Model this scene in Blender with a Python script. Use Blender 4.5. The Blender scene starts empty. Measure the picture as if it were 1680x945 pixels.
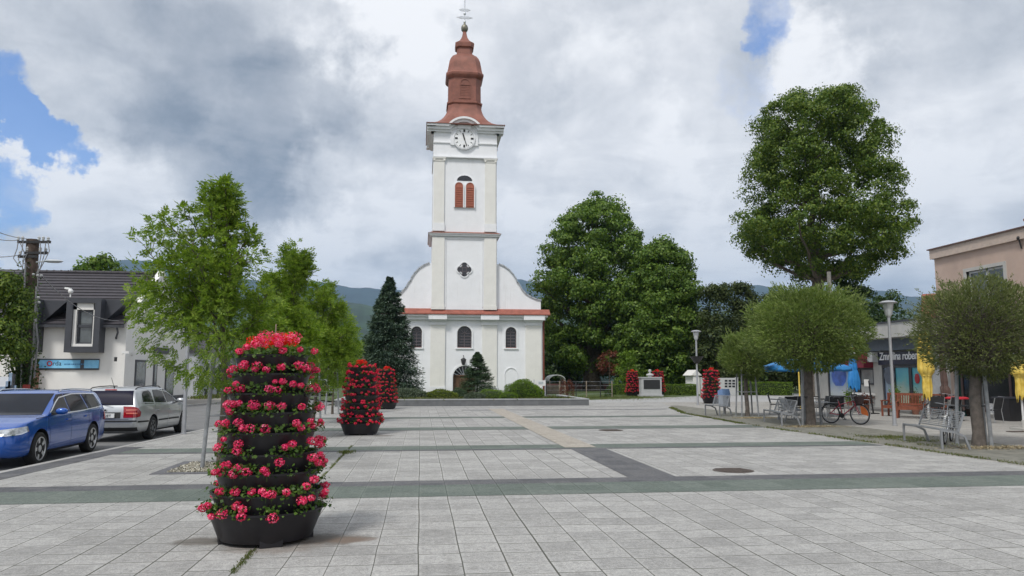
import bpy, bmesh, math, random
import numpy as np
from mathutils import Vector, Matrix
from mathutils.bvhtree import BVHTree
S = bpy.context.scene
COL = S.collection
R = math.radians
# ------------------------------------------------------------ camera (world axes follow the plaza's paving grid)
F, HC, PITCH, YAW = 1250.0, 1.7, math.atan(142.5/1250.0), R(6.8)
cd = bpy.data.cameras.new('camera'); cam = bpy.data.objects.new('camera', cd); COL.objects.link(cam)
cd.sensor_width = 36; cd.lens = 36*F/1680; cd.clip_start = .1; cd.clip_end = 30000
cam.location = (0, 0, HC); cam.rotation_euler = (math.pi/2+PITCH, 0, -YAW); S.camera = cam
# ------------------------------------------------------------ light
S.view_settings.view_transform = 'Standard'; S.view_settings.look = 'None'
S.view_settings.exposure = 0.12; S.view_settings.gamma = 1; S.view_settings.use_curve_mapping = False
SUN_AZ, SUN_EL = R(215), R(54)         # clockwise from +Y
sl = bpy.data.lights.new('sun', 'SUN'); sun = bpy.data.objects.new('sun', sl); COL.objects.link(sun)
sl.energy = 2.7; sl.angle = R(12); sl.color = (1, .965, .91)
tow = Vector((math.sin(SUN_AZ)*math.cos(SUN_EL), math.cos(SUN_AZ)*math.cos(SUN_EL), math.sin(SUN_EL)))
sun.rotation_euler = tow.to_track_quat('Z', 'Y').to_euler(); sun.location = (0, 0, 60)

def ray(px, py):
    u = (px-840)/F; v = (472.5-py)/F
    f = math.cos(PITCH)-v*math.sin(PITCH); z = math.sin(PITCH)+v*math.cos(PITCH)
    c, s = math.cos(YAW), math.sin(YAW)
    return Vector((u*c+f*s, -u*s+f*c, z))
CP = Vector((0, 0, HC))
def gp(px, py, z=0.0):
    d = ray(px, py); return CP+d*((z-HC)/d.z)
def aty(px, py, y):
    d = ray(px, py); return CP+d*(y/d.y)
def atx(px, py, x):
    d = ray(px, py); return CP+d*(x/d.x)

# ------------------------------------------------------------ world: broken cloud over a Nishita sky
W = bpy.data.worlds.new('World'); S.world = W; W.use_nodes = True
nt = W.node_tree; nt.nodes.clear()
class N:
    def __init__(s, nt): s.nt = nt
    def new(s, t, **k):
        n = s.nt.nodes.new(t)
        for a, b in k.items(): setattr(n, a, b)
        return n
    def put(s, sock, v):
        if isinstance(v, bpy.types.NodeSocket): s.nt.links.new(v, sock)
        elif v is not None: sock.default_value = v
    def m(s, op, a, b=None, c=None, clamp=False):
        n = s.new('ShaderNodeMath', operation=op); n.use_clamp = clamp
        s.put(n.inputs[0], a); s.put(n.inputs[1], b); s.put(n.inputs[2], c); return n.outputs[0]
    def v(s, op, a, b=None, scale=None):
        n = s.new('ShaderNodeVectorMath', operation=op)
        s.put(n.inputs[0], a); s.put(n.inputs[1], b)
        if scale is not None: s.put(n.inputs['Scale'], scale)
        return n.outputs['Value'] if op in ('DOT_PRODUCT', 'LENGTH') else n.outputs[0]
    def sep(s, a):
        n = s.new('ShaderNodeSeparateXYZ'); s.put(n.inputs[0], a); return n.outputs
    def comb(s, x, y, z):
        n = s.new('ShaderNodeCombineXYZ')
        for i, q in enumerate((x, y, z)): s.put(n.inputs[i], q)
        return n.outputs[0]
    def noise(s, vec, scale, detail=4, rough=.5, dist=0, col=False):
        n = s.new('ShaderNodeTexNoise'); s.put(n.inputs['Vector'], vec)
        n.inputs['Scale'].default_value = scale; n.inputs['Detail'].default_value = detail
        n.inputs['Roughness'].default_value = rough; n.inputs['Distortion'].default_value = dist
        return n.outputs['Color' if col else 'Fac']
    def mr(s, v, a, b, c=0., d=1., smooth=True):
        n = s.new('ShaderNodeMapRange'); n.interpolation_type = 'SMOOTHSTEP' if smooth else 'LINEAR'
        for i, q in enumerate((v, a, b, c, d)): s.put(n.inputs[i], q)
        return n.outputs[0]
    def mix(s, f, a, b, blend='MIX'):
        n = s.new('ShaderNodeMix', data_type='RGBA', blend_type=blend)
        s.put(n.inputs['Factor'], f)
        for q, x in ((6, a), (7, b)): s.put(n.inputs[q], (*x, 1) if isinstance(x, tuple) and len(x) == 3 else x)
        return n.outputs[2]
    def ramp(s, f, stops):
        n = s.new('ShaderNodeValToRGB'); s.put(n.inputs[0], f)
        e = n.color_ramp.elements
        while len(e) < len(stops): e.new(.5)
        for i, (p, c) in enumerate(stops): e[i].position = p; e[i].color = (*c, 1)
        return n.outputs[0]
w = N(nt)
out = w.new('ShaderNodeOutputWorld'); bg = w.new('ShaderNodeBackground'); bg.inputs['Strength'].default_value = .1
nt.links.new(bg.outputs[0], out.inputs[0])
sky = w.new('ShaderNodeTexSky', sky_type='NISHITA'); sky.sun_disc = False; sky.sun_elevation = SUN_EL; sky.sun_rotation = SUN_AZ
tc = w.new('ShaderNodeTexCoord'); D0 = w.v('NORMALIZE', tc.outputs['Generated'])
dx, dy, dz = w.sep(D0)
zz = w.m('ADD', w.m('MAXIMUM', dz, 0.), .16)
PL = w.comb(w.m('DIVIDE', dx, zz), w.m('DIVIDE', dy, zz), 0.)
wob = w.v('SUBTRACT', w.noise(D0, 4.2, 8, .62, 0, True), (.5, .5, .5))
D1 = w.v('NORMALIZE', w.v('ADD', D0, w.v('SCALE', wob, scale=.40)))
wob2 = w.v('SUBTRACT', w.noise(D0, 7.5, 6, .62, 0, True), (.5, .5, .5))
D2 = w.v('NORMALIZE', w.v('ADD', D0, w.v('SCALE', wob2, scale=.26)))
def blob(px, py, rin, rout, D=D1):
    d = ray(px, py).normalized()
    return w.mr(w.v('DOT_PRODUCT', D, tuple(d)), math.cos(R(rout)), math.cos(R(rin)))
n1 = w.noise(PL, 1.05, 9, .52, .25); n2 = w.noise(PL, 2.7, 8, .6, .5); n3 = w.noise(D0, 6., 7, .55, .3)
n4 = w.noise(D2, 13., 7, .6, .2)
sh = w.m('ADD', w.m('ADD', w.m('MULTIPLY', n1, .50), w.m('MULTIPLY', n4, .12)), w.m('ADD', w.m('MULTIPLY', n2, .30), w.m('MULTIPLY', n3, .28)))
sh = w.m('ADD', w.m('MULTIPLY', w.m('SUBTRACT', sh, .575), 1.6), .69)
for (x, y, a, b, k) in ((420, 180, .5, 10, -.19), (545, 250, .5, 8, -.17), (300, 260, .5, 7, -.13), (120, 60, 2, 9, -.07), (330, 60, 1, 8, -.05), (900, 90, 2, 13, -.02),
                        (1180, 250, 1, 8, .03), (1330, 95, 1, 5, .26), (970, 200, 1, 6, .14), (620, 360, 1, 6, .16), (500, 390, .5, 4, .16), (600, 20, 1, 6, .18), (120, 310, 1, 7, .14), (1080, 350, 1, 6, .12),
                        (1560, 90, 2, 9, -.01), (1600, 250, 2, 9, .04), (1480, 30, 1, 6, .05), (120, 400, 1, 7, -.10), (700, 420, 1, 7, -.05), (1550, 370, 2, 9, .05), (700, 120, 1, 7, .05), (840, 380, 1, 4, .08)):
    sh = w.m('ADD', sh, w.m('MULTIPLY', blob(x, y, a, b), k))
cl = w.ramp(sh, [(.20, (.16, .19, .24)), (.34, (.26, .295, .35)), (.48, (.43, .455, .50)), (.60, (.60, .62, .655)), (.72, (.78, .79, .815)), (.86, (.99, .99, 1.0))])
cl10 = w.v('SCALE', cl, scale=10.)
gap = w.m('ADD', w.m('ADD', blob(50, 180, .6, 3.7, D2), blob(95, 228, .6, 2.9, D2)), w.m('ADD', w.m('MULTIPLY', blob(1275, 22, .2, 3.4, D2), .7), w.m('ADD', w.m('MULTIPLY', blob(2, 325, .3, 2.6, D2), .9), w.m('MULTIPLY', blob(1225, 130, .3, 4.5, D2), .40))))
gap = w.m('ADD', gap, w.m('ADD', w.m('MULTIPLY', w.m('ADD', n2, -.5), 1.0), w.m('MULTIPLY', w.m('ADD', n4, -.5), .8)))
gapm = w.mr(gap, .22, .95)
blue = w.mix(1., sky.outputs[0], (.85, 1.20, 1.75), 'MULTIPLY')
blue = w.mix(.10, blue, cl10)
skyc = w.mix(gapm, cl10, blue)
hor = w.mr(dz, -.02, .10)                 # thicker grey cloud low over the mountains
skyc = w.mix(w.m('MULTIPLY', w.m('SUBTRACT', 1., hor), .35), skyc, (6.8, 7.0, 7.4))
nt.links.new(skyc, bg.inputs['Color'])

# ------------------------------------------------------------ materials
MATS = {}
def mat(name, col, rough=.8, metal=0., var=.12, scale=6., bump=0., bscale=40., coat=0., spec=.5, dirt=0., col2=None, alpha=None):
    if name in MATS: return MATS[name]
    m = bpy.data.materials.new(name); m.use_nodes = True; t = m.node_tree; n = N(t)
    b = t.nodes['Principled BSDF']; MATS[name] = m
    tcn = n.new('ShaderNodeTexCoord').outputs['Object']
    f = n.noise(tcn, scale, 6, .6)
    lo = tuple(c*(1-var) for c in col); hi = tuple(min(1, c*(1+var)) for c in (col2 or col))
    c = n.mix(n.mr(f, .3, .7), lo, hi)
    if dirt:
        f2 = n.noise(tcn, scale*.35, 8, .7)
        c = n.mix(n.m('MULTIPLY', n.mr(f2, .52, .75), dirt), c, tuple(q*.45 for q in col))
    t.links.new(c, b.inputs['Base Color'])
    b.inputs['Roughness'].default_value = rough; b.inputs['Metallic'].default_value = metal
    b.inputs['Coat Weight'].default_value = coat; b.inputs['Coat Roughness'].default_value = .06
    b.inputs['Specular IOR Level'].default_value = spec
    if bump:
        bn = n.new('ShaderNodeBump'); bn.inputs['Strength'].default_value = bump; bn.inputs['Distance'].default_value = .02
        n.put(bn.inputs['Height'], n.noise(tcn, bscale, 5, .6)); t.links.new(bn.outputs[0], b.inputs['Normal'])
    return m
def streaky(m, k=.35):
    """rain streaks and a dusty foot on a rendered wall"""
    t = m.node_tree; n = N(t); b = t.nodes['Principled BSDF']; src = b.inputs['Base Color'].links[0].from_socket
    pos = n.new('ShaderNodeNewGeometry').outputs['Position']
    v = n.v('MULTIPLY', pos, (5., 5., .22)); f = n.mr(n.noise(v, 1., 6, .65), .52, .78); z = n.sep(pos)[2]
    g = n.noise(pos, .35, 4, .6); f = n.m('MULTIPLY', n.m('MULTIPLY', f, n.mr(g, .4, .65)), k)
    foot = n.m('MULTIPLY', n.mr(n.m('ADD', z, n.m('MULTIPLY', n.noise(pos, 2., 5, .6), 1.2)), .5, 1.6, 1., 0.), k*.8)
    c = n.mix(n.m('MAXIMUM', f, foot), src, (.36, .35, .32)); t.links.new(c, b.inputs['Base Color']); return m
def leafmat(name, cols, rough=.55, trans=.35, spec=.3):
    if name in MATS: return MATS[name]
    m = bpy.data.materials.new(name); m.use_nodes = True; t = m.node_tree; n = N(t); MATS[name] = m
    b = t.nodes['Principled BSDF']; o = t.nodes['Material Output']
    g = n.new('ShaderNodeNewGeometry').outputs['Random Per Island']
    st = [(i/(max(1, len(cols)-1)), c) for i, c in enumerate(cols)]
    c = n.ramp(g, st)
    big = n.noise(n.new('ShaderNodeTexCoord').outputs['Object'], .9, 2, .5)
    c = n.mix(1., c, n.ramp(big, [(.3, (.78, .8, .8)), (.7, (1.15, 1.15, 1.05))]), 'MULTIPLY')
    t.links.new(c, b.inputs['Base Color']); b.inputs['Roughness'].default_value = rough; b.inputs['Specular IOR Level'].default_value = spec
    tr = n.new('ShaderNodeBsdfTranslucent'); t.links.new(n.mix(1., c, (1.2, 1.35, .7), 'MULTIPLY'), tr.inputs[0])
    mx = n.new('ShaderNodeMixShader'); mx.inputs[0].default_value = trans
    t.links.new(b.outputs[0], mx.inputs[1]); t.links.new(tr.outputs[0], mx.inputs[2]); t.links.new(mx.outputs[0], o.inputs[0])
    return m
def paving(name, lo, hi, joint, tile=.4, tlen=.4, jw=.010, tj=.75, stain=.25, spots=()):
    m = bpy.data.materials.new(name); m.use_nodes = True; t = m.node_tree; n = N(t); b = t.nodes['Principled BSDF']
    pos = n.new('ShaderNodeNewGeometry').outputs['Position']; x, y, z = n.sep(pos)
    wv = n.noise(pos, .6, 2, .5); x = n.m('ADD', x, n.m('MULTIPLY', n.m('SUBTRACT', wv, .5), .03))
    cu = n.m('DIVIDE', x, tile); ci = n.m('FLOOR', cu); cf = n.m('SUBTRACT', cu, ci)
    wn = n.new('ShaderNodeTexWhiteNoise', noise_dimensions='1D'); n.put(wn.inputs['W'], ci)
    ru = n.m('ADD', n.m('DIVIDE', y, tlen), n.m('MULTIPLY', wn.outputs['Value'], .22))
    ri = n.m('FLOOR', ru); rf = n.m('SUBTRACT', ru, ri)
    w2 = n.new('ShaderNodeTexWhiteNoise', noise_dimensions='2D'); n.put(w2.inputs['Vector'], n.comb(ci, ri, 0.))
    tr = w2.outputs['Value']
    dxj = n.m('MULTIPLY', n.m('MINIMUM', cf, n.m('SUBTRACT', 1., cf)), tile)
    dyj = n.m('MULTIPLY', n.m('MINIMUM', rf, n.m('SUBTRACT', 1., rf)), tlen)
    wid = n.m('MULTIPLY', n.m('ADD', wn.outputs['Value'], .45), jw*.72)
    jx = n.m('LESS_THAN', dxj, wid); jy = n.m('MULTIPLY', n.m('LESS_THAN', dyj, jw*.85), tj)
    # some cross joints are nearly closed
    w3 = n.new('ShaderNodeTexWhiteNoise', noise_dimensions='3D'); n.put(w3.inputs['Vector'], n.comb(ci, n.m('FLOOR', n.m('ADD', ru, .5)), 7.))
    jy = n.m('MULTIPLY', jy, n.mr(w3.outputs['Value'], .05, .6, .5, 1.))
    jm = n.m('MAXIMUM', jx, jy)
    c = n.mix(tr, lo, hi)
    sp = n.noise(pos, 70., 4, .8); c = n.mix(1., c, n.ramp(sp, [(.30, (.55, .55, .56)), (.5, (1, 1, 1)), (.70, (1.42, 1.42, 1.4))]), 'MULTIPLY')
    s3 = n.noise(pos, 30., 4, .75); c = n.mix(1., c, n.ramp(s3, [(.32, (.74, .74, .74)), (.5, (1, 1, 1)), (.68, (1.24, 1.24, 1.22))]), 'MULTIPLY')
    sq = n.noise(pos, 9., 5, .7); c = n.mix(1., c, n.ramp(sq, [(.32, (.80, .80, .79)), (.5, (1, 1, 1)), (.68, (1.16, 1.16, 1.15))]), 'MULTIPLY')
    st = n.noise(pos, .45, 8, .68); c = n.mix(n.m('MULTIPLY', n.mr(st, .48, .72), stain), c, tuple(q*.55 for q in lo))
    st2 = n.noise(pos, 2.3, 7, .7); c = n.mix(n.m('MULTIPLY', n.mr(st2, .5, .8), stain), c, tuple(min(1, q*1.35) for q in hi))
    # worn paler edges beside a joint
    ed = n.m('MULTIPLY', n.mr(n.m('MINIMUM', dxj, dyj), .012, .045, 1., 0.), .18); c = n.mix(ed, c, tuple(min(1, q*1.5) for q in hi))
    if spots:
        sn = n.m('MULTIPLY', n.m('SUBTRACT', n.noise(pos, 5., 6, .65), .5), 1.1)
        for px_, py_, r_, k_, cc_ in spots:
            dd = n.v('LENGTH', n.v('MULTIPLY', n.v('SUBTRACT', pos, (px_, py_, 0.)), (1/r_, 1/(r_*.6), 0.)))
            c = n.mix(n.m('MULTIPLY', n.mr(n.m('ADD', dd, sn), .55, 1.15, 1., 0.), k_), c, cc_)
        vo = n.new('ShaderNodeTexVoronoi'); vo.inputs['Scale'].default_value = 2.2; n.put(vo.inputs['Vector'], pos); vr = n.sep(vo.outputs['Color'])[0]
        gum = n.m('MULTIPLY', n.m('LESS_THAN', vo.outputs['Distance'], .05), n.m('GREATER_THAN', vr, .72)); c = n.mix(n.m('MULTIPLY', gum, .5), c, (.10, .10, .095))
    c = n.mix(jm, c, joint)
    t.links.new(c, b.inputs['Base Color']); b.inputs['Roughness'].default_value = .86; b.inputs['Specular IOR Level'].default_value = .3
    h = n.m('ADD', n.m('MULTIPLY', n.m('SUBTRACT', 1., jm), 1.), n.m('ADD', n.m('MULTIPLY', sp, .18), n.m('MULTIPLY', tr, .25)))
    bn = n.new('ShaderNodeBump'); bn.inputs['Strength'].default_value = .5; bn.inputs['Distance'].default_value = .006
    n.put(bn.inputs['Height'], h); t.links.new(bn.outputs[0], b.inputs['Normal'])
    return m

# ------------------------------------------------------------ mesh and object helpers
class MB:
    def __init__(s): s.v = []; s.f = []; s.m = []
    def add(s, vs, fs, m=0):
        k = len(s.v); s.v += [tuple(q) for q in vs]; s.f += [tuple(i+k for i in f) for f in fs]; s.m += [m]*len(fs); return s
    def box(s, c, d, rz=0, m=0, M=None):
        x, y, z = (q/2 for q in d)
        vs = [Vector((a*x, b*y, e*z)) for e in (-1, 1) for a, b in ((-1, -1), (1, -1), (1, 1), (-1, 1))]
        r = Matrix.Rotation(rz, 3, 'Z')
        vs = [(M @ q if M else r @ q)+Vector(c) for q in vs]
        return s.add(vs, [(3, 2, 1, 0), (4, 5, 6, 7), (0, 1, 5, 4), (1, 2, 6, 5), (2, 3, 7, 6), (3, 0, 4, 7)], m)
    def b2(s, x0, x1, y0, y1, z0, z1, m=0):
        return s.box(((x0+x1)/2, (y0+y1)/2, (z0+z1)/2), (abs(x1-x0), abs(y1-y0), abs(z1-z0)), 0, m)
    def bar(s, p0, p1, a, b, m=0, up=(0, 0, 1)):
        p0, p1 = Vector(p0), Vector(p1); d = p1-p0; L = d.length; d.normalize()
        up = Vector(up)
        if abs(d.dot(up)) > .98: up = Vector((1, 0, 0))
        x = d.cross(up).normalized(); z = x.cross(d)
        M = Matrix((x, d, z)).transposed()
        return s.box((p0+p1)/2, (a, L, b), 0, m, M)
    def tube(s, pts, rs, n=8, m=0, cap=True):
        pts = [Vector(p) for p in pts]
        if not isinstance(rs, (list, tuple)): rs = [rs]*len(pts)
        k = len(s.v); prev = None
        for i, p in enumerate(pts):
            d = (pts[min(i+1, len(pts)-1)]-pts[max(i-1, 0)]).normalized()
            if prev is None: a = d.orthogonal().normalized()
            else:
                a = prev-d*prev.dot(d)
                a = a.normalized() if a.length > 1e-5 else d.orthogonal().normalized()
            prev = a; b = d.cross(a)
            for j in range(n):
                t = 2*math.pi*j/n; s.v.append(tuple(p+(a*math.cos(t)+b*math.sin(t))*rs[i]))
        for i in range(len(pts)-1):
            for j in range(n):
                q = (j+1) % n; s.f.append((k+i*n+j, k+i*n+q, k+(i+1)*n+q, k+(i+1)*n+j)); s.m.append(m)
        if cap:
            s.f.append(tuple(k+j for j in reversed(range(n)))); s.m.append(m)
            s.f.append(tuple(k+(len(pts)-1)*n+j for j in range(n))); s.m.append(m)
        return s
    def lathe(s, prof, n=24, c=(0, 0, 0), m=0, axis='Z', sy=1., ph=0.):
        k = len(s.v); c = Vector(c)
        for r, z in prof:
            for j in range(n):
                t = 2*math.pi*j/n+ph; x, y = r*math.cos(t), r*math.sin(t)*sy
                q = Vector((x, y, z)) if axis == 'Z' else (Vector((x, z, y)) if axis == 'Y' else Vector((z, x, y)))
                s.v.append(tuple(c+q))
        for i in range(len(prof)-1):
            for j in range(n):
                q = (j+1) % n; f = (k+i*n+j, k+i*n+q, k+(i+1)*n+q, k+(i+1)*n+j)
                s.f.append(f if axis != 'Y' else f[::-1]); s.m.append(m)
        s.f.append(tuple(k+j for j in reversed(range(n)))); s.m.append(m)
        s.f.append(tuple(k+(len(prof)-1)*n+j for j in range(n))); s.m.append(m)
        return s
    def prism(s, poly, y0, y1, plane='XZ', m=0):
        n = len(poly)
        def q(a, b, t): return {'XZ': (a, t, b), 'XY': (a, b, t), 'YZ': (t, a, b)}[plane]
        vs = [q(a, b, y0) for a, b in poly]+[q(a, b, y1) for a, b in poly]
        fs = [tuple(range(n)), tuple(reversed(range(n, 2*n)))]+[(i, i+n, (i+1) % n+n, (i+1) % n) for i in range(n)]
        return s.add(vs, fs, m)
    def ball(s, c, r, n=12, m=0, sx=1, sy=1, sz=1):
        k = len(s.v); c = Vector(c); h = n//2
        for i in range(1, h):
            a = math.pi*i/h
            for j in range(n):
                b = 2*math.pi*j/n
                s.v.append(tuple(c+Vector((r*sx*math.sin(a)*math.cos(b), r*sy*math.sin(a)*math.sin(b), r*sz*math.cos(a)))))
        for i in range(h-2):
            for j in range(n):
                q = (j+1) % n; s.f.append((k+i*n+j, k+(i+1)*n+j, k+(i+1)*n+q, k+i*n+q)); s.m.append(m)
        s.f.append(tuple(k+j for j in range(n))); s.m.append(m)
        s.f.append(tuple(k+(h-2)*n+j for j in reversed(range(n)))); s.m.append(m)
        return s
    def build(s, name, mats, parent=None, smooth=35, world=False, fix=True):
        me = bpy.data.meshes.new(name)
        vs = s.v
        if world and parent is not None:
            Mi = LM(parent).inverted(); vs = [tuple(Mi @ Vector(q)) for q in vs]
        me.from_pydata(vs, [], s.f)
        mats = mats if isinstance(mats, (list, tuple)) else [mats]
        for q in mats: me.materials.append(q)
        me.polygons.foreach_set('material_index', s.m)
        if fix:
            b = bmesh.new(); b.from_mesh(me); bmesh.ops.recalc_face_normals(b, faces=b.faces); b.to_mesh(me); b.free()
        if smooth:
            me.shade_smooth(); me.set_sharp_from_angle(angle=R(smooth))
        o = bpy.data.objects.new(name, me); COL.objects.link(o); o.parent = parent
        return o
def LM(o):
    M = Matrix.Translation(o.location) @ o.rotation_euler.to_matrix().to_4x4()
    return LM(o.parent) @ M if o.parent else M
def tag(o, label=None, cat=None, group=None, kind=None):
    if label: o['label'] = label
    if cat: o['category'] = cat
    if group: o['group'] = group
    if kind: o['kind'] = kind
    return o
def thing(name, label, cat, loc=(0, 0, 0), rz=0, group=None):
    o = bpy.data.objects.new(name, None); COL.objects.link(o); o.empty_display_size = .3
    o.location = loc; o.rotation_euler = (0, 0, rz); return tag(o, label, cat, group)
def copy_tree(o, label=None, loc=None, rz=None, parent=None):
    c = o.copy(); COL.objects.link(c); c.parent = parent
    if label: c['label'] = label
    if loc is not None: c.location = loc
    if rz is not None: c.rotation_euler = (0, 0, rz)
    for ch in [q for q in bpy.data.objects if q.parent == o]: copy_tree(ch, parent=c)
    return c
def cut(o, mb, m=None):
    """subtract the solids in mb from o"""
    c = mb.build('cutter', m or o.data.materials[0], o.parent)
    c.location = o.location
    md = o.modifiers.new('cut', 'BOOLEAN'); md.operation = 'DIFFERENCE'; md.object = c; md.solver = 'EXACT'
    if m: md.material_mode = 'TRANSFER'
    bpy.context.view_layer.update()
    me = bpy.data.meshes.new_from_object(o.evaluated_get(bpy.context.evaluated_depsgraph_get()))
    me.name = o.name; o.modifiers.clear(); o.data = me; bpy.data.objects.remove(c)
    return o
def text(s, size, mtl, M, parent=None, name='lettering', ext=.01, spacing=1., world=True, shear=0., offset=0., align='LEFT'):
    cu = bpy.data.curves.new(name, 'FONT'); cu.body = s; cu.size = size; cu.extrude = ext; cu.space_character = spacing; cu.shear = shear
    cu.offset = offset; cu.align_x = align
    o = bpy.data.objects.new(name, cu); COL.objects.link(o); bpy.context.view_layer.update()
    me = bpy.data.meshes.new_from_object(o.evaluated_get(bpy.context.evaluated_depsgraph_get()))
    bpy.data.objects.remove(o); me.materials.clear(); me.materials.append(mtl); me.name = name
    if world and parent is not None: M = LM(parent).inverted() @ M
    me.transform(M); o = bpy.data.objects.new(name, me); COL.objects.link(o); o.parent = parent
    return o
rng = np.random.default_rng(7)
def unit(a): return a/np.maximum(1e-9, np.linalg.norm(a, axis=1, keepdims=True))
def leaf_arrays(C, Dd, Nn, L, Wd, fold=.15):
    Dd = unit(Dd); Sd = unit(np.cross(Dd, Nn)); Nn = unit(np.cross(Sd, Dd))
    L = np.broadcast_to(np.asarray(L, float).reshape(-1, 1), (len(C), 1)); Wd = np.broadcast_to(np.asarray(Wd, float).reshape(-1, 1), (len(C), 1))
    mid = C+Dd*L*.45+Nn*L*fold
    V = np.stack([C, mid+Sd*Wd/2, C+Dd*L, mid-Sd*Wd/2], 1).reshape(-1, 3)
    return V
def quads_mesh(name, V, mtl, parent=None, extra=None, world=False, smooth=False):
    """V: (4n,3) free quads; extra: an MB added in slot 1.."""
    if world and parent is not None:
        Mi = np.array(LM(parent).inverted()); V = V @ Mi[:3, :3].T+Mi[:3, 3]
    me = bpy.data.meshes.new(name); n = len(V)//4
    ev, ef, em = ([], [], []) if extra is None else (extra.v, extra.f, extra.m)
    if world and parent is not None and ev: ev = [tuple(LM(parent).inverted() @ Vector(q)) for q in ev]
    nv = len(V); allv = np.concatenate([V, np.array(ev).reshape(-1, 3)]) if ev else V
    me.vertices.add(len(allv)); me.vertices.foreach_set('co', allv.astype(np.float32).ravel())
    li = list(range(nv)); ls = list(range(0, nv, 4)); mi = [0]*n
    for f, m in zip(ef, em): ls.append(len(li)); li += [q+nv for q in f]; mi.append(m)
    me.loops.add(len(li)); me.loops.foreach_set('vertex_index', li)
    me.polygons.add(len(ls)); me.polygons.foreach_set('loop_start', ls)
    me.polygons.foreach_set('material_index', mi)
    for q in (mtl if isinstance(mtl, (list, tuple)) else [mtl]): me.materials.append(q)
    me.update(calc_edges=True); me.validate()
    if smooth: me.shade_smooth()
    o = bpy.data.objects.new(name, me); COL.objects.link(o); o.parent = parent
    return o
def rdir(n): return unit(rng.normal(size=(n, 3)))
# ============================================================ THE SETTING
M_grass = mat('grass_ground', (.055, .085, .022), .95, var=.35, scale=.6, bump=.5, bscale=30)
M_asph = mat('asphalt', (.155, .155, .155), .9, var=.14, scale=1.2, bump=.4, bscale=120, dirt=.25)
M_side = mat('old_pavement', (.25, .235, .21), .9, var=.12, scale=2., bump=.3, bscale=90, dirt=.4)
M_kerb = mat('kerb_stone', (.115, .115, .125), .8, var=.15, scale=5, bump=.2)
M_light = mat('light_stone', (.33, .325, .315), .8, var=.1, scale=5, bump=.2)
def sheet(name, poly, z, m, kind='structure', h=0.):
    b = MB()
    if h: b.prism(poly, z-h, z, 'XY')
    else: b.add([(x, y, z) for x, y in poly], [tuple(range(len(poly)))])
    o = b.build(name, m, None, smooth=0); 
    if kind: o['kind'] = kind
    return o
b = MB(); g = 9500
b.add([(-g, -g/8, -.14), (g, -g/8, -.14), (g, g, -.14), (-g, g, -.14)], [(0, 1, 2, 3)])
tag(b.build('ground', M_grass, None, 0), kind='structure')
# road with the kerb line drifting away from the paving grid
KX = lambda y: -7.45+(y-12.5)*.0545
RD = [(KX(-6), -6), (KX(60), 60), (KX(60)+.6, 150), (-5.2, 150), (-11.5, 60), (-13.6, 44), (-14.2, 30), (-14.8, -6)]
sheet('road', RD, -.10, M_asph)
sheet('old_pavement', [(-15.4, 60), (-11.6, 60), (-13.7, 44), (-14.3, 30), (-14.9, -6), (-40, -6), (-40, 150), (-9, 150), (-5.4, 150), (-11.6, 60.1)][1:8]+[(-5.3, 150)], -.02, M_side, h=.13)
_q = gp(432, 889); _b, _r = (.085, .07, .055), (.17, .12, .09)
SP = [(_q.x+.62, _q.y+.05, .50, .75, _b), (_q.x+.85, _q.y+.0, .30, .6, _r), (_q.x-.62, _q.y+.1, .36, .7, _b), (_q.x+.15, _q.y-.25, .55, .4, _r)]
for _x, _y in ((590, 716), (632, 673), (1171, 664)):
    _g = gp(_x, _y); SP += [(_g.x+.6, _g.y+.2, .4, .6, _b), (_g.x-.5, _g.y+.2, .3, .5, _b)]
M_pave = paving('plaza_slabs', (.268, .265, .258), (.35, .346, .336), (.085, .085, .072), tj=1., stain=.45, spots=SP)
PB = -6.
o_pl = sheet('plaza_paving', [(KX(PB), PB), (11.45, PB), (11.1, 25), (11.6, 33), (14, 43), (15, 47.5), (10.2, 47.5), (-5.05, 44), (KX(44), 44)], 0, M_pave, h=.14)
M_green = paving('green_slabs', (.100, .122, .108), (.135, .157, .141), (.05, .06, .05), tlen=.52, jw=.007, stain=.3)
M_dark = paving('dark_slabs', (.085, .087, .095), (.125, .125, .13), (.05, .05, .05), tile=.4, tlen=.4, jw=.005)
M_beige = paving('beige_slabs', (.29, .265, .23), (.35, .32, .28), (.22, .20, .17), tile=.26, tlen=.2, jw=.004)
for y0, y1, dk in ((11.02, 12.14, (12.14, 12.66)), (17.78, 18.75, (17.55, 17.78)), (24.1, 25.25, (23.95, 24.1)), (30.45, 31.35, (31.35, 31.5)), (37.0, 37.5, None), (40.6, 40.75, None)):
    ko = KX(y0)+.62
    if y0 < 33: sheet('green_paving_band', [(ko, y0), (11.15, y0), (11.15, y1), (ko, y1)], .004, M_green)
    else: sheet('dark_paving_band', [(ko if y0 > 39 else 2, y0), (12.2, y0), (12.2, y1), (ko if y0 > 39 else 2, y1)], .004, M_kerb)
    if dk: sheet('dark_paving_band', [(ko, dk[0]), (11.15 if y0 > 12 else 13, dk[0]), (11.15 if y0 > 12 else 13, dk[1]), (ko, dk[1])], .0045, M_dark)
sheet('dark_paving_strip', [(3.46, 12.66), (4.28, 12.66), (4.28, 17.55), (3.46, 17.55)], .005, M_dark)
sheet('beige_paving_strip', [(3.38, 17.9), (4.14, 17.9), (4.14, 38.6), (3.38, 38.6)], .009, M_beige)
sheet('dark_kerb_strip', [(KX(PB)+.14, PB), (KX(PB)+.62, PB), (KX(19.3)+.62, 19.3), (KX(19.3)+.14, 19.3)], .005, M_dark)
sheet('stone_kerb', [(KX(PB)-.02, PB), (KX(PB)+.13, PB), (KX(44)+.13, 44), (KX(44)-.02, 44)], .008, M_light, h=.15)
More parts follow.
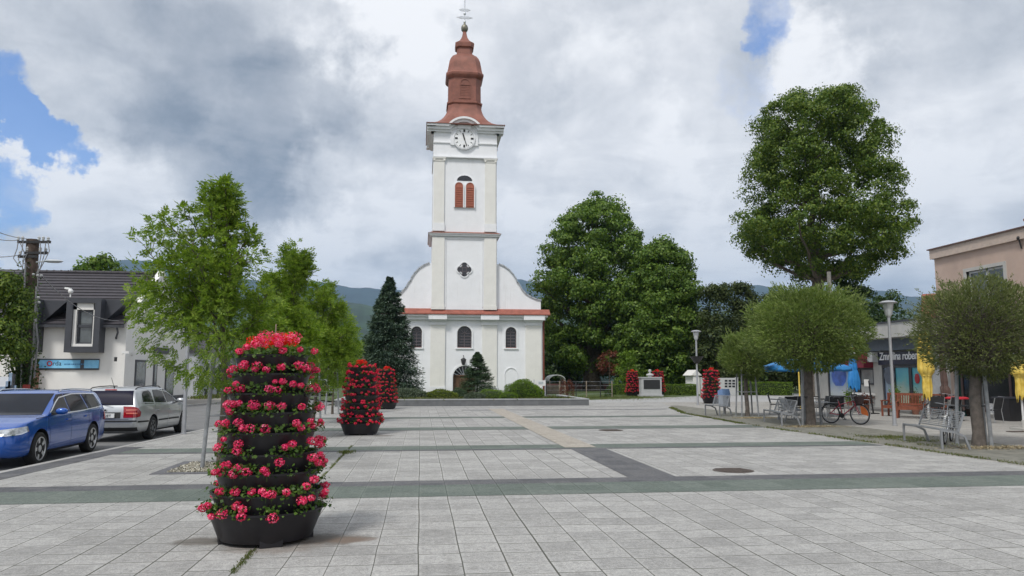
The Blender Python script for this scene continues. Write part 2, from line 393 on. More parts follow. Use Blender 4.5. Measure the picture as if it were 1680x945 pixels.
sheet('stone_kerb', [(-14.86, PB), (-14.26, 30), (-13.66, 44), (-11.56, 60), (-11.4, 60), (-13.5, 44), (-14.1, 30), (-14.7, PB)], -.012, M_light, h=.13)
# side pavement to the right of the plaza, running far back past the church
M_walk = paving('walk_slabs', (.27, .26, .245), (.33, .32, .30), (.17, .165, .15), tile=.6, tlen=.3, jw=.008, stain=.4)
M_walkfar = mat('pale_asphalt', (.33, .33, .33), .9, var=.07, scale=.5, bump=.2, bscale=60, dirt=.12)
M_strip = mat('grey_green_paving', (.15, .15, .125), .95, var=.2, scale=3, bump=.4, bscale=50, dirt=.45, col2=(.17, .165, .14))  # strip along the tree row, darker and greener than the pavement beside it
sheet('side_pavement', [(11.45, PB), (22.6, PB), (22.6, 47), (14.8, 47), (14.0, 43), (11.6, 33), (11.1, 25)], -.002, M_walk, h=.12)
pf = [gp(966, 656), gp(1060, 653), gp(1150, 649.5), gp(1300, 645.5)]
sheet('far_pavement', [(15, 47.5), (14.8, 47), (22.6, 47), (45, 47), (45, pf[3].y-9)]+[(p.x, p.y) for p in reversed(pf)]+[(10.2, 47.5)], -.006, M_walkfar, h=.12)
sheet('tree_strip', [(11.50, 8), (14.3, 8), (14.3, 41.5), (13.8, 41.5), (11.7, 33), (11.2, 25)], .003, M_strip)
lawn = sheet('lawn', [(9.7, 48)]+[(p.x, p.y+.05) for p in pf]+[(46, 62), (60, 130), (-14, 130), (-9, 60), (-6, 52), (9.7, 52)], -.012, M_grass)
def tufts(name, pts, spread, n, h, label=None, cat=None, m=None):
    P = np.array([[p[0], p[1], p[2] if len(p) > 2 else 0] for p in pts]); seg = rng.integers(0, len(P)-1, n); f = rng.random((n, 1))
    C = P[seg]*(1-f)+P[seg+1]*f; C[:, :2] += rng.normal(size=(n, 2))*spread
    D = rdir(n); D[:, 2] = np.abs(D[:, 2])+.9; hh = h*rng.uniform(.4, 1.3, n)
    # ragged clumps
    keep = (np.sin(C[:, 0]*7.3)+np.sin(C[:, 1]*5.1+1)+np.sin(C[:, 1]*1.7)) > -.6
    C, D, hh = C[keep], D[keep], hh[keep]
    o = quads_mesh(name, leaf_arrays(C, D, rdir(len(C)), hh, hh*.22), m or M_blade); o['kind'] = 'stuff'; return o
M_blade = leafmat('grass_blade', [(.05, .085, .015), (.085, .12, .025), (.13, .14, .045), (.16, .14, .06)], .7, .3)
tufts('moss_and_weeds', [(11.47, 9), (11.1, 25), (11.6, 33), (13, 39)], .07, 9000, .06)
tufts('moss_and_weeds', [(-1.57, 5.2), (-1.59, 7.9)], .018, 1500, .03)
tufts('moss_and_weeds', [(-1.6, 8.8), (-1.62, 19)], .014, 2200, .03)
tufts('moss_and_weeds', [(-1.6, 17.1), (-1.62, 17.6)], .09, 500, .05)
tufts('weeds_under_bench', [(12.3, 17.2), (13.0, 19.5), (12.4, 20.2)], .35, 3500, .05)
tufts('kerb_grass', [(KX(11)-.05, 11, -.1), (KX(14.5)-.05, 14.5, -.1)], .02, 90, .12)
tufts('lawn_grass', [(pf[0].x+1, pf[0].y+1.5), (pf[1].x, pf[1].y+4)], 2.2, 16000, .07)

# hills and mountains: one terrain mesh, ridgelines read in degrees of azimuth
def ridge_h(prof, az):
    xs = [p[0] for p in prof]; ys = [p[1] for p in prof]
    return float(np.interp(az, xs, ys))
def ridge(name, prof, r0, rc, r1, m, seed, namp):
    """prof: pixels of the skyline -> azimuth, slope"""
    pr = []
    for px, py in prof:
        d = ray(px, py); pr.append((math.atan2(d.x, d.y), d.z/math.hypot(d.x, d.y)))
    r = np.random.default_rng(seed); NA, NR = 520, 26
    az = np.linspace(pr[0][0], pr[-1][0], NA); sl = np.interp(az, [p[0] for p in pr], [p[1] for p in pr])
    k = np.ones(5)/5; sl = np.convolve(np.pad(sl, 2, 'edge'), k, 'valid')
    ph = r.uniform(0, 6.28, (3, 14))
    vs = []
    for i in range(NR):
        f = i/(NR-1); rad = r0+(r1-r0)*f; cf = (rc-r0)/(r1-r0)
        g = (f/cf)**.9 if f < cf else max(0, 1-((f-cf)/(1-cf))**1.6)
        for j in range(NA):
            a = az[j]; nz = 0
            for q in range(14): nz += math.sin(a*(16+q*q*3.1)+ph[0, q]+f*5*math.sin(a*9+ph[1, q]))*math.sin(f*(3+q*1.6)+ph[2, q])/(1.3+q*.6)
            side = 1
            z = sl[j]*rc*g+namp*nz*min(1, 3*f)*(min(1, abs(f-cf)*5))+1.7*g
            nn = sum(math.sin(a*(70+q*61)+ph[1, q]) / (1+q) for q in range(8)); z += g*namp*.10*nn
            vs.append((rad*math.sin(a), rad*math.cos(a), max(z, -.2)-.3*(f == 0)))
    fs = [(i*NA+j, i*NA+j+1, (i+1)*NA+j+1, (i+1)*NA+j) for i in range(NR-1) for j in range(NA-1)]
    o = MB().add(vs, fs).build(name, m, None, 180); o['kind'] = 'structure'; return o
HZ = bpy.data.materials.new('air'); HZ.use_nodes = True; HZ.node_tree.nodes.clear()
_o = HZ.node_tree.nodes.new('ShaderNodeOutputMaterial'); _v = HZ.node_tree.nodes.new('ShaderNodeVolumePrincipled')
_v.inputs['Color'].default_value = (.42, .66, 1, 1); _v.inputs['Density'].default_value = .95e-4; _v.inputs['Anisotropy'].default_value = .2
HZ.node_tree.links.new(_v.outputs[0], _o.inputs['Volume'])
tag(MB().b2(-9600, 9600, -1400, 9600, -1.3, 1250).build('haze', HZ, None, 0), kind='stuff')
M_mtn = mat('mountain_forest', (.02, .04, .04), .95, var=.3, scale=.004, bump=0, dirt=.3)
M_hill = mat('hill_forest', (.022, .048, .022), .95, var=.35, scale=.01, dirt=.3)
ridge('mountains', [(-900, 500), (-300, 470), (-50, 452), (60, 455), (120, 443), (165, 430), (205, 421), (250, 425), (300, 438), (350, 450), (440, 458), (505, 458), (535, 462), (560, 464), (580, 470), (600, 468), (640, 474), (700, 470), (780, 455), (850, 455), (885, 463), (960, 470), (1060, 478), (1120, 480), (1180, 474), (1215, 465), (1240, 464), (1265, 468), (1300, 478), (1370, 486), (1400, 480), (1440, 473), (1460, 476), (1480, 486), (1505, 484), (1535, 486), (1600, 480), (1750, 490), (2600, 500)],
      3600, 5600, 7600, M_mtn, 3, 34)
ridge('green_hills', [(-900, 560), (0, 520), (200, 500), (480, 487), (545, 489), (590, 498), (640, 510), (760, 520), (900, 515), (1000, 520), (1150, 510), (1300, 512), (1500, 515), (1700, 510), (2600, 540)],
      1300, 2100, 3100, M_hill, 5, 12)
# ============================================================ THE CHURCH
M_white = mat('white_plaster', (.78, .79, .815), .85, var=.025, scale=1.5, bump=.08, bscale=25, dirt=.06)
M_cream = mat('cream_plaster', (.74, .73, .695), .85, var=.03, scale=1.5, dirt=.08)
M_trim = mat('trim_plaster', (.76, .77, .79), .8, var=.03, scale=3, dirt=.05)
M_copper = mat('red_sheet_roof', (.235, .092, .066), .55, var=.2, scale=1.3, dirt=.25, spec=.4)
M_tile = mat('red_roof_tiles', (.27, .085, .058), .7, var=.2, scale=3, dirt=.2)
M_glass = mat('dark_window_glass', (.018, .02, .026), .12, var=.2, scale=2, spec=.7)
M_bars = mat('window_bars', (.12, .10, .11), .6)
M_shut = mat('red_shutter', (.36, .115, .07), .7, var=.12, scale=6)
M_wood = mat('brown_door_wood', (.12, .065, .035), .65, var=.25, scale=4)
M_black = mat('black_iron', (.02, .02, .022), .45)
M_pipe = mat('brown_downpipe', (.16, .045, .03), .5)
M_gold = mat('grey_gilt_ball', (.20, .19, .15), .45, .5, var=.2, scale=3)
M_steelw = mat('pale_metal', (.55, .57, .60), .4, .6)
YF = 66.0
def cx(px, py, y=YF): p = aty(px, py, y); return p.x, p.z
for q_ in (M_white, M_cream, M_trim): streaky(q_, .30)
XC = cx(762, 430)[0]
church = thing('church', 'tall white baroque church with a red domed clock tower and red eaves strip', 'church', (XC, YF, 0))
def Xc(px, py, y=YF): return cx(px, py, y)[0]
def Zc(py, y=YF, px=762): return cx(px, py, y)[1]
HWF = Xc(890, 580)-XC                      # half width of the facade
ZE = Zc(514)                               # top of the lower storey
zb = Zc(519)
def arch(xc, z0, z1, hw, n=12):
    """arched outline: z1 = crown"""
    return [(xc-hw, z0), (xc+hw, z0)]+[(xc+hw*math.cos(math.pi*i/n), z1-hw+hw*math.sin(math.pi*i/n)) for i in range(n+1)]
def arch_ring(mb, xc, z0, z1, hw, t, y0, y1, n=14, m=0):
    o_ = arch(xc, z0, z1+t, hw+t, n)[1:]; i_ = arch(xc, z0, z1, hw, n)[1:]
    o_ = o_+[(xc-hw-t, z0)]; i_ = i_+[(xc-hw, z0)]
    for a in range(len(o_)-1):
        mb.prism([o_[a], o_[a+1], i_[a+1], i_[a]], y0, y1, 'XZ', m)
wall = MB().b2(XC-HWF, XC+HWF, YF, YF+.7, -.2, ZE).build('wall', M_white, church, world=True, smooth=0)
wins = [(762, 535, 570.5, 11.8), (683.3, 536, 570.5, 8.9), (838.3, 536, 570.5, 8.9)]
cb = MB()
for px, y0, y1, hw in wins:
    x = Xc(px, 552); sc = Xc(px+10, 552)-x; cb.prism(arch(x, Zc(y1), Zc(y0), hw*sc/10), YF-.5, YF+.38)
dx0, dx1 = Xc(743, 620), Xc(780.5, 620); dxc = (dx0+dx1)/2; dhw = (dx1-dx0)/2; dz1 = Zc(600)
cb.prism(arch(dxc, -.3, dz1, dhw), YF-.5, YF+.5)
wall.location = (0, 0, 0)
cb2 = MB(); cb2.v = [tuple(LM(church).inverted() @ Vector(q)) for q in cb.v]; cb2.f = cb.f; cb2.m = cb.m
cut(wall, cb2)
for px, y0, y1, hw in wins:
    x = Xc(px, 552); h = hw*(Xc(px+10, 552)-x)/10; z0, z1 = Zc(y1), Zc(y0)
    f = MB(); arch_ring(f, x, z0, z1, h, .13, YF-.07, YF+.01); f.b2(x-h-.15, x+h+.15, YF-.10, YF+.2, z0-.12, z0)
    wo = f.build('window', [M_trim], church, world=True)
    MB().prism(arch(x, z0, z1, h-.004), YF+.30, YF+.33).build('pane', M_glass, wo, world=True)
    g = MB()
    for k in (-.33, .33) if h > 1 else (0,): g.b2(x+k*h-.025, x+k*h+.025, YF+.22, YF+.26, z0, z1-.05)
    if h <= .5: pass
    for k in range(1, 6): zz = z0+(z1-h-z0)*k/5; g.b2(x-h, x+h, YF+.215, YF+.255, zz-.025, zz+.025)
    for a in (45, 90, 135): g.bar((x, YF+.235, z1-h), (x+.97*h*math.cos(R(a)), YF+.235, z1-h+.97*h*math.sin(R(a))), .04, .04)
    arch_ring(g, x, z0, z1-.07, h-.07, .066, YF+.20, YF+.27)
    g.build('window_bars', M_bars, wo, world=True); MB().b2(x-h-.02, x+h+.02, YF-.02, YF+.2, z0+.001, z0+.06).build('sill', M_pipe, wo, world=True)
# blind arches
for px in (682, 838.5):
    x = Xc(px, 620); h = .52; z1 = Zc(604)
    f = MB(); arch_ring(f, x, .2, z1, h, .07, YF-.05, YF+.01); f.build('blind_arch', M_trim, church, world=True)
# door
dr = MB(); arch_ring(dr, dxc, -.1, dz1, dhw, .14, YF-.08, YF+.01); door = dr.build('door', M_trim, church, world=True)
zt = Zc(617)
q = MB(); q.b2(dxc-dhw+.003, dxc+dhw-.003, YF+.30, YF+.36, -.2, zt)
for k in range(9): q.b2(dxc-dhw+.1+k*(2*dhw-.2)/8-.03, dxc-dhw+.1+k*(2*dhw-.2)/8+.03, YF+.25, YF+.30, 0, zt-.05)
q.b2(dxc-dhw, dxc+dhw, YF+.2, YF+.36, zt, zt+.1); q.build('door_leaf', M_wood, door, world=True)
q = MB().prism(arch(dxc, zt+.1, dz1, dhw-.004), YF+.38, YF+.41); q.build('fanlight', M_glass, door, world=True)
q = MB()
for a in range(20, 171, 20): q.bar((dxc, YF+.33, dz1-dhw), (dxc+dhw*.96*math.cos(R(a)), YF+.33, dz1-dhw+dhw*.96*math.sin(R(a))), .04, .05)
q.build('fanlight_bars', M_steelw, door, world=True)
lx, lz = cx(760, 593); q = MB().bar((lx, YF, lz+.5), (lx, YF-.45, lz+.5), .05, .05).tube([(lx, YF-.45, lz+.5), (lx, YF-.45, lz+.3)], .02, 6)
q.lathe([(.05, .3), (.22, .2), (.24, .16), (.15, -.25), (.05, -.32)], 6, (lx, YF-.45, lz)); q.build('lantern', M_black, church, world=True)
# lower storey pilasters
def pilaster(px0, px1, pyr, z0, z1, y, dep=.14, cap=.45, ysc=None, name='pilaster'):
    x0, x1 = Xc(px0, pyr, y), Xc(px1, pyr, y)
    q = MB().b2(x0, x1, y-dep, y+.01, z0, z1-cap)
    o = q.build(name, M_cream, church, world=True, smooth=0)
    q = MB().b2(x0-.08, x1+.08, y-dep-.07, y+.01, z1-cap, z1-cap+.1).b2(x0-.03, x1+.03, y-dep-.03, y+.01, z1-cap+.1, z1-.14).b2(x0-.12, x1+.12, y-dep-.12, y+.01, z1-.14, z1)
    q.build('capital', M_trim, o, world=True, smooth=0)
    MB().b2(x0-.06, x1+.06, y-dep-.06, y+.01, 0, .7).build('pilaster_base', M_trim, o, world=True, smooth=0) if z0 < 1 else None
    return o
zp = Zc(525)
for a, c_ in ((706, 730), (791, 815), (862, 888)): pilaster(a, c_, 580, .7, zp, YF)
xr = Xc(888, 580)-XC; xl = Xc(862, 580)-XC
q = MB().b2(XC-xr, XC-xl, YF-.14, YF+.01, .7, zp-.45); pl = q.build('pilaster', M_cream, church, world=True, smooth=0)
MB().b2(XC-xr-.06, XC-xl+.06, YF-.20, YF+.01, 0, .7).build('pilaster_base', M_trim, pl, world=True, smooth=0)
MB().b2(XC-xr-.1, XC-xl+.1, YF-.24, YF+.01, zp-.45, zp).build('capital', M_trim, pl, world=True, smooth=0)
# entablature and red eaves strip
q = MB(); q.b2(XC-HWF-.25, XC+HWF+.25, YF-.30, YF+.3, zp, zp+.25); q.b2(XC-HWF-.42, XC+HWF+.42, YF-.52, YF+.3, zp+.25, zp+.42)
for a, c_ in ((703, 733), (788, 818), (858, 892)): q.b2(Xc(a, 520), Xc(c_, 520), YF-.62, YF-.2, zp+.003, zp+.43)
q.build('cornice', M_trim, church, world=True, smooth=0)
ze0 = zp+.43; ze1 = Zc(508.5)
q = MB(); q.prism([(YF-.68, ze0), (YF+.5, ze0), (YF+.5, ze1+.1), (YF-.05, ze1+.1), (YF-.68, ze0+.08)], XC-HWF-.6, XC+HWF+.6, 'YZ')
q.build('eaves_roof', M_tile, church, world=True, smooth=0)
# curved gable wings
right = [(818, 434), (826, 437.5), (834, 443), (841, 451), (845.5, 458), (847.5, 464), (850, 466), (855, 475), (862, 483), (871, 488.5), (880, 492), (887, 493.5), (887, 512)]
pr = [cx(*p, YF+.2) for p in right]; z0 = ze1-.1
for sgn in (1, -1):
    pts = [(XC+sgn*(x-XC), z) for x, z in pr]
    poly = [(XC+sgn*1.5, z0)]+[(pts[-1][0], z0)]+pts[-2::-1]+[(XC+sgn*1.5, pts[0][1])]
    g = MB().prism(poly, YF+.12, YF+.62).build('gable_wing', M_white, church, world=True, smooth=0)
    cap = MB()
    for a in range(len(pts)-2):
        (xa, za), (xb, zb_) = pts[a], pts[a+1]; d = Vector((xb-xa, 0, zb_-za)).normalized(); nrm = Vector((-d.z, 0, d.x))*(1 if sgn > 0 else -1)
        if nrm.z < 0: nrm = -nrm
        A, B = Vector((xa, 0, za)), Vector((xb, 0, zb_)); A2, B2 = A+nrm*.11, B+nrm*.11
        cap.prism([(A.x, A.z), (B.x+d.x*.04, B.z+d.z*.04), (B2.x+d.x*.04, B2.z+d.z*.04), (A2.x, A2.z)], YF+.02, YF+.72)
    cap.build('gable_coping', mat('grey_coping', (.36, .38, .41), .6), g, world=True, smooth=0)
# nave behind
q = MB().b2(XC-HWF+.1, XC+HWF-.1, YF+.7, YF+26, -.2, ze0-.05); q.build('nave_wall', M_white, church, world=True, smooth=0)
rz = ze0-.05; q = MB().prism([(XC-HWF-.35, rz), (XC+HWF+.35, rz), (XC, rz+4.6)], YF+.65, YF+26.3, 'XZ'); q.build('nave_roof', M_tile, church, world=True, smooth=0)
px_ = XC+HWF+.09
MB().tube([(px_+.25, YF+.2, ze0), (px_+.02, YF+.1, ze0-.6), (px_+.02, YF+.1, .1)], .09, 8).build('downpipe', M_pipe, church, world=True)
# tower, second stage
YT = YF-.25; HT = (Xc(815, 450, YT)-Xc(708, 450, YT))/2; XT = XC; TD = 2*HT
z2 = Zc(388, YT)
tower = MB().b2(XT-HT, XT+HT, YT, YT+TD, ze1, z2).build('tower_lower_stage', M_white, church, world=True, smooth=0)
# stage two pilasters and frame lines
for a, c_ in ((708.4, 728.8), (794, 814)):
    x0, x1 = Xc(a, 450, YT), Xc(c_, 450, YT)
    MB().b2(x0, x1, YT-.12, YT+.01, ze1+.35, z2-.12).b2(x0-.04, x1+.04, YT-.16, YT+.01, ze1, ze1+.35).build('pilaster', M_cream, church, world=True, smooth=0)
q = MB(); x0, x1 = Xc(731, 450, YT), Xc(792, 450, YT); za, zb2 = Zc(504, YT), Zc(392, YT)
for bx in ((x0, x1, zb2-.06, zb2), (x0, x0+.05, za, zb2), (x1-.05, x1, za, zb2)): q.b2(bx[0], bx[1], YT-.05, YT+.01, bx[2], bx[3])
q.build('panel_moulding', M_trim, church, world=True, smooth=0)
# quatrefoil window
qx, qz = cx(761.8, 442.3, YT); s_ = (Xc(772, 442, YT)-Xc(762, 442, YT))/10; r_ = 5.6*s_; off = 6.2*s_
def qf(rr):
    pts = []
    for k in range(4):
        a0 = math.pi/2*k; c0 = (qx+off*math.cos(a0), qz+off*math.sin(a0))
        for i in range(9):
            t = a0-R(112)+R(224)*i/8; pts.append((c0[0]+rr*math.cos(t), c0[1]+rr*math.sin(t)))
    return pts
q = MB(); po, pi_ = qf(r_+.10), qf(r_)
for i in range(len(po)): j = (i+1) % len(po); q.prism([po[i], po[j], pi_[j], pi_[i]], YT-.07, YT+.0)
wq = q.build('quatrefoil_window', M_trim, church, world=True); MB().prism(qf(r_), YT-.02, YT+.02).build('pane', M_glass, wq, world=True)
q = MB()
for k in (-.5, .5): q.b2(qx+k*off-.02, qx+k*off+.02, YT-.05, YT-.022, qz-off*1.6, qz+off*1.6).b2(qx-off*1.6, qx+off*1.6, YT-.052, YT-.024, qz+k*off-.02, qz+k*off+.02)
q.build('window_bars', M_bars, wq, world=True)
# string course with red strip
q = MB(); e = .22
q.b2(XT-HT-e, XT+HT+e, YT-e, YT+TD+e, z2, z2+.16); q.b2(XT-HT-e-.1, XT+HT+e+.1, YT-e-.1, YT+TD+e+.1, z2+.16, z2+.24); q.build('string_course', M_trim, church, world=True, smooth=0)
q = MB(); zs = z2+.24
A = [(XT-HT-.36, YT-.36), (XT+HT+.36, YT-.36), (XT+HT+.36, YT+TD+.36), (XT-HT-.36, YT+TD+.36)]; B = [(XT-HT, YT), (XT+HT, YT), (XT+HT, YT+TD), (XT-HT, YT+TD)]
q.add([(x, y, zs) for x, y in A]+[(x, y, zs+.16) for x, y in B], [(0, 1, 5, 4), (1, 2, 6, 5), (2, 3, 7, 6), (3, 0, 4, 7), (3, 2, 1, 0), (4, 5, 6, 7)]); q.build('string_course_roof', M_copper, church, world=True, smooth=0)
# third stage
HT3 = HT-.03; z3 = Zc(212, YT); Y3 = YT+.03
t3 = MB().b2(XT-HT3, XT+HT3, Y3, Y3+TD-.06, zs+.1, z3).build('tower_belfry_stage', M_white, church, world=True, smooth=0)
zw0, zw1 = Zc(341, Y3), Zc(297, Y3)
pz = Zc(260, Y3)
for a, c_ in ((711.5, 728.8), (795.5, 813)):
    x0, x1 = Xc(a, 320, Y3), Xc(c_, 320, Y3)
    o = MB().b2(x0, x1, Y3-.13, Y3+.01, zs+.9, pz-.35).build('pilaster', M_cream, church, world=True, smooth=0)
    c2 = MB().b2(x0-.05, x1+.05, Y3-.17, Y3+.01, pz-.35, pz-.28).b2(x0-.03, x1+.03, Y3-.16, Y3+.01, pz-.22, pz-.1).b2(x0-.13, x1+.13, Y3-.22, Y3+.01, pz-.1, pz)
    for xx in (x0+.02, x1-.02): c2.tube([(xx, Y3-.2, pz-.19), (xx, Y3, pz-.19)], .11, 10)
    c2.build('capital', M_cream, o, world=True); MB().b2(x0-.05, x1+.05, Y3-.17, Y3+.01, zs+.2, zs+.9).build('pilaster_base', M_trim, o, world=True, smooth=0)
q = MB().b2(XT-HT3-.07, XT+HT3+.07, Y3-.24, Y3+TD+.05, pz, pz+.09).b2(XT-HT3-.03, XT+HT3+.03, Y3-.10, Y3+.0, Zc(236, Y3), Zc(236, Y3)+.10).build('entablature', M_trim, church, world=True, smooth=0)
# belfry window: white arch, two red louvred shutters, dark lunette
bx_ = Xc(762, 310, Y3); sc = (Xc(772, 310, Y3)-bx_)/10; bz0, bz1 = Zc(341, Y3), Zc(287.5, Y3); hw = 16.5*sc
q = MB().prism(arch(bx_, bz0, bz1, hw), Y3-.06, Y3+.02)
bw = q.build('belfry_window', M_trim, church, world=True)
q = MB().prism(arch(bx_, Zc(297.5, Y3), bz1-.12, 12.5*sc, 14), Y3-.085, Y3-.05); 
q = MB(); n_ = 12; lz = Zc(297, Y3); q.prism([(bx_+12.5*sc*math.cos(math.pi*i/n_), lz+9*sc*math.sin(math.pi*i/n_)) for i in range(n_+1)], Y3-.085, Y3-.05)
q.build('lunette', M_glass, bw, world=True)
for sg in (-1, 1):
    x = bx_+sg*9*sc; h = 6.6*sc; z1 = Zc(300, Y3)
    sh_ = MB().prism(arch(x, bz0+.02, z1, h), Y3-.15, Y3-.05)
    k0 = bz0+.15
    while k0 < z1-h-.05: sh_.b2(x-h+.06, x+h-.06, Y3-.19, Y3-.14, k0, k0+.075); k0 += .2
    arch_ring(sh_, x, bz0+.02, z1-.05, h-.05, .05, Y3-.185, Y3-.14)
    sh_.build('shutter', M_shut, bw, world=True)
    q = MB(); arch_ring(q, x, bz0, z1, h, .09, Y3-.17, Y3-.04); q.build('shutter_surround', M_trim, bw, world=True)
# clock
kx, kz = cx(761.7, 227, Y3-.2); kr = 16.2*(Xc(772, 227, Y3)-Xc(762, 227, Y3))/10
clock = MB().lathe([(kr+.12, 0), (kr+.12, -.22), (kr+.02, -.24), (kr, -.17), (kr, 0)], 48, (kx, Y3+.0, kz), axis='Y').build('clock', M_trim, church, world=True)
MB().lathe([(kr-.01, -.1), (kr-.01, -.185)], 48, (kx, Y3, kz), axis='Y').build('clock_face', mat('clock_white', (.82, .83, .84), .6, var=.02), clock, world=True)
q = MB()
for k in range(12):
    a = math.pi/6*k; r1, r0 = kr*.93, kr*(.66 if k % 3 == 0 else .74); wd = .16 if k % 3 == 0 else .055
    MB().bar((kx+r0*math.sin(a), Y3-.20, kz+r0*math.cos(a)), (kx+r1*math.sin(a), Y3-.20, kz+r1*math.cos(a)), wd, .02, up=(0, 1, 0)).build('hour_mark', M_black, clock, world=True)
for nm, a, L, wd in (('minute_hand', 162, .84, .07), ('hour_hand', 343.5, .56, .12)):
    a = R(a); MB().bar((kx-.12*math.sin(a), Y3-.225, kz-.12*math.cos(a)), (kx+kr*L*math.sin(a), Y3-.225-.01*(nm[0] == 'h'), kz+kr*L*math.cos(a)), wd, .02, up=(0, 1, 0)).build(nm, M_black, clock, world=True)
# main cornice, arching over the clock
zc0, zc1 = Zc(218, YT), Zc(207, YT); ar0 = kr+.30; ar1 = ar0+.42
def cpath(off):
    pts = [(XT-HT-.55, zc0+off)]; rr = ar0+off; cz_ = kz+.1
    a0 = math.asin(min(.99, max(-.99, (zc0+off-cz_)/rr)))
    xx = rr*math.cos(a0)
    pts += [(kx-xx-.28, zc0+off)]
    for i in range(0, 17):
        t = math.pi-a0-(math.pi-2*a0)*i/16; pts.append((kx+rr*math.cos(t), cz_+rr*math.sin(t)))
    pts += [(kx+xx+.28, zc0+off), (XT+HT+.55, zc0+off)]; return pts
hc_ = zc1-zc0
q = MB()
for d0, d1, yo in ((0, .18, .2), (.18, hc_*.7, .38), (hc_*.7, hc_, .58)):
    a_, b_ = cpath(d0), cpath(d1)
    for i in range(len(a_)-1): q.prism([a_[i], a_[i+1], b_[i+1], b_[i]], Y3-yo, Y3+.6)
q.build('cornice', M_trim, church, world=True, smooth=20)
q = MB()
for sg in (-1, 1):
    for d0, d1, yo in ((0, .18, .2), (.18, hc_*.7, .38), (hc_*.7, hc_, .585)):
        xa = XT+sg*(HT-.2); xb = XT+sg*(HT+yo); q.b2(min(xa, xb), max(xa, xb), Y3-yo+.003, YT+TD+yo, zc0+d0, zc0+d1-.002)
q.b2(XT-HT-.58, XT+HT+.58, YT+TD-.2, YT+TD+.58, zc0+.2, zc0+hc_-.003); q.build('side_cornice', M_trim, church, world=True, smooth=0)
# spire: square flare -> octagonal lantern -> bell dome -> small lantern -> spike
YS = YT+TD/2
def ZS(py): return aty(760, py, YS).z
XS = XT
def Wd_(w, py): return w/2*(aty(770, py, YS).x-aty(760, py, YS).x)/10
def oct_ring(r, c, z): return [(XS+a*r, YS+b*r, z) for a, b in ((-(1-c), -1), ((1-c), -1), (1, -(1-c)), (1, 1-c), (1-c, 1), (-(1-c), 1), (-1, 1-c), (-1, -(1-c)))]
def loft(rings, name, m, par=church, sm=25):
    q = MB(); vs = [v for r in rings for v in r]; n = 8
    q.add(vs, [(i*n+j, i*n+(j+1) % n, (i+1)*n+(j+1) % n, (i+1)*n+j) for i in range(len(rings)-1) for j in range(n)]+[tuple(reversed(range(n))), tuple(range((len(rings)-1)*n, len(rings)*n))])
    return q.build(name, m, par, world=True, smooth=sm)
zr0 = zc1
fl = [(HT+.64, .0005, zr0+.004), (HT+.64, .0005, zr0+.05)]
tymp = MB().prism([(kx+(ar0+.05)*math.cos(math.pi*i/20), kz+.1+(ar0+.05)*math.sin(math.pi*i/20)) for i in range(21)]+[(kx-ar0-.05, kz-.6), (kx+ar0+.05, kz-.6)], Y3-.14, Y3+.5).build('clock_gable', M_white, church, world=True, smooth=0)
q = MB(); t0_ = math.asin(min(.98, (zc1-.02-kz-.1)/(ar0+.02))); nn = 16
for i in range(nn):
    ta, tb_ = t0_+(math.pi-2*t0_)*i/nn, t0_+(math.pi-2*t0_)*(i+1)/nn; ra, rb_ = max(.1, (zc1-.35-kz-.1))/1., ar0+.03
    q.prism([(kx+rb_*math.cos(ta), kz+.1+rb_*math.sin(ta)), (kx+rb_*math.cos(tb_), kz+.1+rb_*math.sin(tb_)), (kx+rb_*math.cos(tb_), zc1-.3), (kx+rb_*math.cos(ta), zc1-.3)], Y3-.34, Y3+.4)
q.build('clock_arch_filling', M_white, church, world=True, smooth=0)
zz1 = ZS(178); r0, r1 = HT+.6, Wd_(53, 178)
for i in range(1, 11):
    t = i/10; fl.append((r0+(r1-r0)*(1-(1-t)**2.1), .04+.29*t, zr0+.03+(zz1-zr0-.03)*t**1.25))
roof = loft([oct_ring(*a) for a in fl], 'spire_roof', M_copper)
loft([oct_ring(Wd_(56, 177), .33, ZS(178.5)), oct_ring(Wd_(57, 177), .33, ZS(177.5)), oct_ring(Wd_(57, 176), .33, ZS(175.5)), oct_ring(Wd_(52, 176), .33, ZS(174.5))], 'lantern_base', M_copper)
lan = loft([oct_ring(Wd_(52.5, 170), .33, ZS(177)), oct_ring(Wd_(51.5, 136), .33, ZS(134))], 'lantern_drum', M_copper)
hwd = Wd_(51.8, 155)
fx = XS; lz0, lz1 = ZS(169), ZS(140); q = MB(); arch_ring(q, fx, lz0, lz1, .42, .1, YS-hwd-.05, YS-hwd+.04); q.b2(fx-.55, fx+.55, YS-hwd-.06, YS-hwd+.04, lz1-.55, lz1-.45)
k0 = lz0
while k0 < lz1-.5: q.b2(fx-.42, fx+.42, YS-hwd-.03, YS-hwd+.04, k0, k0+.06); k0 += .16
q.b2(fx-.55, fx+.55, YS-hwd-.06, YS-hwd+.04, lz0-.12, lz0); q.build('lantern_louvre', M_copper, lan, world=True)
rs = [(52, 137), (56, 135.5), (59.5, 133), (60.5, 131.5), (60.5, 129), (57, 127)]
loft([oct_ring(Wd_(w, p), .32, ZS(p)) for w, p in rs], 'lantern_cornice', M_copper)
rs = [(57, 127), (55.5, 124), (53.5, 119), (51.5, 113), (49, 107), (44.5, 101.5), (38, 97), (31, 94.5), (26.5, 94), (25, 91), (24.5, 82)]
loft([oct_ring(Wd_(w, p), .33, ZS(p)) for w, p in rs], 'bell_dome', M_copper)
rs = [(25, 83), (29.5, 81.5), (30.5, 77), (30.5, 74.5), (27, 73), (21, 71), (15, 68), (9.5, 63), (7, 58), (5.2, 52)]
loft([oct_ring(Wd_(w, p), .33, ZS(p)) for w, p in rs], 'spire_cap', M_copper)
r_ = Wd_(11.6, 46); zc_ = ZS(46.7)
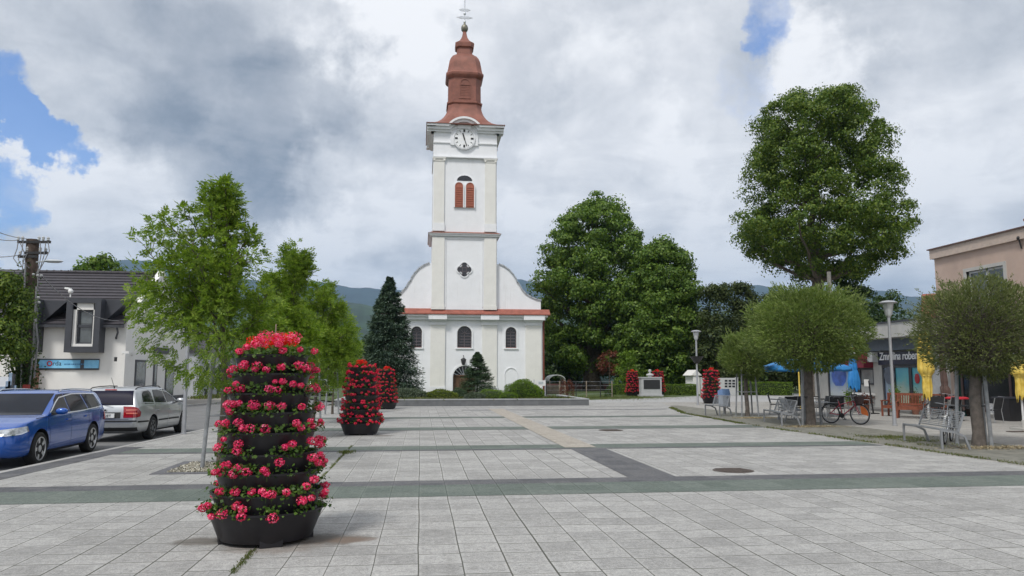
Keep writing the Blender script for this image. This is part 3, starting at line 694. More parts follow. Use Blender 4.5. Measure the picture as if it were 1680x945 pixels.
MB().ball((XS, YS, zc_), r_, 20, sz=1.25).lathe([(.12, -.0), (.09, r_*1.1), (.05, r_*1.5)], 10, (XS, YS, zc_+r_*.6)).build('spire_ball', M_gold, church, world=True)
q = MB(); zt = ZS(-4); q.tube([(XS, YS, zc_+r_), (XS, YS, zt)], .05, 8)
for py, hwid in ((28.8, 13.5), (16.3, 9.8)):
    z = ZS(py); h = Wd_(2*hwid, py)
    for sg in (-1, 1): q.prism([(XS, z-.10), (XS+sg*h*.45, z-.13), (XS+sg*h, z), (XS+sg*h*.45, z+.13), (XS, z+.10)][::sg], YS-.03, YS+.03)
for z in ((ZS(28.8)+ZS(16.3))/2, ZS(36)): q.ball((XS, YS, z), .13, 8)
q.build('double_cross', M_steelw, church, world=True)
# ============================================================ VEGETATION
M_bark = mat('bark', (.10, .082, .065), .95, var=.35, scale=5, bump=.8, bscale=22)
M_barkg = mat('grey_bark', (.115, .098, .085), .95, var=.3, scale=6, bump=.7, bscale=25)
M_stake = mat('weathered_stake', (.22, .23, .24), .8, var=.2, scale=6, bump=.3)
M_stakew = mat('wood_stake', (.26, .21, .16), .85, var=.2, scale=6, bump=.3)
L_linden = leafmat('linden_leaf', [(.058, .112, .020), (.092, .165, .028), (.135, .215, .034), (.18, .255, .045)], .5, .3)
L_linden2 = leafmat('old_linden_leaf', [(.045, .088, .014), (.078, .135, .02), (.125, .185, .026), (.19, .235, .038)], .5, .28)
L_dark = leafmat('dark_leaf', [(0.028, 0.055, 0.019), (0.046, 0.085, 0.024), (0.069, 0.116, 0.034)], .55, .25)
L_thuja = leafmat('thuja_leaf', [(0.032, 0.051, 0.017), (0.052, 0.075, 0.023), (0.080, 0.099, 0.029)], .6, .2)
L_ash = leafmat('ash_leaf', [(.085, .155, .016), (.135, .215, .024), (.19, .275, .032), (.26, .33, .05)], .5, .42)
L_willow = leafmat('willow_leaf', [(0.094, 0.140, 0.034), (0.140, 0.195, 0.055), (0.188, 0.242, 0.070), (0.235, 0.274, 0.110)], .55, .35)
L_willow2 = leafmat('thin_willow_leaf', [(0.086, 0.109, 0.040), (0.133, 0.156, 0.062), (0.187, 0.203, 0.086)], .6, .3)
L_spruce = leafmat('blue_spruce_needle', [(0.033, 0.065, 0.046), (0.058, 0.098, 0.068), (0.098, 0.143, 0.104), (0.130, 0.182, 0.143)], .6, .15)
L_spruce2 = leafmat('green_spruce_needle', [(0.033, 0.065, 0.033), (0.058, 0.104, 0.052), (0.091, 0.137, 0.072)], .6, .15)
L_bright = leafmat('bright_leaf', [(0.084, 0.156, 0.014), (0.132, 0.216, 0.024), (0.180, 0.264, 0.036)], .5, .4)
L_hedge = leafmat('hedge_leaf', [(0.080, 0.144, 0.020), (0.144, 0.225, 0.032), (0.209, 0.305, 0.048)], .55, .3)
L_yel = leafmat('yellow_green_leaf', [(.10, .14, .02), (.20, .24, .03), (.05, .08, .02)], .55, .3)
L_red = leafmat('red_leaf', [(.16, .045, .03), (.10, .03, .025), (.22, .075, .04)], .55, .3)
L_grey = leafmat('grey_green_leaf', [(.09, .12, .085), (.14, .17, .125), (.06, .085, .06)], .6, .25)

def profile_px(Y, prof, off=0.):
    """[(py, x_left, x_right)] -> [(z, xl, xr)] on the plane y=Y, sorted by height"""
    o = []
    for py, a, c in prof:
        A, B = aty(a, py, Y), aty(c, py, Y); o.append((A.z, A.x, B.x))
    return sorted(o)
def interp(pf, z):
    zs = [p[0] for p in pf]
    return np.interp(z, zs, [p[1] for p in pf]), np.interp(z, zs, [p[2] for p in pf])
def clump_points(pf, n, shell=(.55, .93), dscale=1., uni=False):
    z = rng.uniform(pf[0][0], pf[-1][0], n*3); xl, xr = interp(pf, z); wd = (xr-xl)
    keep = rng.random(len(z)) < (wd/wd.max())**(.5 if uni else 1); z, xl, xr = z[keep][:n], xl[keep][:n], xr[keep][:n]
    a = rng.uniform(0, 2*np.pi, len(z)); f = rng.uniform(shell[0]**2, shell[1]**2, len(z))**.5
    cx_ = (xl+xr)/2; h = (xr-xl)/2
    return np.stack([cx_+h*f*np.cos(a), h*f*np.sin(a)*dscale, z], 1), h
def clump_leaves(C, rad, per, size, asp=.62, flat=.6, drop=.3, topbias=.35):
    """leaves spread over the upper shell of flattened clumps"""
    n = len(C); idx = np.repeat(np.arange(n), per); d = rdir(len(idx)); d[:, 2] += topbias; d = unit(d)
    rr = rad[idx]*rng.uniform(.55, 1.05, len(idx))*(1+.25*np.sin(d[:, 0]*7+idx)*np.cos(d[:, 1]*6+idx*2))
    P = C[idx]+d*rr[:, None]*np.array([1, 1, flat])
    Nn = unit(d+rdir(len(idx))*.55); D = unit(np.cross(Nn, rdir(len(idx)))); D[:, 2] -= drop
    L = size*rng.uniform(.6, 1.35, len(idx))
    return P, D, Nn, L, L*asp
def limb(p0, p1, r0, r1, sag=.15, k=5, wob=.08):
    p0, p1 = Vector(p0), Vector(p1); pts = []; d = p1-p0
    for i in range(k+1):
        t = i/k; p = p0+d*t; p.z -= sag*d.length*math.sin(math.pi*t)*.6
        if 0 < i < k: p += Vector(rng.normal(size=3))*wob*d.length*.25
        pts.append(p)
    return pts, [r0+(r1-r0)*i/k for i in range(k+1)]
def broadleaf(name, label, cat, Y, tpx, tpy, prof, n, per, rad, size, lm, tr, group=None, shell=(.5, .93), dscale=1., limbs=30, flat=.6, fork=.3, bark=None, base_z=None, n_in=0, topbias=.35, drop=.3, asp=.62, lean=0., uni=False):
    b0 = gp(tpx, tpy) if Y is None else Vector((aty(tpx, tpy, Y).x, Y, 0))
    if base_z is not None: b0.z = base_z
    Y = b0.y; pf = profile_px(Y, prof)
    root = thing(name, label, cat, b0, 0, group)
    C, h = clump_points(pf, n, shell, dscale, uni); C[:, 1] += Y
    if n_in:
        Ci, _ = clump_points(pf, n_in, (.05, .5), dscale); Ci[:, 1] += Y; C = np.concatenate([C, Ci])
    R_ = rad*rng.uniform(.6, 1.35, len(C))
    P, D, Nn, L, Wd = clump_leaves(C, R_, per, size, asp, flat, drop, topbias)
    quads_mesh('crown', leaf_arrays(P, D, Nn, L, Wd), lm, root, world=True)
    z0, z1 = pf[0][0], pf[-1][0]; tm = MB(); zf = z0+(z1-z0)*.72
    xl, xr = interp(pf, zf); top = Vector(((xl+xr)/2*.7+b0.x*.3+lean, Y, zf)); bz = b0.z-.1
    k = 9; pts = [Vector((b0.x, Y, bz))+(top-Vector((b0.x, Y, bz)))*(i/k)+Vector((rng.normal()*tr*.25, rng.normal()*tr*.25, 0))*(0 < i < k) for i in range(k+1)]
    rs = [tr*(1.35 if i == 0 else 1-.82*i/k) for i in range(k+1)]
    tm.tube(pts, rs, 12); trunk = tm.build('trunk', bark or M_bark, root, 60, world=True)
    lb = MB()
    for i in rng.choice(len(C), min(limbs, len(C)), replace=False):
        c = Vector(C[i]); zt_ = max(z0-(z1-z0)*.02, min(zf, c.z-(Vector((c.x-b0.x, c.y-Y)).length)*.6)); t = (zt_-bz)/(zf-bz); t = min(max(t, fork*.5), .97)
        p0 = Vector((b0.x, Y, bz))+(top-Vector((b0.x, Y, bz)))*t
        r0 = tr*(1-.82*t)*.55; q, r = limb(p0, c, r0, r0*.18); lb.tube(q, r, 6)
    lb.build('limbs', bark or M_bark, root, 60, world=True)
    return root
# the two big lindens in the garden
broadleaf('linden_tree', 'tallest green tree just right of the church, with a thick dark trunk on the lawn', 'tree', 82, 973, 637,
  [(322, 975, 1005), (340, 945, 1025), (370, 915, 1035), (400, 898, 1058), (440, 882, 1062), (480, 876, 1065), (520, 885, 1062), (560, 893, 1062), (590, 905, 1050), (612, 925, 1035)], 430, 170, 1.1, .31, L_linden, .95, limbs=45, n_in=70, shell=(.5, .97))
broadleaf('linden_tree', 'rounder green tree behind the stone monument with foliage reaching down to the ground', 'tree', 76, 1085, 640,
  [(399, 1070, 1095), (415, 1048, 1118), (445, 1035, 1132), (480, 1018, 1142), (520, 1010, 1148), (560, 1012, 1147), (600, 1022, 1142), (628, 1040, 1130)], 360, 170, 1.0, .29, L_linden, .5, limbs=30, n_in=70, shell=(.5, .97))
# the lone giant on the right
broadleaf('old_linden_tree', 'giant lone tree with a bare grey trunk towering above the clipped willows', 'tree', 57, 1346, 640,
  [(147, 1325, 1378), (158, 1285, 1400), (178, 1255, 1425), (205, 1230, 1442), (240, 1217, 1450), (270, 1228, 1448), (290, 1228, 1462), (320, 1222, 1474), (355, 1206, 1482), (385, 1208, 1488), (405, 1222, 1482), (425, 1250, 1462), (440, 1280, 1440), (452, 1310, 1420)], 430, 250, 1.0, .2, L_linden2, .62, limbs=46, fork=.5, n_in=60, shell=(.45, .93), flat=.62, bark=M_bark, uni=True)
MB_ = [(455, 1366, 1420), (470, 1368, 1425), (485, 1376, 1420)]
broadleaf('background_tree', 'dark drooping tree just right of the giant trunk, above the clipped willow', 'tree', 62, 1395, 640, [(430, 1365, 1410), (450, 1365, 1418), (470, 1362, 1428), (500, 1360, 1430), (560, 1360, 1425)], 50, 120, .8, .26, L_dark, .25, limbs=8)
# clipped ball willows
def willow(label, tpx, tpy, prof, n, lm, tr, stakes, group='clipped willow trees in a row', twigs=420, size=.095):
    b0 = gp(tpx, tpy); Y = b0.y; pf = profile_px(Y, prof); root = thing('clipped_willow', label, 'tree', b0, 0, group)
    z0, z1 = pf[0][0], pf[-1][0]
    P = []; N_ = 0
    while N_ < n:
        C, h = clump_points(pf, n, (.25, 1.0)); P.append(C); N_ += len(C)
    C = np.concatenate(P)[:n]; xm = (pf[len(pf)//2][1]+pf[len(pf)//2][2])/2
    zc = z0+(z1-z0)*.35; cen = np.array([xm, 0, zc])
    rel = C-cen; lump = .96+.075*np.sin(C[:, 0]*4.1+1)*np.cos(C[:, 1]*3.7)+.07*np.sin(C[:, 2]*6+C[:, 0]*3); C = cen+rel*lump[:, None]+rng.normal(size=C.shape)*.04
    out_ = unit(C-cen); D = unit(out_+rdir(len(C))*.65+np.array([0, 0, .15])); L = size*rng.uniform(.6, 1.6, len(C))
    C[:, 1] += Y
    ns = n//55; i_ = rng.integers(0, len(C), ns); i_ = i_[np.linalg.norm((C[i_]-np.array([xm, Y, zc]))/np.array([pf[len(pf)//2][2]-xm]*2+[(z1-z0)*.6]), axis=1) > .7]; ns = len(i_)
    sd = unit(unit(C[i_]-np.array([xm, Y, zc]))+rdir(ns)*.45+np.array([0, 0, .25])); sl_ = rng.uniform(.10, .50, (ns, 1)); k_ = 16
    CS = np.concatenate([C[i_]+sd*sl_*(j/k_)-np.array([0, 0, .06])*(j/k_)**2 for j in range(k_)]); DS = unit(np.tile(sd, (k_, 1))+rdir(len(CS))*.8)
    V = np.concatenate([leaf_arrays(C, D, rdir(len(C)), L, L*.27), leaf_arrays(CS, DS, rdir(len(CS)), size*.9, size*.25)])
    quads_mesh('crown', V, lm, root, world=True)
    tz = z0+.12; t = MB().tube([(b0.x, Y, -.05), (b0.x+.02, Y, .3), (b0.x-.02, Y, tz*.6), (xm*.3+b0.x*.7, Y, tz+.15)], [tr*1.25, tr, tr*.95, tr*.9], 12)
    t.build('trunk', M_barkg, root, 60, world=True)
    tw = MB(); fork = Vector((xm*.3+b0.x*.7, Y, tz+.05)); mains = []
    for i in range(11):
        a = 2*math.pi*i/11+rng.uniform(-.2, .2); e = rng.uniform(.25, 1.3); hz = rng.uniform(.45, .75)
        p = Vector((xm+math.cos(a)*math.cos(e)*(pf[len(pf)//2][2]-xm)*hz, Y+math.sin(a)*math.cos(e)*(pf[len(pf)//2][2]-xm)*hz, z0+(z1-z0)*(.15+.5*math.sin(e))))
        q, r = limb(fork, p, tr*.5, .03, -.05); tw.tube(q, r, 6); mains.append(q)
    for i in range(twigs):
        j = rng.integers(0, 11); q = mains[j]; s0 = q[rng.integers(1, len(q))]; e = Vector(C[rng.integers(0, n)])
        if (e-s0).length > 1.6: e = s0+(e-s0)*(1.6/(e-s0).length)
        tw.tube([s0, (s0+e)/2+Vector(rng.normal(size=3))*.05, e], [.012, .008, .004], 3)
    tw.build('limbs', M_barkg, root, 60, world=True)
    for dx, dy in stakes:
        root2 = MB().tube([(b0.x+dx, Y+dy, -.03), (b0.x+dx*.78, Y+dy*.78, 2.05 if tr > .1 else 1.95)], .045 if tr > .1 else .035, 8)
        root2.build('stake', M_stake, root, 60, world=True)
    if stakes:
        q = MB()
        for z in ((.95,) if tr > .12 else (1.0, 1.7)):
            pp = [Vector((b0.x+dx*.9, Y+dy*.9, z)) for dx, dy in stakes]
            for i in range(len(pp)): q.tube([pp[i], pp[(i+1) % len(pp)]], .015, 5)
        q.build('tie', M_black if tr > .1 else M_stake, root, 60, world=True)
    return root
willow('large ball-clipped willow with dark trunk in the middle of the row, red bicycle beside it', 1330, 697, [(474, 1290, 1362), (482, 1262, 1385), (498, 1242, 1405), (520, 1232, 1416), (545, 1228, 1420), (565, 1231, 1416), (580, 1246, 1408), (594, 1280, 1392), (606, 1300, 1362)], 40000, L_willow, .155, [(-.42, -.25), (.5, .2), (.1, .55)], size=.105)
willow('sparse brownish ball willow with thick trunk and grey stakes, nearest on the right', 1606, 731, [(461, 1560, 1640), (470, 1545, 1664), (490, 1528, 1684), (520, 1510, 1700), (545, 1508, 1704), (570, 1520, 1700), (592, 1540, 1690), (608, 1565, 1655), (620, 1590, 1625)], 29000, L_willow2, .14, [(-.34, .3), (.16, -.22), (.30, .15)], size=.078, twigs=900)
willow('small ball willow with thin trunk inside a staked square frame, farthest of the row', 1226, 683, [(543, 1212, 1245), (552, 1196, 1262), (570, 1186, 1262), (590, 1183, 1258), (603, 1192, 1252), (614, 1206, 1246), (622, 1218, 1236)], 16000, L_willow, .085, [(-.36, -.3), (.36, -.3), (.36, .3), (-.36, .3)], size=.10, twigs=150)

# young ash trees along the street, open crowns of compound leaves
def compound(P, A, n_leaf, Ln, size, droop=.5):
    """P bases, A axis dirs -> leaflet quads"""
    out_ = []
    n = len(P); U = unit(np.cross(A, rdir(n))); Nn = unit(np.cross(U, A)); Nn *= np.sign(Nn[:, 2:3]+1e-6)
    Lr = Ln*rng.uniform(.7, 1.2, (n, 1))
    for k in range(n_leaf):
        t = .25+.75*(k//2+1)/((n_leaf+1)//2); sg = 1 if k % 2 else -1
        if k == n_leaf-1: sg = 0
        base = P+A*Lr*t; base[:, 2] -= (droop*Lr[:, 0]*t*t*.55)
        d = unit(A*(.55 if sg else 1)+U*sg*.9+np.array([0, 0, -.25])); s = size*rng.uniform(.75, 1.25, n)
        out_.append(leaf_arrays(base, d, Nn, s, s*.34, .08))
    return np.concatenate(out_)
def ash(label, b0, pf, nl, tr, seed, stakes, lsize=.085, nleaf=9, limbs=20, skew=0.):
    r = random.Random(seed); Y = b0.y; root = thing('young_ash_tree', label, 'tree', b0, 0, 'young ash trees along the street kerb')
    z0, z1 = pf[0][0], pf[-1][0]; xl, xr = interp(pf, z1-.05); tip = Vector(((xl+xr)/2, Y, z1-.12))
    k = 10; pts = [Vector((b0.x, Y, -.05)).lerp(tip, i/k)+Vector((r.gauss(0, .03), r.gauss(0, .03), 0))*(0 < i < k) for i in range(k+1)]
    MB().tube(pts, [tr*1.2 if i == 0 else tr*(1-.88*i/k) for i in range(k+1)], 10).build('trunk', M_bark, root, 60, world=True)
    lb = MB(); tips = []
    def trunk_at(z): t = max(0, min(1, (z+.05)/(tip.z+.05))); return pts[0].lerp(pts[-1], t), tr*(1-.88*t)
    for i in range(limbs):
        zt = z0+(z1-z0)*(.06+.72*((i+.5)/limbs)**.85); p0, rr = trunk_at(zt*.93 if i < limbs*.8 else zt)
        a = i*2.4+r.uniform(-.3, .3); reach = r.uniform(.55, .86); ze = min(z1-.25, zt+r.uniform(.35, .95)+.12*(z1-z0)*(1-i/limbs))
        xl, xr = interp(pf, ze); cx_ = (xl+xr)/2; h = (xr-xl)/2
        e = Vector((cx_+h*reach*math.cos(a), Y+h*reach*math.sin(a), ze))
        q, rs = limb(p0, e, rr*.55, .008, -.06, 6, .1); lb.tube(q, rs, 6)
        for j in range(2, len(q)): 
            tips.append((q[j], (q[j]-q[j-1]).normalized(), 1.))
            for s in range(2 if j < len(q)-1 else 3):
                d = (q[j]-q[j-1]).normalized()+Vector((r.gauss(0, .7), r.gauss(0, .7), r.gauss(.1, .45))); d.normalize(); L = r.uniform(.2, .5)*h*.8
                e2 = q[j]+d*L
                a1, b1 = interp(pf, e2.z)
                if e2.z > z1 or e2.z < z0 or not a1-.05 < e2.x < b1+.05: continue
                lb.tube([q[j], q[j].lerp(e2, .5)+Vector((0, 0, .03)), e2], [rs[j]*.6+.003, .006, .004], 4)
                tips.append((e2, d, 1.3)); tips.append((q[j].lerp(e2, .55), d, .8))
    for j in range(5, k+1): tips.append((pts[j], Vector((0, 0, 1)), 1.2))
    lb.build('limbs', M_bark, root, 60, world=True)
    T = np.array([t[0][:] for t in tips]); A = np.array([t[1][:] for t in tips]); wt = np.array([t[2] for t in tips]); 
    low = 1.+2.4*np.clip(1-(T[:, 2]-z0)/(z1-z0)*1.7, 0, 1); wt = wt*low
    idx = rng.choice(len(T), nl, p=wt/wt.sum()); P = T[idx]+rng.normal(size=(nl, 3))*.06
    extra = int(nl*.62)                                    # fill of the lower crown
    C, h = clump_points([p for p in pf if p[0] < z0+(z1-z0)*.55] or pf, extra, (.2, .95)); C[:, 1] += Y
    C = C[(np.sin(C[:, 0]*5+1)+np.sin(C[:, 1]*4.3)+np.sin(C[:, 2]*6.1+C[:, 0]*2)) > -.5]
    P = np.concatenate([P, C]); Ax = unit(np.concatenate([A[idx], unit(C-np.array([b0.x, Y, z0+.3*(z1-z0)]))])+rdir(len(P))*.9+np.array([0, 0, .1]))
    quads_mesh('crown', compound(P, Ax, nleaf, lsize*3.0, lsize), L_ash, root, world=True)
    for dx, dy in stakes: MB().tube([(b0.x+dx, Y+dy, -.03), (b0.x+dx*.6, Y+dy*.6, 2.1)], .038, 8).build('stake', M_stake, root, 60, world=True)
    q = MB(); pp = [Vector((b0.x+dx*.8, Y+dy*.8, .95)) for dx, dy in stakes]
    for i in range(len(pp)): q.tube([pp[i], pp[(i+1) % len(pp)]], .012, 5)
    q.build('tie', M_stake, root, 60, world=True)
    return root
t1 = gp(362, 767); pf1 = profile_px(t1.y, [(290, 362, 384), (312, 348, 394), (335, 338, 392), (358, 285, 392), (372, 232, 425), (400, 224, 425), (435, 225, 430), (470, 215, 455), (510, 216, 470), (550, 228, 480), (585, 250, 480), (612, 290, 440), (628, 325, 400)])
ash('nearest young ash tree, light green, open at the top, left of the big flower tower', t1, pf1, 4000, .068, 4, [(-.3, -.12), (.28, -.1), (.0, .4)], .064, 11, 26)
t2 = Vector((t1.x-.05, t1.y+6.4, 0)); pf2 = profile_px(t2.y, [(398, 478, 492), (420, 462, 508), (450, 440, 510), (490, 405, 512), (530, 395, 520), (570, 395, 530), (600, 410, 520), (622, 430, 490)])
ash('second young ash tree, its dark green crown rising behind the big flower tower', t2, pf2, 4600, .065, 9, [(-.3, -.12), (.28, -.1), (.0, .4)], .07, 9, 20)
t3 = Vector((t1.x-.1, t1.y+12.9, 0)); pf3 = profile_px(t3.y, [(462, 520, 545), (480, 508, 556), (510, 490, 568), (540, 480, 588), (570, 478, 590), (600, 482, 588), (620, 495, 570), (634, 515, 545)])
ash('third young ash tree with a rounded lower crown, left of the middle flower tower', t3, pf3, 3600, .06, 12, [(-.3, -.12), (.28, -.1), (.0, .4)], .085, 7, 18)
t4 = Vector((t1.x-.15, t1.y+19.4, 0)); pf4 = profile_px(t4.y, [(500, 540, 560), (530, 525, 575), (560, 520, 585), (600, 525, 580), (625, 540, 565)])
ash('farthest young ash tree of the kerb row, mostly behind the others', t4, pf4, 1300, .05, 15, [(-.3, -.12), (.28, -.1)], .10, 7, 12)

# conifers
def spruce(label, b0, H, rb, lm, n, per, nl, cat='tree', name='spruce_tree', z0=.1, group=None, pw=.9):
    root = thing(name, label, cat, b0, 0, group)
    MB().tube([(0, 0, -.1), (0, 0, H*.97)], [H*.018+.02, .012], 8).build('trunk', M_bark, root, 60)
    f = rng.random(n)**1.15; z = z0+(H-z0)*f*.985; rr = rb*(1-f)**pw*rng.uniform(.75, 1.12, n)+.02*H*(1-f); a = rng.uniform(0, 2*np.pi, n)
    tier = np.round(z/(H*.045))*(H*.045); z = z*.8+tier*.2
    t = rng.random((n, per))**.65
    X = rr[:, None]*t; dz = -(.28*X*(1-f)[:, None])+.10*X*t**3; aa = a[:, None]+rng.normal(size=(n, per))*.22/np.maximum(.25, X/np.maximum(rr[:, None], .01))*.6
    wid = .12*rr[:, None]*np.sin(np.pi*np.clip(t, .05, .95))
    P = np.stack([X*np.cos(aa), X*np.sin(aa), z[:, None]+dz+rng.normal(size=(n, per))*.02*H*(1-f)[:, None]], 2).reshape(-1, 3)
    D = np.stack([np.cos(aa), np.sin(aa), -.12+.0*aa], 2).reshape(-1, 3)+rdir(n*per)*.6; L = nl*rng.uniform(.6, 1.4, n*per)
    quads_mesh('crown', leaf_arrays(P, D, rdir(n*per)*.5+np.array([0, 0, 1.]), L, L*.3), lm, root)
    # sparse leader
    return root
sp = aty(636, 645, 53); sp.z = 0
spruce('tall blue-green spruce standing at the left front corner of the church', sp, aty(630, 453, 53).z, 2.6, L_spruce, 700, 90, .20, pw=.78)
s2 = aty(783, 645, 48.5); s2.z = .3
spruce('small dense conical spruce in the raised bed in front of the church door', s2, aty(783, 577, 48.5).z-.3, 1.5, L_spruce2, 520, 60, .10, z0=.02, pw=.8)
# shrubs in the raised bed
def shrub(name, label, cat, c, rx, ry, rz, n, lm, size, group=None, asp=.5, core=True, up=0.):
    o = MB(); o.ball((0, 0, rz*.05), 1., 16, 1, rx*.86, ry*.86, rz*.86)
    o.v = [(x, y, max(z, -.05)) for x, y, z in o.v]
    d = rdir(n); d[:, 2] = np.abs(d[:, 2]); sc = (1+.10*np.sin(d[:, 0]*6+c[0])*np.cos(d[:, 1]*5)+.07*np.sin(d[:, 2]*9+d[:, 0]*4))*rng.uniform(.86, 1.05, n)
    P = d*np.array([rx, ry, rz])*sc[:, None]; D = unit(d+rdir(n)*.8+np.array([0, 0, up])); L = size*rng.uniform(.6, 1.4, n)
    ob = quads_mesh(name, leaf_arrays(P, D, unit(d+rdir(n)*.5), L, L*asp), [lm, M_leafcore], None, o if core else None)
    ob.location = c; tag(ob, label, cat, group); return ob
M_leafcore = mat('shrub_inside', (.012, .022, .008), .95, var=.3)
def at_bed(px, py, y, z=.36): p = aty(px, py, y); p.z = z; return p
shrub('round_bush', 'bright green rounded bush at the right end of the raised bed', 'bush', at_bed(857, 640, 45.5), 1.05, 1.0, 1.0, 9000, L_bright, .06)
shrub('bush', 'looser yellow-green bush against the right side of the round bush', 'bush', at_bed(879, 645, 45.8), .5, .5, .62, 2200, L_hedge, .07)
shrub('low_bush', 'low yellow-speckled bush left of the church door', 'bush', at_bed(722, 650, 46), 1.0, .7, .42, 3600, L_yel, .07)
shrub('low_bush', 'low grey-green cushion at the foot of the small spruce', 'bush', at_bed(778, 650, 44.2), .62, .5, .33, 2200, L_grey, .05)
shrub('low_bush', 'wide soft green mound between the small spruce and the round bush', 'bush', at_bed(808, 648, 45), 1.1, .7, .45, 4200, L_hedge, .05)
shrub('low_bush', 'dark flat juniper beneath the tall spruce', 'bush', at_bed(668, 650, 46), 1.25, .8, .5, 4200, L_grey, .08)
shrub('low_bush', 'small dark green bush just left of the church door', 'bush', at_bed(752, 648, 47), .5, .5, .5, 1800, L_spruce2, .06)
shrub('low_bush', 'green mound right behind the noticeboard end of the bed', 'bush', at_bed(835, 650, 44), .55, .4, .32, 1800, L_bright, .05)
# hedges
def hedge(label, p0, p1, h, dpt, n, lm=None):
    p0, p1 = Vector(p0), Vector(p1); c = (p0+p1)/2; L = (p1-p0).length; a = math.atan2(p1.y-p0.y, p1.x-p0.x)
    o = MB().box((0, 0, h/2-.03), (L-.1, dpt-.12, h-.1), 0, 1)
    P = (rng.random((n, 3))-.5)*np.array([L, dpt, h]); fc = rng.choice(3, n, p=[.03, .52, .45]); s = np.sign(rng.random(n)-.5)
    for k, e in enumerate((L, dpt, h)):
        i = fc == k; P[i, k] = (s[i] if k < 2 else 1)*e/2*rng.uniform(.93, 1.03, i.sum())
    P[:, 2] += h/2+.02*np.sin(P[:, 0]*3)
    nn = np.zeros((n, 3)); nn[np.arange(n), fc] = np.where(fc < 2, s, 1)
    D = unit(nn+rdir(n)); LL = .08*rng.uniform(.6, 1.4, n)
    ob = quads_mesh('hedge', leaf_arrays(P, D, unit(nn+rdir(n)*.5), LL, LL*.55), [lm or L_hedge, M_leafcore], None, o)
    ob.location = c; ob.rotation_euler = (0, 0, a); return tag(ob, label, 'hedge')
def gy(px, y): p = aty(px, 640, y); p.z = 0; return p
hedge('clipped green hedge left of the stone monument', gy(1001, 65.5), gy(1045, 64.6), .85, .9, 5000)
hedge('long clipped green hedge between the stone monument and the lamp post', gy(1088, 64), gy(1143, 62.8), .85, .9, 6000)
hedge('dark clipped hedge at the back of the square, right of the pale gate', gy(1212, 62.5), gy(1300, 60.5), 1.05, .9, 8000)
# thujas and background trees
L_t = L_thuja
def bg(label, Y, prof, n, per, rad, size, lm, name='background_tree', cat='tree', tr=.3, flat=.9, group=None, limbs=8, shell=(.4, .96), n_in=10):
    px = (prof[-1][1]+prof[-1][2])/2; return broadleaf(name, label, cat, Y, px, 640, prof, n, per, rad, size, lm, tr, group, limbs=limbs, flat=flat, shell=shell, n_in=n_in)
G1 = 'dark evergreens behind the square'
bg('broad dark evergreen directly behind the lamp post and flower tower', 72, [(466, 1165, 1185), (480, 1150, 1200), (510, 1142, 1208), (560, 1138, 1212), (600, 1138, 1214), (640, 1140, 1214)], 120, 120, .8, .26, L_t, 'thuja_tree', group=G1)
bg('middle dark evergreen with a pointed top right of the broad one', 74, [(470, 1208, 1222), (486, 1198, 1236), (520, 1192, 1244), (580, 1190, 1250), (640, 1190, 1250)], 90, 120, .75, .26, L_t, 'thuja_tree', group=G1)
bg('dark evergreen partly hidden by the big ball willow, top showing left of the giant trunk', 76, [(473, 1240, 1262), (490, 1228, 1285), (520, 1222, 1298), (600, 1220, 1310), (640, 1222, 1310)], 110, 120, .8, .26, L_t, 'thuja_tree', group=G1)
bg('dark evergreen behind the giant trunk', 78, [(482, 1300, 1330), (500, 1285, 1350), (560, 1280, 1370), (640, 1280, 1370)], 90, 110, .8, .28, L_t, 'thuja_tree', group=G1)
bg('dark bushy tree behind the low shop roof, left of the red roof', 72, [(488, 1440, 1465), (500, 1425, 1480), (520, 1415, 1492), (560, 1410, 1500), (640, 1410, 1500)], 90, 110, .8, .27, L_dark)
bg('dark tree behind the low shop roof beside the giant tree', 80, [(500, 1395, 1425), (525, 1380, 1440), (640, 1375, 1445)], 60, 110, .8, .28, L_dark)
spruce('dark spruce with flat wide branches, its top showing right of the giant trunk', Vector((gy(1411, 88).x, 88, 0)), aty(1411, 455, 88).z, 2.9, L_spruce2, 260, 60, .3)
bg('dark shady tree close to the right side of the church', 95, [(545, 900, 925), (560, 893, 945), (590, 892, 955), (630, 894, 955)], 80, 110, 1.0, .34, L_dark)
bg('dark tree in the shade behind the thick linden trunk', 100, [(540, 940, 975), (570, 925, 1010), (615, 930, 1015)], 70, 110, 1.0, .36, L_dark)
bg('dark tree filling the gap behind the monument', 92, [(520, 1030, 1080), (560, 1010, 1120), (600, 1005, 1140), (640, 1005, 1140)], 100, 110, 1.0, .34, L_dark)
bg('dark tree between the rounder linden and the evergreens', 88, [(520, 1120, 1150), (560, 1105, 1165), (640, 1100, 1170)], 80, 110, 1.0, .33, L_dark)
bg('small red-leaved tree on the lawn beside the thick linden trunk', 72, [(572, 995, 1008), (583, 986, 1016), (600, 983, 1018), (612, 986, 1012)], 26, 60, .38, .16, L_red, 'red_leaved_tree', tr=.06, n_in=0)
bg('young light green tree on the lawn left of the stone monument', 68, [(570, 1026, 1034), (585, 1016, 1042), (605, 1010, 1050), (628, 1010, 1050)], 40, 60, .34, .15, L_bright, 'young_tree', tr=.05, n_in=0)
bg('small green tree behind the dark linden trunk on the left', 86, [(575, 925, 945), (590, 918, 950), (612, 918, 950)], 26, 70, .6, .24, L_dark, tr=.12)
bg('round green treetop showing above the dark roof of the white house', 62, [(425, 152, 176), (432, 135, 190), (442, 128, 194), (455, 126, 194), (500, 130, 194)], 46, 110, .75, .3, L_linden)
bg('dark green tree beside the utility pole at the left edge', 31, [(448, -20, 15), (460, -40, 32), (490, -60, 42), (530, -60, 44), (570, -60, 46), (592, -40, 36)], 70, 130, .42, .13, L_linden2, tr=.16)
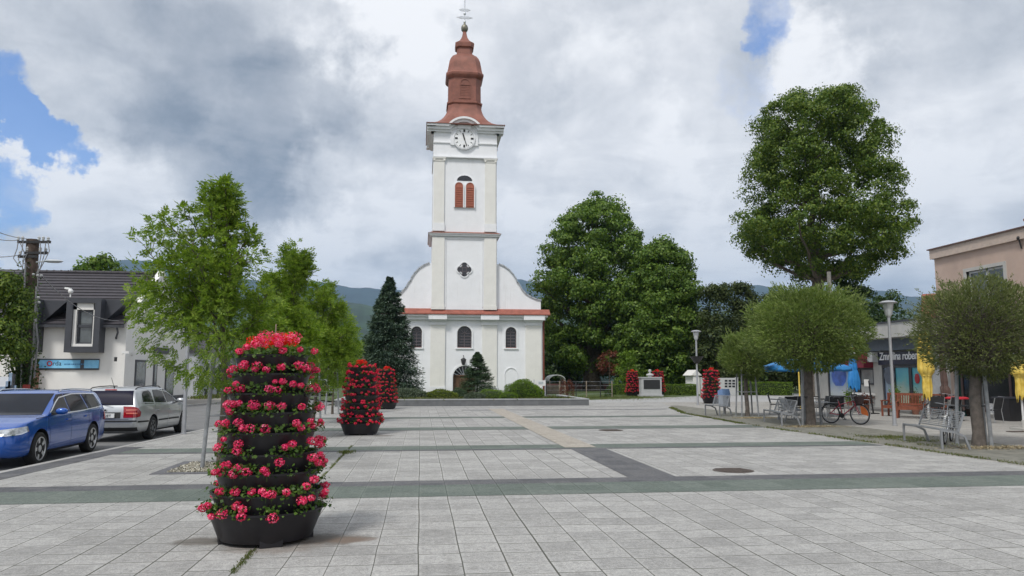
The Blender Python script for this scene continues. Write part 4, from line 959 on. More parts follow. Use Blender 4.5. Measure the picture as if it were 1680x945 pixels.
for i, (x0, x1, yt, Y, l) in enumerate(((585, 640, 556, 120, 'low dark tree in the distance between the young ash and the tall spruce'), (470, 560, 575, 130, 'distant street tree beyond the grey house'), (380, 470, 585, 120, 'distant green tree behind the big flower tower'), (555, 600, 590, 110, 'distant round tree left of the tall spruce'))):
    bg(l, Y, [(yt, x0+15, x1-15), (yt+12, x0+4, x1-4), (yt+35, x0, x1), (636, x0, x1)], 60, 90, 1.3, .5, L_linden, tr=.3)
tl = MB(); cs = []; 
n = 9000; az = rng.uniform(-.95, .95, n); Rr = rng.uniform(150, 340, n); P = np.stack([Rr*np.sin(az), Rr*np.cos(az), rng.random(n)**.8*(6+3*np.sin(az*23)+2*np.sin(az*61))], 1)
n2 = 7; idx = np.repeat(np.arange(n), n2); Pp = P[idx]+rng.normal(size=(n*n2, 3))*np.array([2, 2, 1.]); Pp[:, 2] = np.abs(Pp[:, 2])
tag(quads_mesh('far_wood', leaf_arrays(Pp, rdir(len(Pp)), rdir(len(Pp)), 1.5*rng.uniform(.5, 1.3, len(Pp)), 1.), L_dark), kind='stuff')

# ============================================================ FLOWER TOWERS
M_bowl = mat('black_plastic', (.012, .011, .014), .42, var=.2, scale=4, spec=.45, dirt=.0)
M_soil = mat('dark_soil', (.03, .022, .015), .95, var=.3, scale=20)
L_ger = leafmat('geranium_leaf', [(.03, .075, .010), (.06, .12, .018), (.10, .17, .03)], .5, .3)
L_pink = leafmat('pink_petal', [(.70, .012, .08), (.82, .03, .15), (.88, .07, .22), (.90, .24, .38)], .5, .25, .2)
L_crim = leafmat('crimson_petal', [(.66, .012, .055), (.80, .03, .10), (.86, .07, .15)], .5, .25, .2)
L_scar = leafmat('scarlet_petal', [(.68, .010, .008), (.80, .02, .012), (.85, .06, .03)], .5, .25, .2)
RIMPX = [580.7, 612, 645, 677, 711, 747, 779, 815, 846]; WPX = [123, 131, 137, 148, 153, 160, 171, 181, 190]
pb = gp(432, 889); PY = pb.y+.15; pc = Vector((aty(436, 880, PY).x, PY, 0))
tiers = []
for py, wpx in zip(RIMPX, WPX):
    yy = PY; r = 0
    for _ in range(3):
        yy = PY-r; r = (aty(436+wpx/2, py, PY).x-aty(436-wpx/2, py, PY).x)/2
    tiers.append((r, aty(436, py, PY-r).z))
tiers = tiers[::-1]            # bottom first
def heads_mesh(H, n_pet, rad, ps):
    """flower heads: balls of petals"""
    idx = np.repeat(np.arange(len(H)), n_pet); d = rdir(len(idx)); rr = rad[idx]
    P = H[idx]+d*rr[:, None]*rng.uniform(.75, 1.05, len(idx))[:, None]*np.array([1, 1, .8])
    D = unit(np.cross(d, rdir(len(idx))))*.9+d*.45
    P = P-unit(D)*ps*.5
    return leaf_arrays(P, D, d, ps*rng.uniform(.8, 1.2, len(idx)), ps*.95, .12)
def flower_tower(label, loc, rz, dense, seed, petal=.022, npet=70, heads=None, lm=L_pink, leafn=1., group='flower towers of stacked black bowls'):
    root = thing('flower_tower', label, 'planter', loc, rz, group); r_ = random.Random(seed)
    b = MB()
    for k in range(4): a = math.pi/2*k+.3; b.box((.30*math.cos(a), .30*math.sin(a), .06), (.34, .22, .12), a)
    b.lathe([(.44, .10), (.44, .17)], 28).build('foot', M_bowl, root)
    for ti, (r, z) in enumerate(tiers):
        h = .30 if ti == 0 else .245; rb = r-.135 if ti == 0 else r-.10
        bm_ = MB().lathe([(rb, z-h), (rb+.015, z-h), (r-.012, z-.02), (r+.006, z-.018), (r+.008, z), (r-.02, z), (r-.03, z-.04), (r-.25, z-.05)], 64)
        bowl = bm_.build('bowl', M_bowl, root, 40)
        MB().lathe([(r-.24, z-.06), (r-.03, z-.045)], 32).build('soil', M_soil, bowl) if ti == 0 else None
        H, HR, LC = [], [], []
        if heads:
            tt = heads[len(tiers)-1-ti]
            for dx, dz, q in tt:
                rad_ = r+.02-.03*abs(math.sin(dx*40)); s = max(-.995, min(.995, dx/(r+.06))); a = -math.pi/2+math.asin(s)
                rr2 = r+.01+.05*abs(s)**3
                H.append((rr2*math.cos(a), rr2*math.sin(a), z+dz)); HR.append(q)
                if r_.random() < .95: LC.append((a+r_.gauss(0, .12), rr2-.04))
        na = int((9 if heads else (17 if ti < 8 else 12))*dense)
        for k in range(na):
            a = (math.pi*(k+.5)/na+r_.uniform(-.1, .1)) if heads else (2*math.pi*k/na+r_.uniform(-.15, .15))
            if heads and (ti == 8 or not (.12 < a < math.pi-.12)): continue
            q = r_.uniform(.032, .056)
            rr2 = r+r_.uniform(-.03, .06); H.append((rr2*math.cos(a), rr2*math.sin(a), z+r_.uniform(-.02, .11))); HR.append(q)
            if r_.random() < .6: LC.append((a+r_.gauss(0, .15), rr2-.04))
            if r_.random() < .35*dense: H.append((rr2*math.cos(a+.12), rr2*math.sin(a+.12), z+r_.uniform(.0, .09))); HR.append(q*.8)
        if heads:
            for k in range(5): LC.append((r_.uniform(-math.pi+.25, -.25), r-.02))
        if ti == 8:
            for k in range(11):
                a = r_.uniform(0, 6.28); rr2 = r_.uniform(.02, .27); H.append((rr2*math.cos(a), rr2*math.sin(a), z+r_.uniform(.09, .2))); HR.append(r_.uniform(.05, .085)); LC.append((a, rr2))
        H = np.array(H); HR = np.array(HR)
        if ti == 8:
            sc = (np.hypot(H[:, 0], H[:, 1]) < .3)
            quads_mesh('flowers', np.concatenate([heads_mesh(H[sc], npet, HR[sc], petal)]), L_scar, bowl)
            H, HR = H[~sc], HR[~sc]
        quads_mesh('flowers', heads_mesh(H, npet, HR, petal), lm, bowl)
        LCa = np.repeat(np.array(LC), max(3, int(17*leafn)), 0); n = len(LCa); aa = LCa[:, 0]+rng.normal(size=n)*.10/max(r, .3)*.6; rr_ = LCa[:, 1]+rng.normal(size=n)*.04
        P = np.stack([rr_*np.cos(aa), rr_*np.sin(aa), z-.01+rng.uniform(-.02, .10, n)], 1); outw = np.stack([np.cos(aa), np.sin(aa), np.zeros(n)], 1)
        Nn = unit(outw*.6+np.array([0, 0, .8])+rdir(n)*.6); D = unit(outw*.6+rdir(n)); sz = .042*rng.uniform(.6, 1.35, n)/(.6+.4*leafn)
        V1 = leaf_arrays(P, D, Nn, sz, sz*1.05, .1)
        hh = H if len(H) else np.zeros((1, 3)); st = unit(hh*np.array([1, 1, 0])+1e-6)        # stems
        V2 = leaf_arrays(hh-np.array([0, 0, .09]), np.tile([0, 0, 1.], (len(hh), 1)), st, .1, .006, 0)
        quads_mesh('foliage', np.concatenate([V1, V2]), L_ger, bowl)
    MB().tube([(.02, 0, tiers[-1][1]-.1), (.03, 0, tiers[-1][1]+.33)], .008, 6).build('support_cane', M_stakew, root)
    return root
# flower heads of the near tower: offset across (m), height above the rim (m), size
hp = [
 [(195, 125, .04), (225, 110, .04), (372, 122, .045), (355, 100, .045), (470, 122, .04), (430, 118, .035), (285, 90, .08), (350, 75, .085), (410, 74, .08), (300, 70, .07), (268, 100, .06)],
 [(175, 190, .05), (217, 180, .055), (275, 178, .055), (268, 190, .04), (312, 192, .04), (370, 183, .045), (430, 176, .055), (452, 188, .055), (487, 194, .045), (222, 168, .035)],
 [(160, 268, .045), (211, 260, .05), (190, 243, .035), (330, 262, .05), (360, 266, .045), (415, 245, .04), (380, 235, .04), (350, 235, .025), (475, 258, .055), (491, 265, .045), (440, 250, .035)],
 [(160, 325, .05), (190, 318, .045), (172, 345, .045), (272, 318, .06), (262, 328, .04), (285, 325, .04), (335, 322, .055), (380, 325, .05), (448, 328, .04), (497, 332, .055), (210, 315, .035)],
 [(123, 393, .04), (155, 388, .045), (212, 385, .05), (232, 405, .045), (262, 405, .055), (322, 405, .055), (435, 388, .045), (450, 406, .04), (480, 400, .04), (475, 382, .03), (500, 385, .025)],
 [(130, 480, .055), (152, 448, .03), (216, 462, .05), (215, 488, .055), (400, 474, .04), (425, 463, .045), (485, 457, .055), (503, 473, .045)],
 [(122, 572, .04), (152, 566, .055), (175, 540, .05), (160, 545, .04), (206, 570, .055), (222, 546, .045), (260, 561, .055), (328, 556, .045), (340, 568, .03), (385, 528, .05), (493, 518, .055), (508, 540, .045), (531, 540, .035), (512, 510, .03)],
 [(152, 637, .05), (217, 635, .05), (285, 631, .04), (325, 630, .04), (340, 643, .04), (362, 643, .05), (416, 638, .045), (480, 622, .045), (503, 600, .05)],
 [(75, 712, .05), (102, 697, .045), (122, 733, .035), (170, 718, .06), (232, 685, .055), (255, 697, .045), (250, 722, .05), (370, 728, .06), (471, 672, .055), (500, 667, .04), (537, 655, .04)]]
HD = []
for row, py, (r, z) in zip(hp, RIMPX, tiers[::-1]):
    o = []
    for a, b_, q in row:
        X, Yp = 300+a/2.2233, 520+b_/2.2233; p = aty(X, Yp, PY-r*.85); o.append((p.x-aty(436, Yp, PY-r*.85).x, p.z-z, q))
    HD.append(o)
flower_tower('largest flower tower in the foreground, pink and red geraniums in nine black bowls', pc, 0, 1.0, 3, heads=HD, petal=.021, npet=95, leafn=1.5)
proto = flower_tower('flower tower thick with crimson blooms, second from the camera on the left side', gp(590, 714)+Vector((0, .3, 0)), .4, 1.35, 5, petal=.032, npet=34, lm=L_crim, leafn=.6)
proto2 = copy_tree(proto, 'flower tower just behind the second one, in front of the raised stone bed', gp(632, 671.5)+Vector((0, .3, 0)), 2.1)
copy_tree(proto, 'flower tower beside the slim lamp post and the litter bin', gp(1171, 662)+Vector((0, .3, 0)), 1.2)
mon = gp(1066, 650); mon.z = 0
copy_tree(proto, 'flower tower half hidden behind the left side of the stone monument', mon+Vector((-1.15, .9, 0)), 4.0)
copy_tree(proto, 'flower tower half hidden behind the right side of the stone monument', mon+Vector((.98, .95, 0)), 5.0)
# ============================================================ CARS
M_blue = mat('blue_car_paint', (.004, .078, .38), .22, .25, var=.03, scale=2, coat=1.)
M_silver = mat('silver_car_paint', (.50, .52, .54), .32, .6, var=.03, scale=2, coat=.8)
M_carglass = mat('car_glass', (.008, .010, .016), .05, var=.1, spec=.16)
M_tint = mat('tinted_glass', (.008, .008, .025), .35, var=.1, spec=.06)
M_tyre = mat('tyre_rubber', (.018, .018, .019), .85, var=.2, scale=20, bump=.3)
M_trimb = mat('black_trim', (.016, .016, .018), .6)
M_alloy = mat('alloy_rim', (.62, .63, .65), .28, .8, var=.05)
M_steelrim = mat('grey_wheel_cover', (.16, .165, .17), .45, .4)
M_chrome = mat('chrome_strip', (.75, .76, .78), .15, 1., var=.02)
M_lamp = mat('headlight_lens', (.42, .44, .47), .08, .3, var=.35, scale=14, coat=1.)
M_red = mat('red_light_lens', (.28, .006, .010), .15, var=.25, scale=12, coat=1.)
M_redl = mat('pale_red_lens', (.65, .18, .13), .15, coat=1.)
M_plate = mat('white_plate', (.72, .73, .74), .5, var=.03)
M_blueband = mat('plate_blue', (.02, .06, .35), .5)
def catmull(t, ps):
    xs = [p[0] for p in ps]; return float(np.interp(t, xs, [p[1] for p in ps]))
def smooth_prof(ps, n=400, w=9):
    ps = sorted(ps); xs = np.linspace(ps[0][0], ps[-1][0], n); ys = np.interp(xs, [p[0] for p in ps], [p[1] for p in ps])
    k = np.hanning(w+2)[1:-1]; k /= k.sum(); yy = np.convolve(np.pad(ys, w//2, 'edge'), k, 'valid'); yy[0] = ys[0]; yy[-1] = ys[-1]
    return lambda x: float(np.interp(x, xs, yy))
M_black = M_trimb if 'black_iron' not in MATS else MATS['black_iron']
def car(label, loc, rz, spec):
    root = thing('parked_car', label, 'car', loc, rz, 'cars parked along the kerb'); L = spec['L']/2
    top = smooth_prof(spec['top'], 500, 13); wid = smooth_prof(spec['wid'], 300, 11); bot = smooth_prof(spec['bot'], 200, 5)
    belt = smooth_prof(spec['belt'], 200, 21)
    u = np.concatenate([np.linspace(0, .06, 12), np.linspace(.07, .93, 92), np.linspace(.94, 1, 12)]); X = -L+2*L*u
    rings = []
    for x in X:
        zt, zb_, w, bl = top(x), bot(x), wid(x), belt(x); bl = min(bl, zt-.012); h = max(zt-bl, .012)
        yr = .965*w-h*.40-.0
        c = [(0, zb_), (.78*w, zb_), (.93*w, zb_+.025), (.985*w, zb_+.14), (1.0*w, zb_+(bl-zb_)*.52), (.992*w, zb_+(bl-zb_)*.74), (.965*w, bl-.02), (.955*w, bl+.004), (yr+.010, bl+h*.80), (yr-.03, bl+h*.93), (yr*.80, bl+h*.985), (yr*.42, zt), (0, zt+.004)]
        pts = c
        for _ in range(2):
            q = [pts[0]]
            for a, b_ in zip(pts[:-1], pts[1:]): q += [(a[0]*.75+b_[0]*.25, a[1]*.75+b_[1]*.25), (a[0]*.25+b_[0]*.75, a[1]*.25+b_[1]*.75)]
            q.append(pts[-1]); pts = q
        ring = [(x, y, z) for y, z in pts]+[(x, -y, z) for y, z in reversed(pts[1:-1])]
        rings.append(ring)
    n = len(rings[0]); q = MB(); q.v = [v for r in rings for v in r]
    q.f = [(i*n+j, i*n+(j+1) % n, (i+1)*n+(j+1) % n, (i+1)*n+j) for i in range(len(rings)-1) for j in range(n)]+[tuple(range(n)), tuple(range((len(rings)-1)*n, len(rings)*n))[::-1]]
    q.m = [0]*len(q.f)
    body = q.build('body', [spec['paint'], M_trimb], root, 50)
    bm = bmesh.new(); bm.from_mesh(body.data); bvh = BVHTree.FromBMesh(bm); bm.free()
    wr = spec['wr']
    cb = MB()
    for ax in spec['axles']:
        for sg in (-1, 1): cb.lathe([(wr+.055, sg*.55), (wr+.055, sg*1.1)][::1 if sg > 0 else -1], 36, (ax, 0, wr+.015), axis='Y')
    me_old = body.data
    cut(body, cb, M_trimb); body.data.shade_smooth(); body.data.set_sharp_from_angle(angle=R(50))
    def proj(name, polys, d, m, par, off=.006, n=5, up=(0, 0, 1), skirt=True, smooth=60):
        """flat outlines (h, z) thrown along -d on to the body; d points outward"""
        d = Vector(d).normalized(); hx = Vector(up).cross(d).normalized(); b = bmesh.new()
        for poly in polys:
            vs = [b.verts.new((hx*a)+Vector((0, 0, z))) for a, z in poly]; b.faces.new(vs)
        bmesh.ops.triangulate(b, faces=b.faces)
        for _ in range(n):
            es = [e for e in b.edges if e.calc_length() > .045]
            if not es: break
            bmesh.ops.subdivide_edges(b, edges=es, cuts=1); bmesh.ops.triangulate(b, faces=[f for f in b.faces if len(f.verts) > 3])
        bad = []
        for v in b.verts:
            o_ = v.co-hx*0+d*6; loc_, nr, _, _ = bvh.ray_cast(o_, -d)
            if loc_ is None: bad.append(v); continue
            v.co = loc_+nr*off
        bmesh.ops.delete(b, geom=bad, context='VERTS')
        bmesh.ops.recalc_face_normals(b, faces=b.faces)
        me = bpy.data.meshes.new(name); b.to_mesh(me); b.free(); me.materials.append(m); me.shade_smooth()
        o = bpy.data.objects.new(name, me); COL.objects.link(o); o.parent = par; return o
    def line(name, pts, sg, wd, m, par, off=.004):
        polys = []
        for (a, za), (b_, zb_) in zip(pts[:-1], pts[1:]):
            dd = Vector((b_-a, zb_-za)).normalized(); nn = Vector((-dd.y, dd.x))*wd/2
            a2, b2, za2, zb2 = a*-sg, b_*-sg, za, zb_; nn.x *= -sg
            p = [(a2+nn.x, za2+nn.y), (b2+nn.x, zb2+nn.y), (b2-nn.x, zb2-nn.y), (a2-nn.x, za2-nn.y)]
            polys.append(p)
        return proj(name, polys, (0, sg, 0), m, par, off)
    # hx for d=(0,sg,0): up x d = (-sg,0,0)  -> h = -sg*x ; for d=(1,0,0): up x d = (0,1,0) -> h = y ; for d=(-1,0,0): h=-y
    S_ = lambda poly, sg: [(-sg*x, z) for x, z in poly]
    ws = proj('windscreen', [spec['wscreen']], (1, 0, .35), M_carglass, body, .006) if 0 else proj('windscreen', [spec['wscreen']], (1, 0, 0), M_carglass, body)
    proj('rear_window', [spec['rwin']], (-1, 0, 0), M_tint, body)
    for sg in (-1, 1):
        for w_ in spec['side']: proj('side_window', [S_(w_, sg)], (0, sg, 0), spec['sg'], body)
        line('window_surround', [(x, min(z, belt(x)+(top(x)-belt(x))*.80)) for x, z in spec['surround']], sg, .022, spec['wtrim'], body, .012)
        line('belt_strip', spec['beltline'], sg, .022, spec['wtrim'], body, .012)
        for s_ in spec['seams']: line('door_gap', s_, sg, .009, M_trimb, body)
        for s_ in spec['strips']: line('side_strip', s_, sg, .045, M_trimb, body, .012)
        line('sill', [(spec['axles'][1]+wr+.06, .235), (spec['axles'][0]-wr-.06, .235)], sg, .07, M_trimb, body, .005)
        for hx_, hz in spec['handles']:
            y = bvh.ray_cast(Vector((hx_, 6*sg, hz)), Vector((0, -sg, 0)))[0].y
            MB().box((hx_, y+sg*.018, hz), (.19, .03, .032)).build('door_handle', spec['paint'], body)
        # mirror
        mx, mz = spec['mirror']; y = bvh.ray_cast(Vector((mx, 6*sg, mz-.03)), Vector((0, -sg, 0)))[0].y
        mm = MB().ball((mx+.0, y+sg*.15, mz+.04), .12, 14, 0, .62, 1.05, .62); mir = mm.build('wing_mirror', spec['paint'], body, 60)
        MB().bar((mx, y-sg*.02, mz-.02), (mx, y+sg*.1, mz-.0), .05, .035).build('mirror_arm', M_trimb, mir)
        rr = [(x, sg*(.965*wid(x)-(top(x)-belt(x))*.40-.06), top(x)-.022+.035*(0 if i in (0, len(spec['rail'])-1) else 1)) for i, x in enumerate(spec['rail'])]
        MB().tube(rr, .014, 8).build('roof_rail', spec['railm'], body, 60)
    def wheel(x, sg):
        w_ = thing('wheel', None, None, (x, sg*spec['track'], wr)); w_.parent = root; w_.rotation_euler = (0, 0, 0 if sg > 0 else math.pi)
        rr = spec['rr']
        MB().lathe([(rr, -.11), (wr-.03, -.105), (wr-.006, -.085), (wr, -.05), (wr, .05), (wr-.006, .085), (wr-.03, .105), (rr+.01, .108), (rr-.01, .09)], 40, axis='Y').build('tyre', M_tyre, w_)
        r_ = MB().lathe([(rr-.012, -.09), (rr, .09), (rr, .103), (rr-.018, .103), (rr-.03, .06), (rr-.03, .0), (.01, -.0)], 40, axis='Y')
        k = spec['spokes']
        for i in range(k):
            a = 2*math.pi*i/k; 
            for da in ((-.10, .10) if spec['split'] else (0,)):
                r_.bar((.05*math.cos(a), .075, .05*math.sin(a)), ((rr-.01)*math.cos(a+da), .088, (rr-.01)*math.sin(a+da)), spec['sw'], .02, up=(0, 1, 0))
        r_.lathe([(.07, .05), (.07, .09), (.05, .1), (.03, .1)], 16, axis='Y')
        r_.build('rim', spec['rim'], w_, 40)
        if spec['split']: MB().lathe([(rr-.05, -.02), (rr-.05, .02)], 30, axis='Y').build('brake_disc', M_steelrim, w_)
        return w_
    for x in spec['axles']:
        for sg in (-1, 1): wheel(x, sg)
    return root, body, proj, line, bvh
# estate car profiles (x forward)
blue = dict(L=4.66, paint=M_blue, top=[(-2.33, .62), (-2.315, .80), (-2.27, 1.0), (-2.14, 1.22), (-2.0, 1.38), (-1.85, 1.425), (-1.3, 1.455), (-.5, 1.475), (0, 1.462), (.25, 1.41), (.6, 1.24), (1.0, 1.035), (1.1, .99), (1.5, .945), (1.9, .87), (2.15, .79), (2.25, .72), (2.32, .62), (2.33, .58)],
  wid=[(-2.33, .66), (-2.27, .78), (-2.1, .855), (-1.7, .892), (-1.2, .903), (0, .905), (1.2, .900), (1.6, .892), (1.9, .865), (2.1, .81), (2.25, .71), (2.33, .56)],
  bot=[(-2.33, .36), (-2.2, .24), (-2.0, .20), (2.0, .19), (2.2, .21), (2.33, .26)], belt=[(-2.33, .90), (-2.0, .99), (-1.0, .975), (0, .955), (.8, .925), (1.2, .89), (1.8, .80), (2.33, .60)],
  axles=(1.42, -1.26), wr=.328, rr=.235, track=.795, rim=M_alloy, spokes=5, split=True, sw=.042, railm=M_chrome, sg=M_carglass, wtrim=M_chrome,
  wscreen=[(-.74, .985), (.74, .985), (.60, 1.395), (-.60, 1.395)], rwin=[(-.66, 1.0), (.66, 1.0), (.54, 1.37), (-.54, 1.37)],
  side=[[(.90, .985), (.02, 1.0), (.02, 1.385), (.26, 1.375), (.50, 1.26)], [(-.04, 1.0), (-.98, 1.015), (-.86, 1.375), (-.04, 1.385)], [(-1.06, 1.02), (-1.88, 1.06), (-1.66, 1.33), (-.95, 1.372)]],
  surround=[(1.0, .975), (.52, 1.275), (.27, 1.40), (-.4, 1.415), (-1.0, 1.40), (-1.70, 1.35), (-1.93, 1.07)], beltline=[(1.0, .972), (-.5, .985), (-1.93, 1.045)],
  seams=[[(1.06, .93), (1.03, .60), (.98, .30)], [(0, .97), (-.02, .60), (-.02, .30)], [(-.99, .98), (-1.02, .72), (-.90, .52)], [(1.0, .95), (1.5, .93)]], strips=[], handles=[(.14, .845), (-.86, .865)], mirror=(.78, 1.0), rail=[.05, -.1, -.6, -1.2, -1.7, -1.85])
silver = dict(blue); silver.update(L=4.57, paint=M_silver, top=[(-2.285, .58), (-2.28, .70), (-2.255, .86), (-2.20, 1.0), (-2.08, 1.25), (-1.98, 1.385), (-1.86, 1.43), (-1.3, 1.46), (-.5, 1.472), (0, 1.455), (.25, 1.40), (.6, 1.23), (.95, 1.04), (1.05, .995), (1.5, .94), (1.9, .85), (2.15, .75), (2.27, .62), (2.285, .56)],
  wid=[(-2.285, .74), (-2.25, .80), (-2.1, .85), (-1.7, .878), (-1.2, .885), (0, .885), (1.2, .88), (1.6, .87), (1.9, .84), (2.1, .78), (2.285, .55)],
  bot=[(-2.285, .40), (-2.2, .30), (-2.0, .22), (2.0, .19), (2.285, .26)], belt=[(-2.285, .86), (-2.0, .965), (-1.0, .955), (0, .945), (.8, .92), (1.2, .88), (1.8, .79), (2.285, .58)],
  axles=(1.40, -1.18), wr=.318, rr=.215, track=.775, rim=M_steelrim, spokes=7, split=False, sw=.055, railm=M_trimb, wtrim=M_silver, sg=M_carglass,
  rwin=[(-.70, .985), (.70, .985), (.60, 1.365), (-.60, 1.365)],
  side=[[(.86, .975), (.02, .985), (.02, 1.375), (.24, 1.365), (.48, 1.25)], [(-.06, .985), (-.98, .99), (-.90, 1.15), (-.80, 1.365), (-.06, 1.375)], [(-1.06, 1.0), (-1.12, .99), (-1.72, 1.01), (-1.80, 1.06), (-1.66, 1.27), (-1.50, 1.34), (-1.10, 1.362), (-1.0, 1.3)]],
  surround=[(.95, .965), (.50, 1.27), (.27, 1.39), (-.4, 1.405)], seams=[[(1.0, .93), (.98, .60), (.95, .30)], [(-.02, .95), (-.02, .60), (-.02, .30)], [(-1.02, .96), (-1.02, .74), (-.86, .52)]],
  strips=[[(.95, .50), (.0, .515)], [(-.04, .515), (-.80, .52)], [(-1.56, .53), (-2.18, .545)]], handles=[(.14, .80), (-.86, .815)], mirror=(.74, .985))
HD_C = R(90)+R(5.2-6.8)     # the cars stand along the street
def place(pxs, facing, z=-.10, axf=None):
    a, b_ = gp(*pxs[0], z), gp(*pxs[1], z); return a, b_
# blue car: faces the camera; its left wheels at these pixels
fw, rw = gp(63, 763, -.1), gp(152, 741.5, -.1)
dirc = Vector((math.sin(R(1.8)), -math.cos(R(1.8)), 0)); mid = (fw+rw)/2; rzb = math.atan2(dirc.y, dirc.x); left = Vector((-dirc.y, dirc.x, 0))
wb = 2.68; ctr = mid-left*(.795+.1)-dirc*(.08)
ctr.z = -.10
root, body, proj, line, bvh = car('bright blue estate car facing the camera, parked at the kerb at the left edge', ctr, rzb, blue)
for sg in (-1, 1):
    h = proj('headlight', [[(sg*a, z) for a, z in ((-.62, .70), (-.80, .65), (-1.10, .635), (-1.19, .66), (-1.17, .74), (-.90, .775), (-.64, .80))]], (1, sg*.9, 0), M_lamp, body, .008)
    proj('headlight_edge', [[(sg*a, z) for a, z in ((-.62, .70), (-.80, .65), (-1.10, .635), (-1.10, .65), (-.80, .67), (-.62, .72))]], (1, sg*.9, 0), M_chrome, body, .012)
    proj('fog_recess', [[(sg*a, z) for a, z in ((-.74, .33), (-1.15, .30), (-1.2, .45), (-.80, .46))]], (1, sg*.5, 0), M_trimb, body, .006)
    proj('fog_light', [[(sg*(-1.0+.07*math.cos(t)), .38+.045*math.sin(t)) for t in np.linspace(0, 6.28, 12)[:-1]]], (1, sg*.5, 0), M_lamp, body, .012)
proj('grille', [[(-.42, .52), (.42, .52), (.46, .70), (-.46, .70)]], (1, 0, 0), M_trimb, body, .01); proj('lower_grille', [[(-.5, .28), (.5, .28), (.46, .42), (-.46, .42)]], (1, 0, 0), M_trimb, body, .01)
pl_ = proj('number_plate', [[(-.26, .44), (.26, .44), (.26, .55), (-.26, .55)]], (1, 0, 0), M_plate, body, .02)
for sg in (-1, 1): proj('tail_light', [[(-sg*a, z) for a, z in ((-.56, .72), (-.95, .70), (-.98, .86), (-.58, .90))]], (-1, sg*.8, 0), M_red, body, .008)
# silver car: faces away; right wheels towards the kerb
rw2, fw2 = gp(250, 720.5, -.1), gp(291, 711, -.1)
dir2 = Vector((-math.sin(R(-1.8)), math.cos(R(-1.8)), 0)); dir2 = Vector((math.sin(R(1.2)), math.cos(R(1.2)), 0)); rz2 = math.atan2(dir2.y, dir2.x); left2 = Vector((-dir2.y, dir2.x, 0))
ctr2 = rw2+dir2*1.18+left2*(.775+.1); ctr2.z = -.10
root2, body2, proj2, line2, bvh2 = car('silver estate car seen from behind, parked at the kerb in front of the blue car', ctr2, rz2, silver)
for sg in (-1, 1):
    t_ = proj2('tail_light', [[(sg*a, z) for a, z in ((.98, .655), (.70, .66), (.58, .68), (.56, .80), (.64, .90), (.76, .945), (.97, .955))]], (-1, sg*.75, 0), M_red, body2, .012)
    proj2('light_stripe', [[(sg*a, z) for a, z in ((.92, .755), (.68, .755), (.68, .785), (.92, .785))], [(sg*a, z) for a, z in ((.92, .845), (.70, .845), (.70, .87), (.92, .87))]], (-1, sg*.75, 0), M_redl, t_, .018)
proj2('rear_strip', [[(-.80, .545), (.80, .545), (.80, .585), (-.80, .585)]], (-1, 0, 0), M_trimb, body2, .012)
proj2('bumper_bottom', [[(-.80, .30), (.80, .30), (.80, .40), (-.80, .40)]], (-1, 0, 0), M_trimb, body2, .008)
proj2('boot_gap', [[(-.62, .61), (.62, .61), (.62, .62), (-.62, .62)]], (-1, 0, 0), M_trimb, body2, .006)
proj2('number_recess', [[(-.40, .64), (.40, .64), (.40, .80), (-.40, .80)]], (-1, 0, 0), M_trimb, body2, .008)
MB().box((-2.305, 0, .715), (.03, .52, .115)).build('number_plate', M_plate, body2)
pr_ = bvh2.ray_cast(Vector((-6, 0, .715)), Vector((1, 0, 0)))[0].x
TM = Matrix.Translation((-2.328, .235, .68)) @ Matrix(((0, 0, -1), (-1, 0, 0), (0, 1, 0))).to_4x4()
text('MT 172ET', .098, M_trimb, TM, body2, 'plate_lettering', .002, world=False)
MB().ball((-2.262, 0, .86), .045, 12, 0, .4, 1, 1).build('badge', M_chrome, body2); MB().ball((-2.272, 0, .86), .03, 12, 0, .4, 1, 1).build('badge_centre', M_trimb, body2)
proj2('model_badge', [[(-.60+k*.05, .865), (-.565+k*.05, .865), (-.565+k*.05, .90), (-.60+k*.05, .90)] for k in range(4)], (-1, 0, 0), M_steelrim, body2, .008)
proj2('brake_light', [[(-.16, 1.375), (.16, 1.375), (.15, 1.40), (-.15, 1.40)]], (-1, 0, 0), M_red, body2, .016)
MB().tube([(-1.75, -.0, 1.43), (-1.98, -.0, 1.72)], .006, 6).tube([(-1.73, 0, 1.42), (-1.79, 0, 1.50)], .016, 6).build('aerial', M_trimb, body2)
o = MB().bar((-2.30, -.15, 1.03), (-2.20, .25, 1.06), .015, .02).build('rear_wiper', M_trimb, body2)
# a distant pale car down the street
# ============================================================ BUILDINGS
M_wall = mat('white_render', (.72, .71, .685), .9, var=.03, scale=1.2, bump=.15, bscale=60, dirt=.05)
M_anth = mat('anthracite_sheet', (.045, .048, .058), .5, var=.1, scale=3)
M_slate = mat('dark_brown_roof_tiles', (.045, .041, .048), .75, var=.15, scale=3)
M_glassg = mat('grey_window_glass', (.10, .115, .12), .08, var=.25, scale=1.5, spec=.8)
M_concrete = mat('pale_concrete', (.42, .41, .385), .9, var=.08, scale=2, bump=.2, dirt=.25)
M_peach = mat('peach_render', (.46, .345, .285), .92, var=.06, scale=1.2, bump=.3, bscale=45, dirt=.22)
M_frame = mat('white_window_frame', (.70, .70, .69), .5, var=.03)
M_bluegrey = mat('blue_grey_fascia', (.12, .145, .175), .7, var=.08)
M_navy = mat('navy_sign', (.012, .016, .042), .35, var=.1)
M_skyblue = mat('sky_blue_sign', (.10, .38, .66), .45, var=.12, scale=1.2, col2=(.22, .52, .74))
M_redsign = mat('red_sign', (.38, .02, .03), .45, var=.08)
M_maroon = mat('maroon_awning', (.22, .02, .04), .6)
M_letter = mat('white_lettering', (.85, .85, .85), .5, var=.01)
streaky(M_wall, .22); streaky(M_concrete, .5); streaky(M_peach, .3)
XH = gp(296, 661, -.1).x; YH = atx(201, 660, XH).y            # corner of the white house
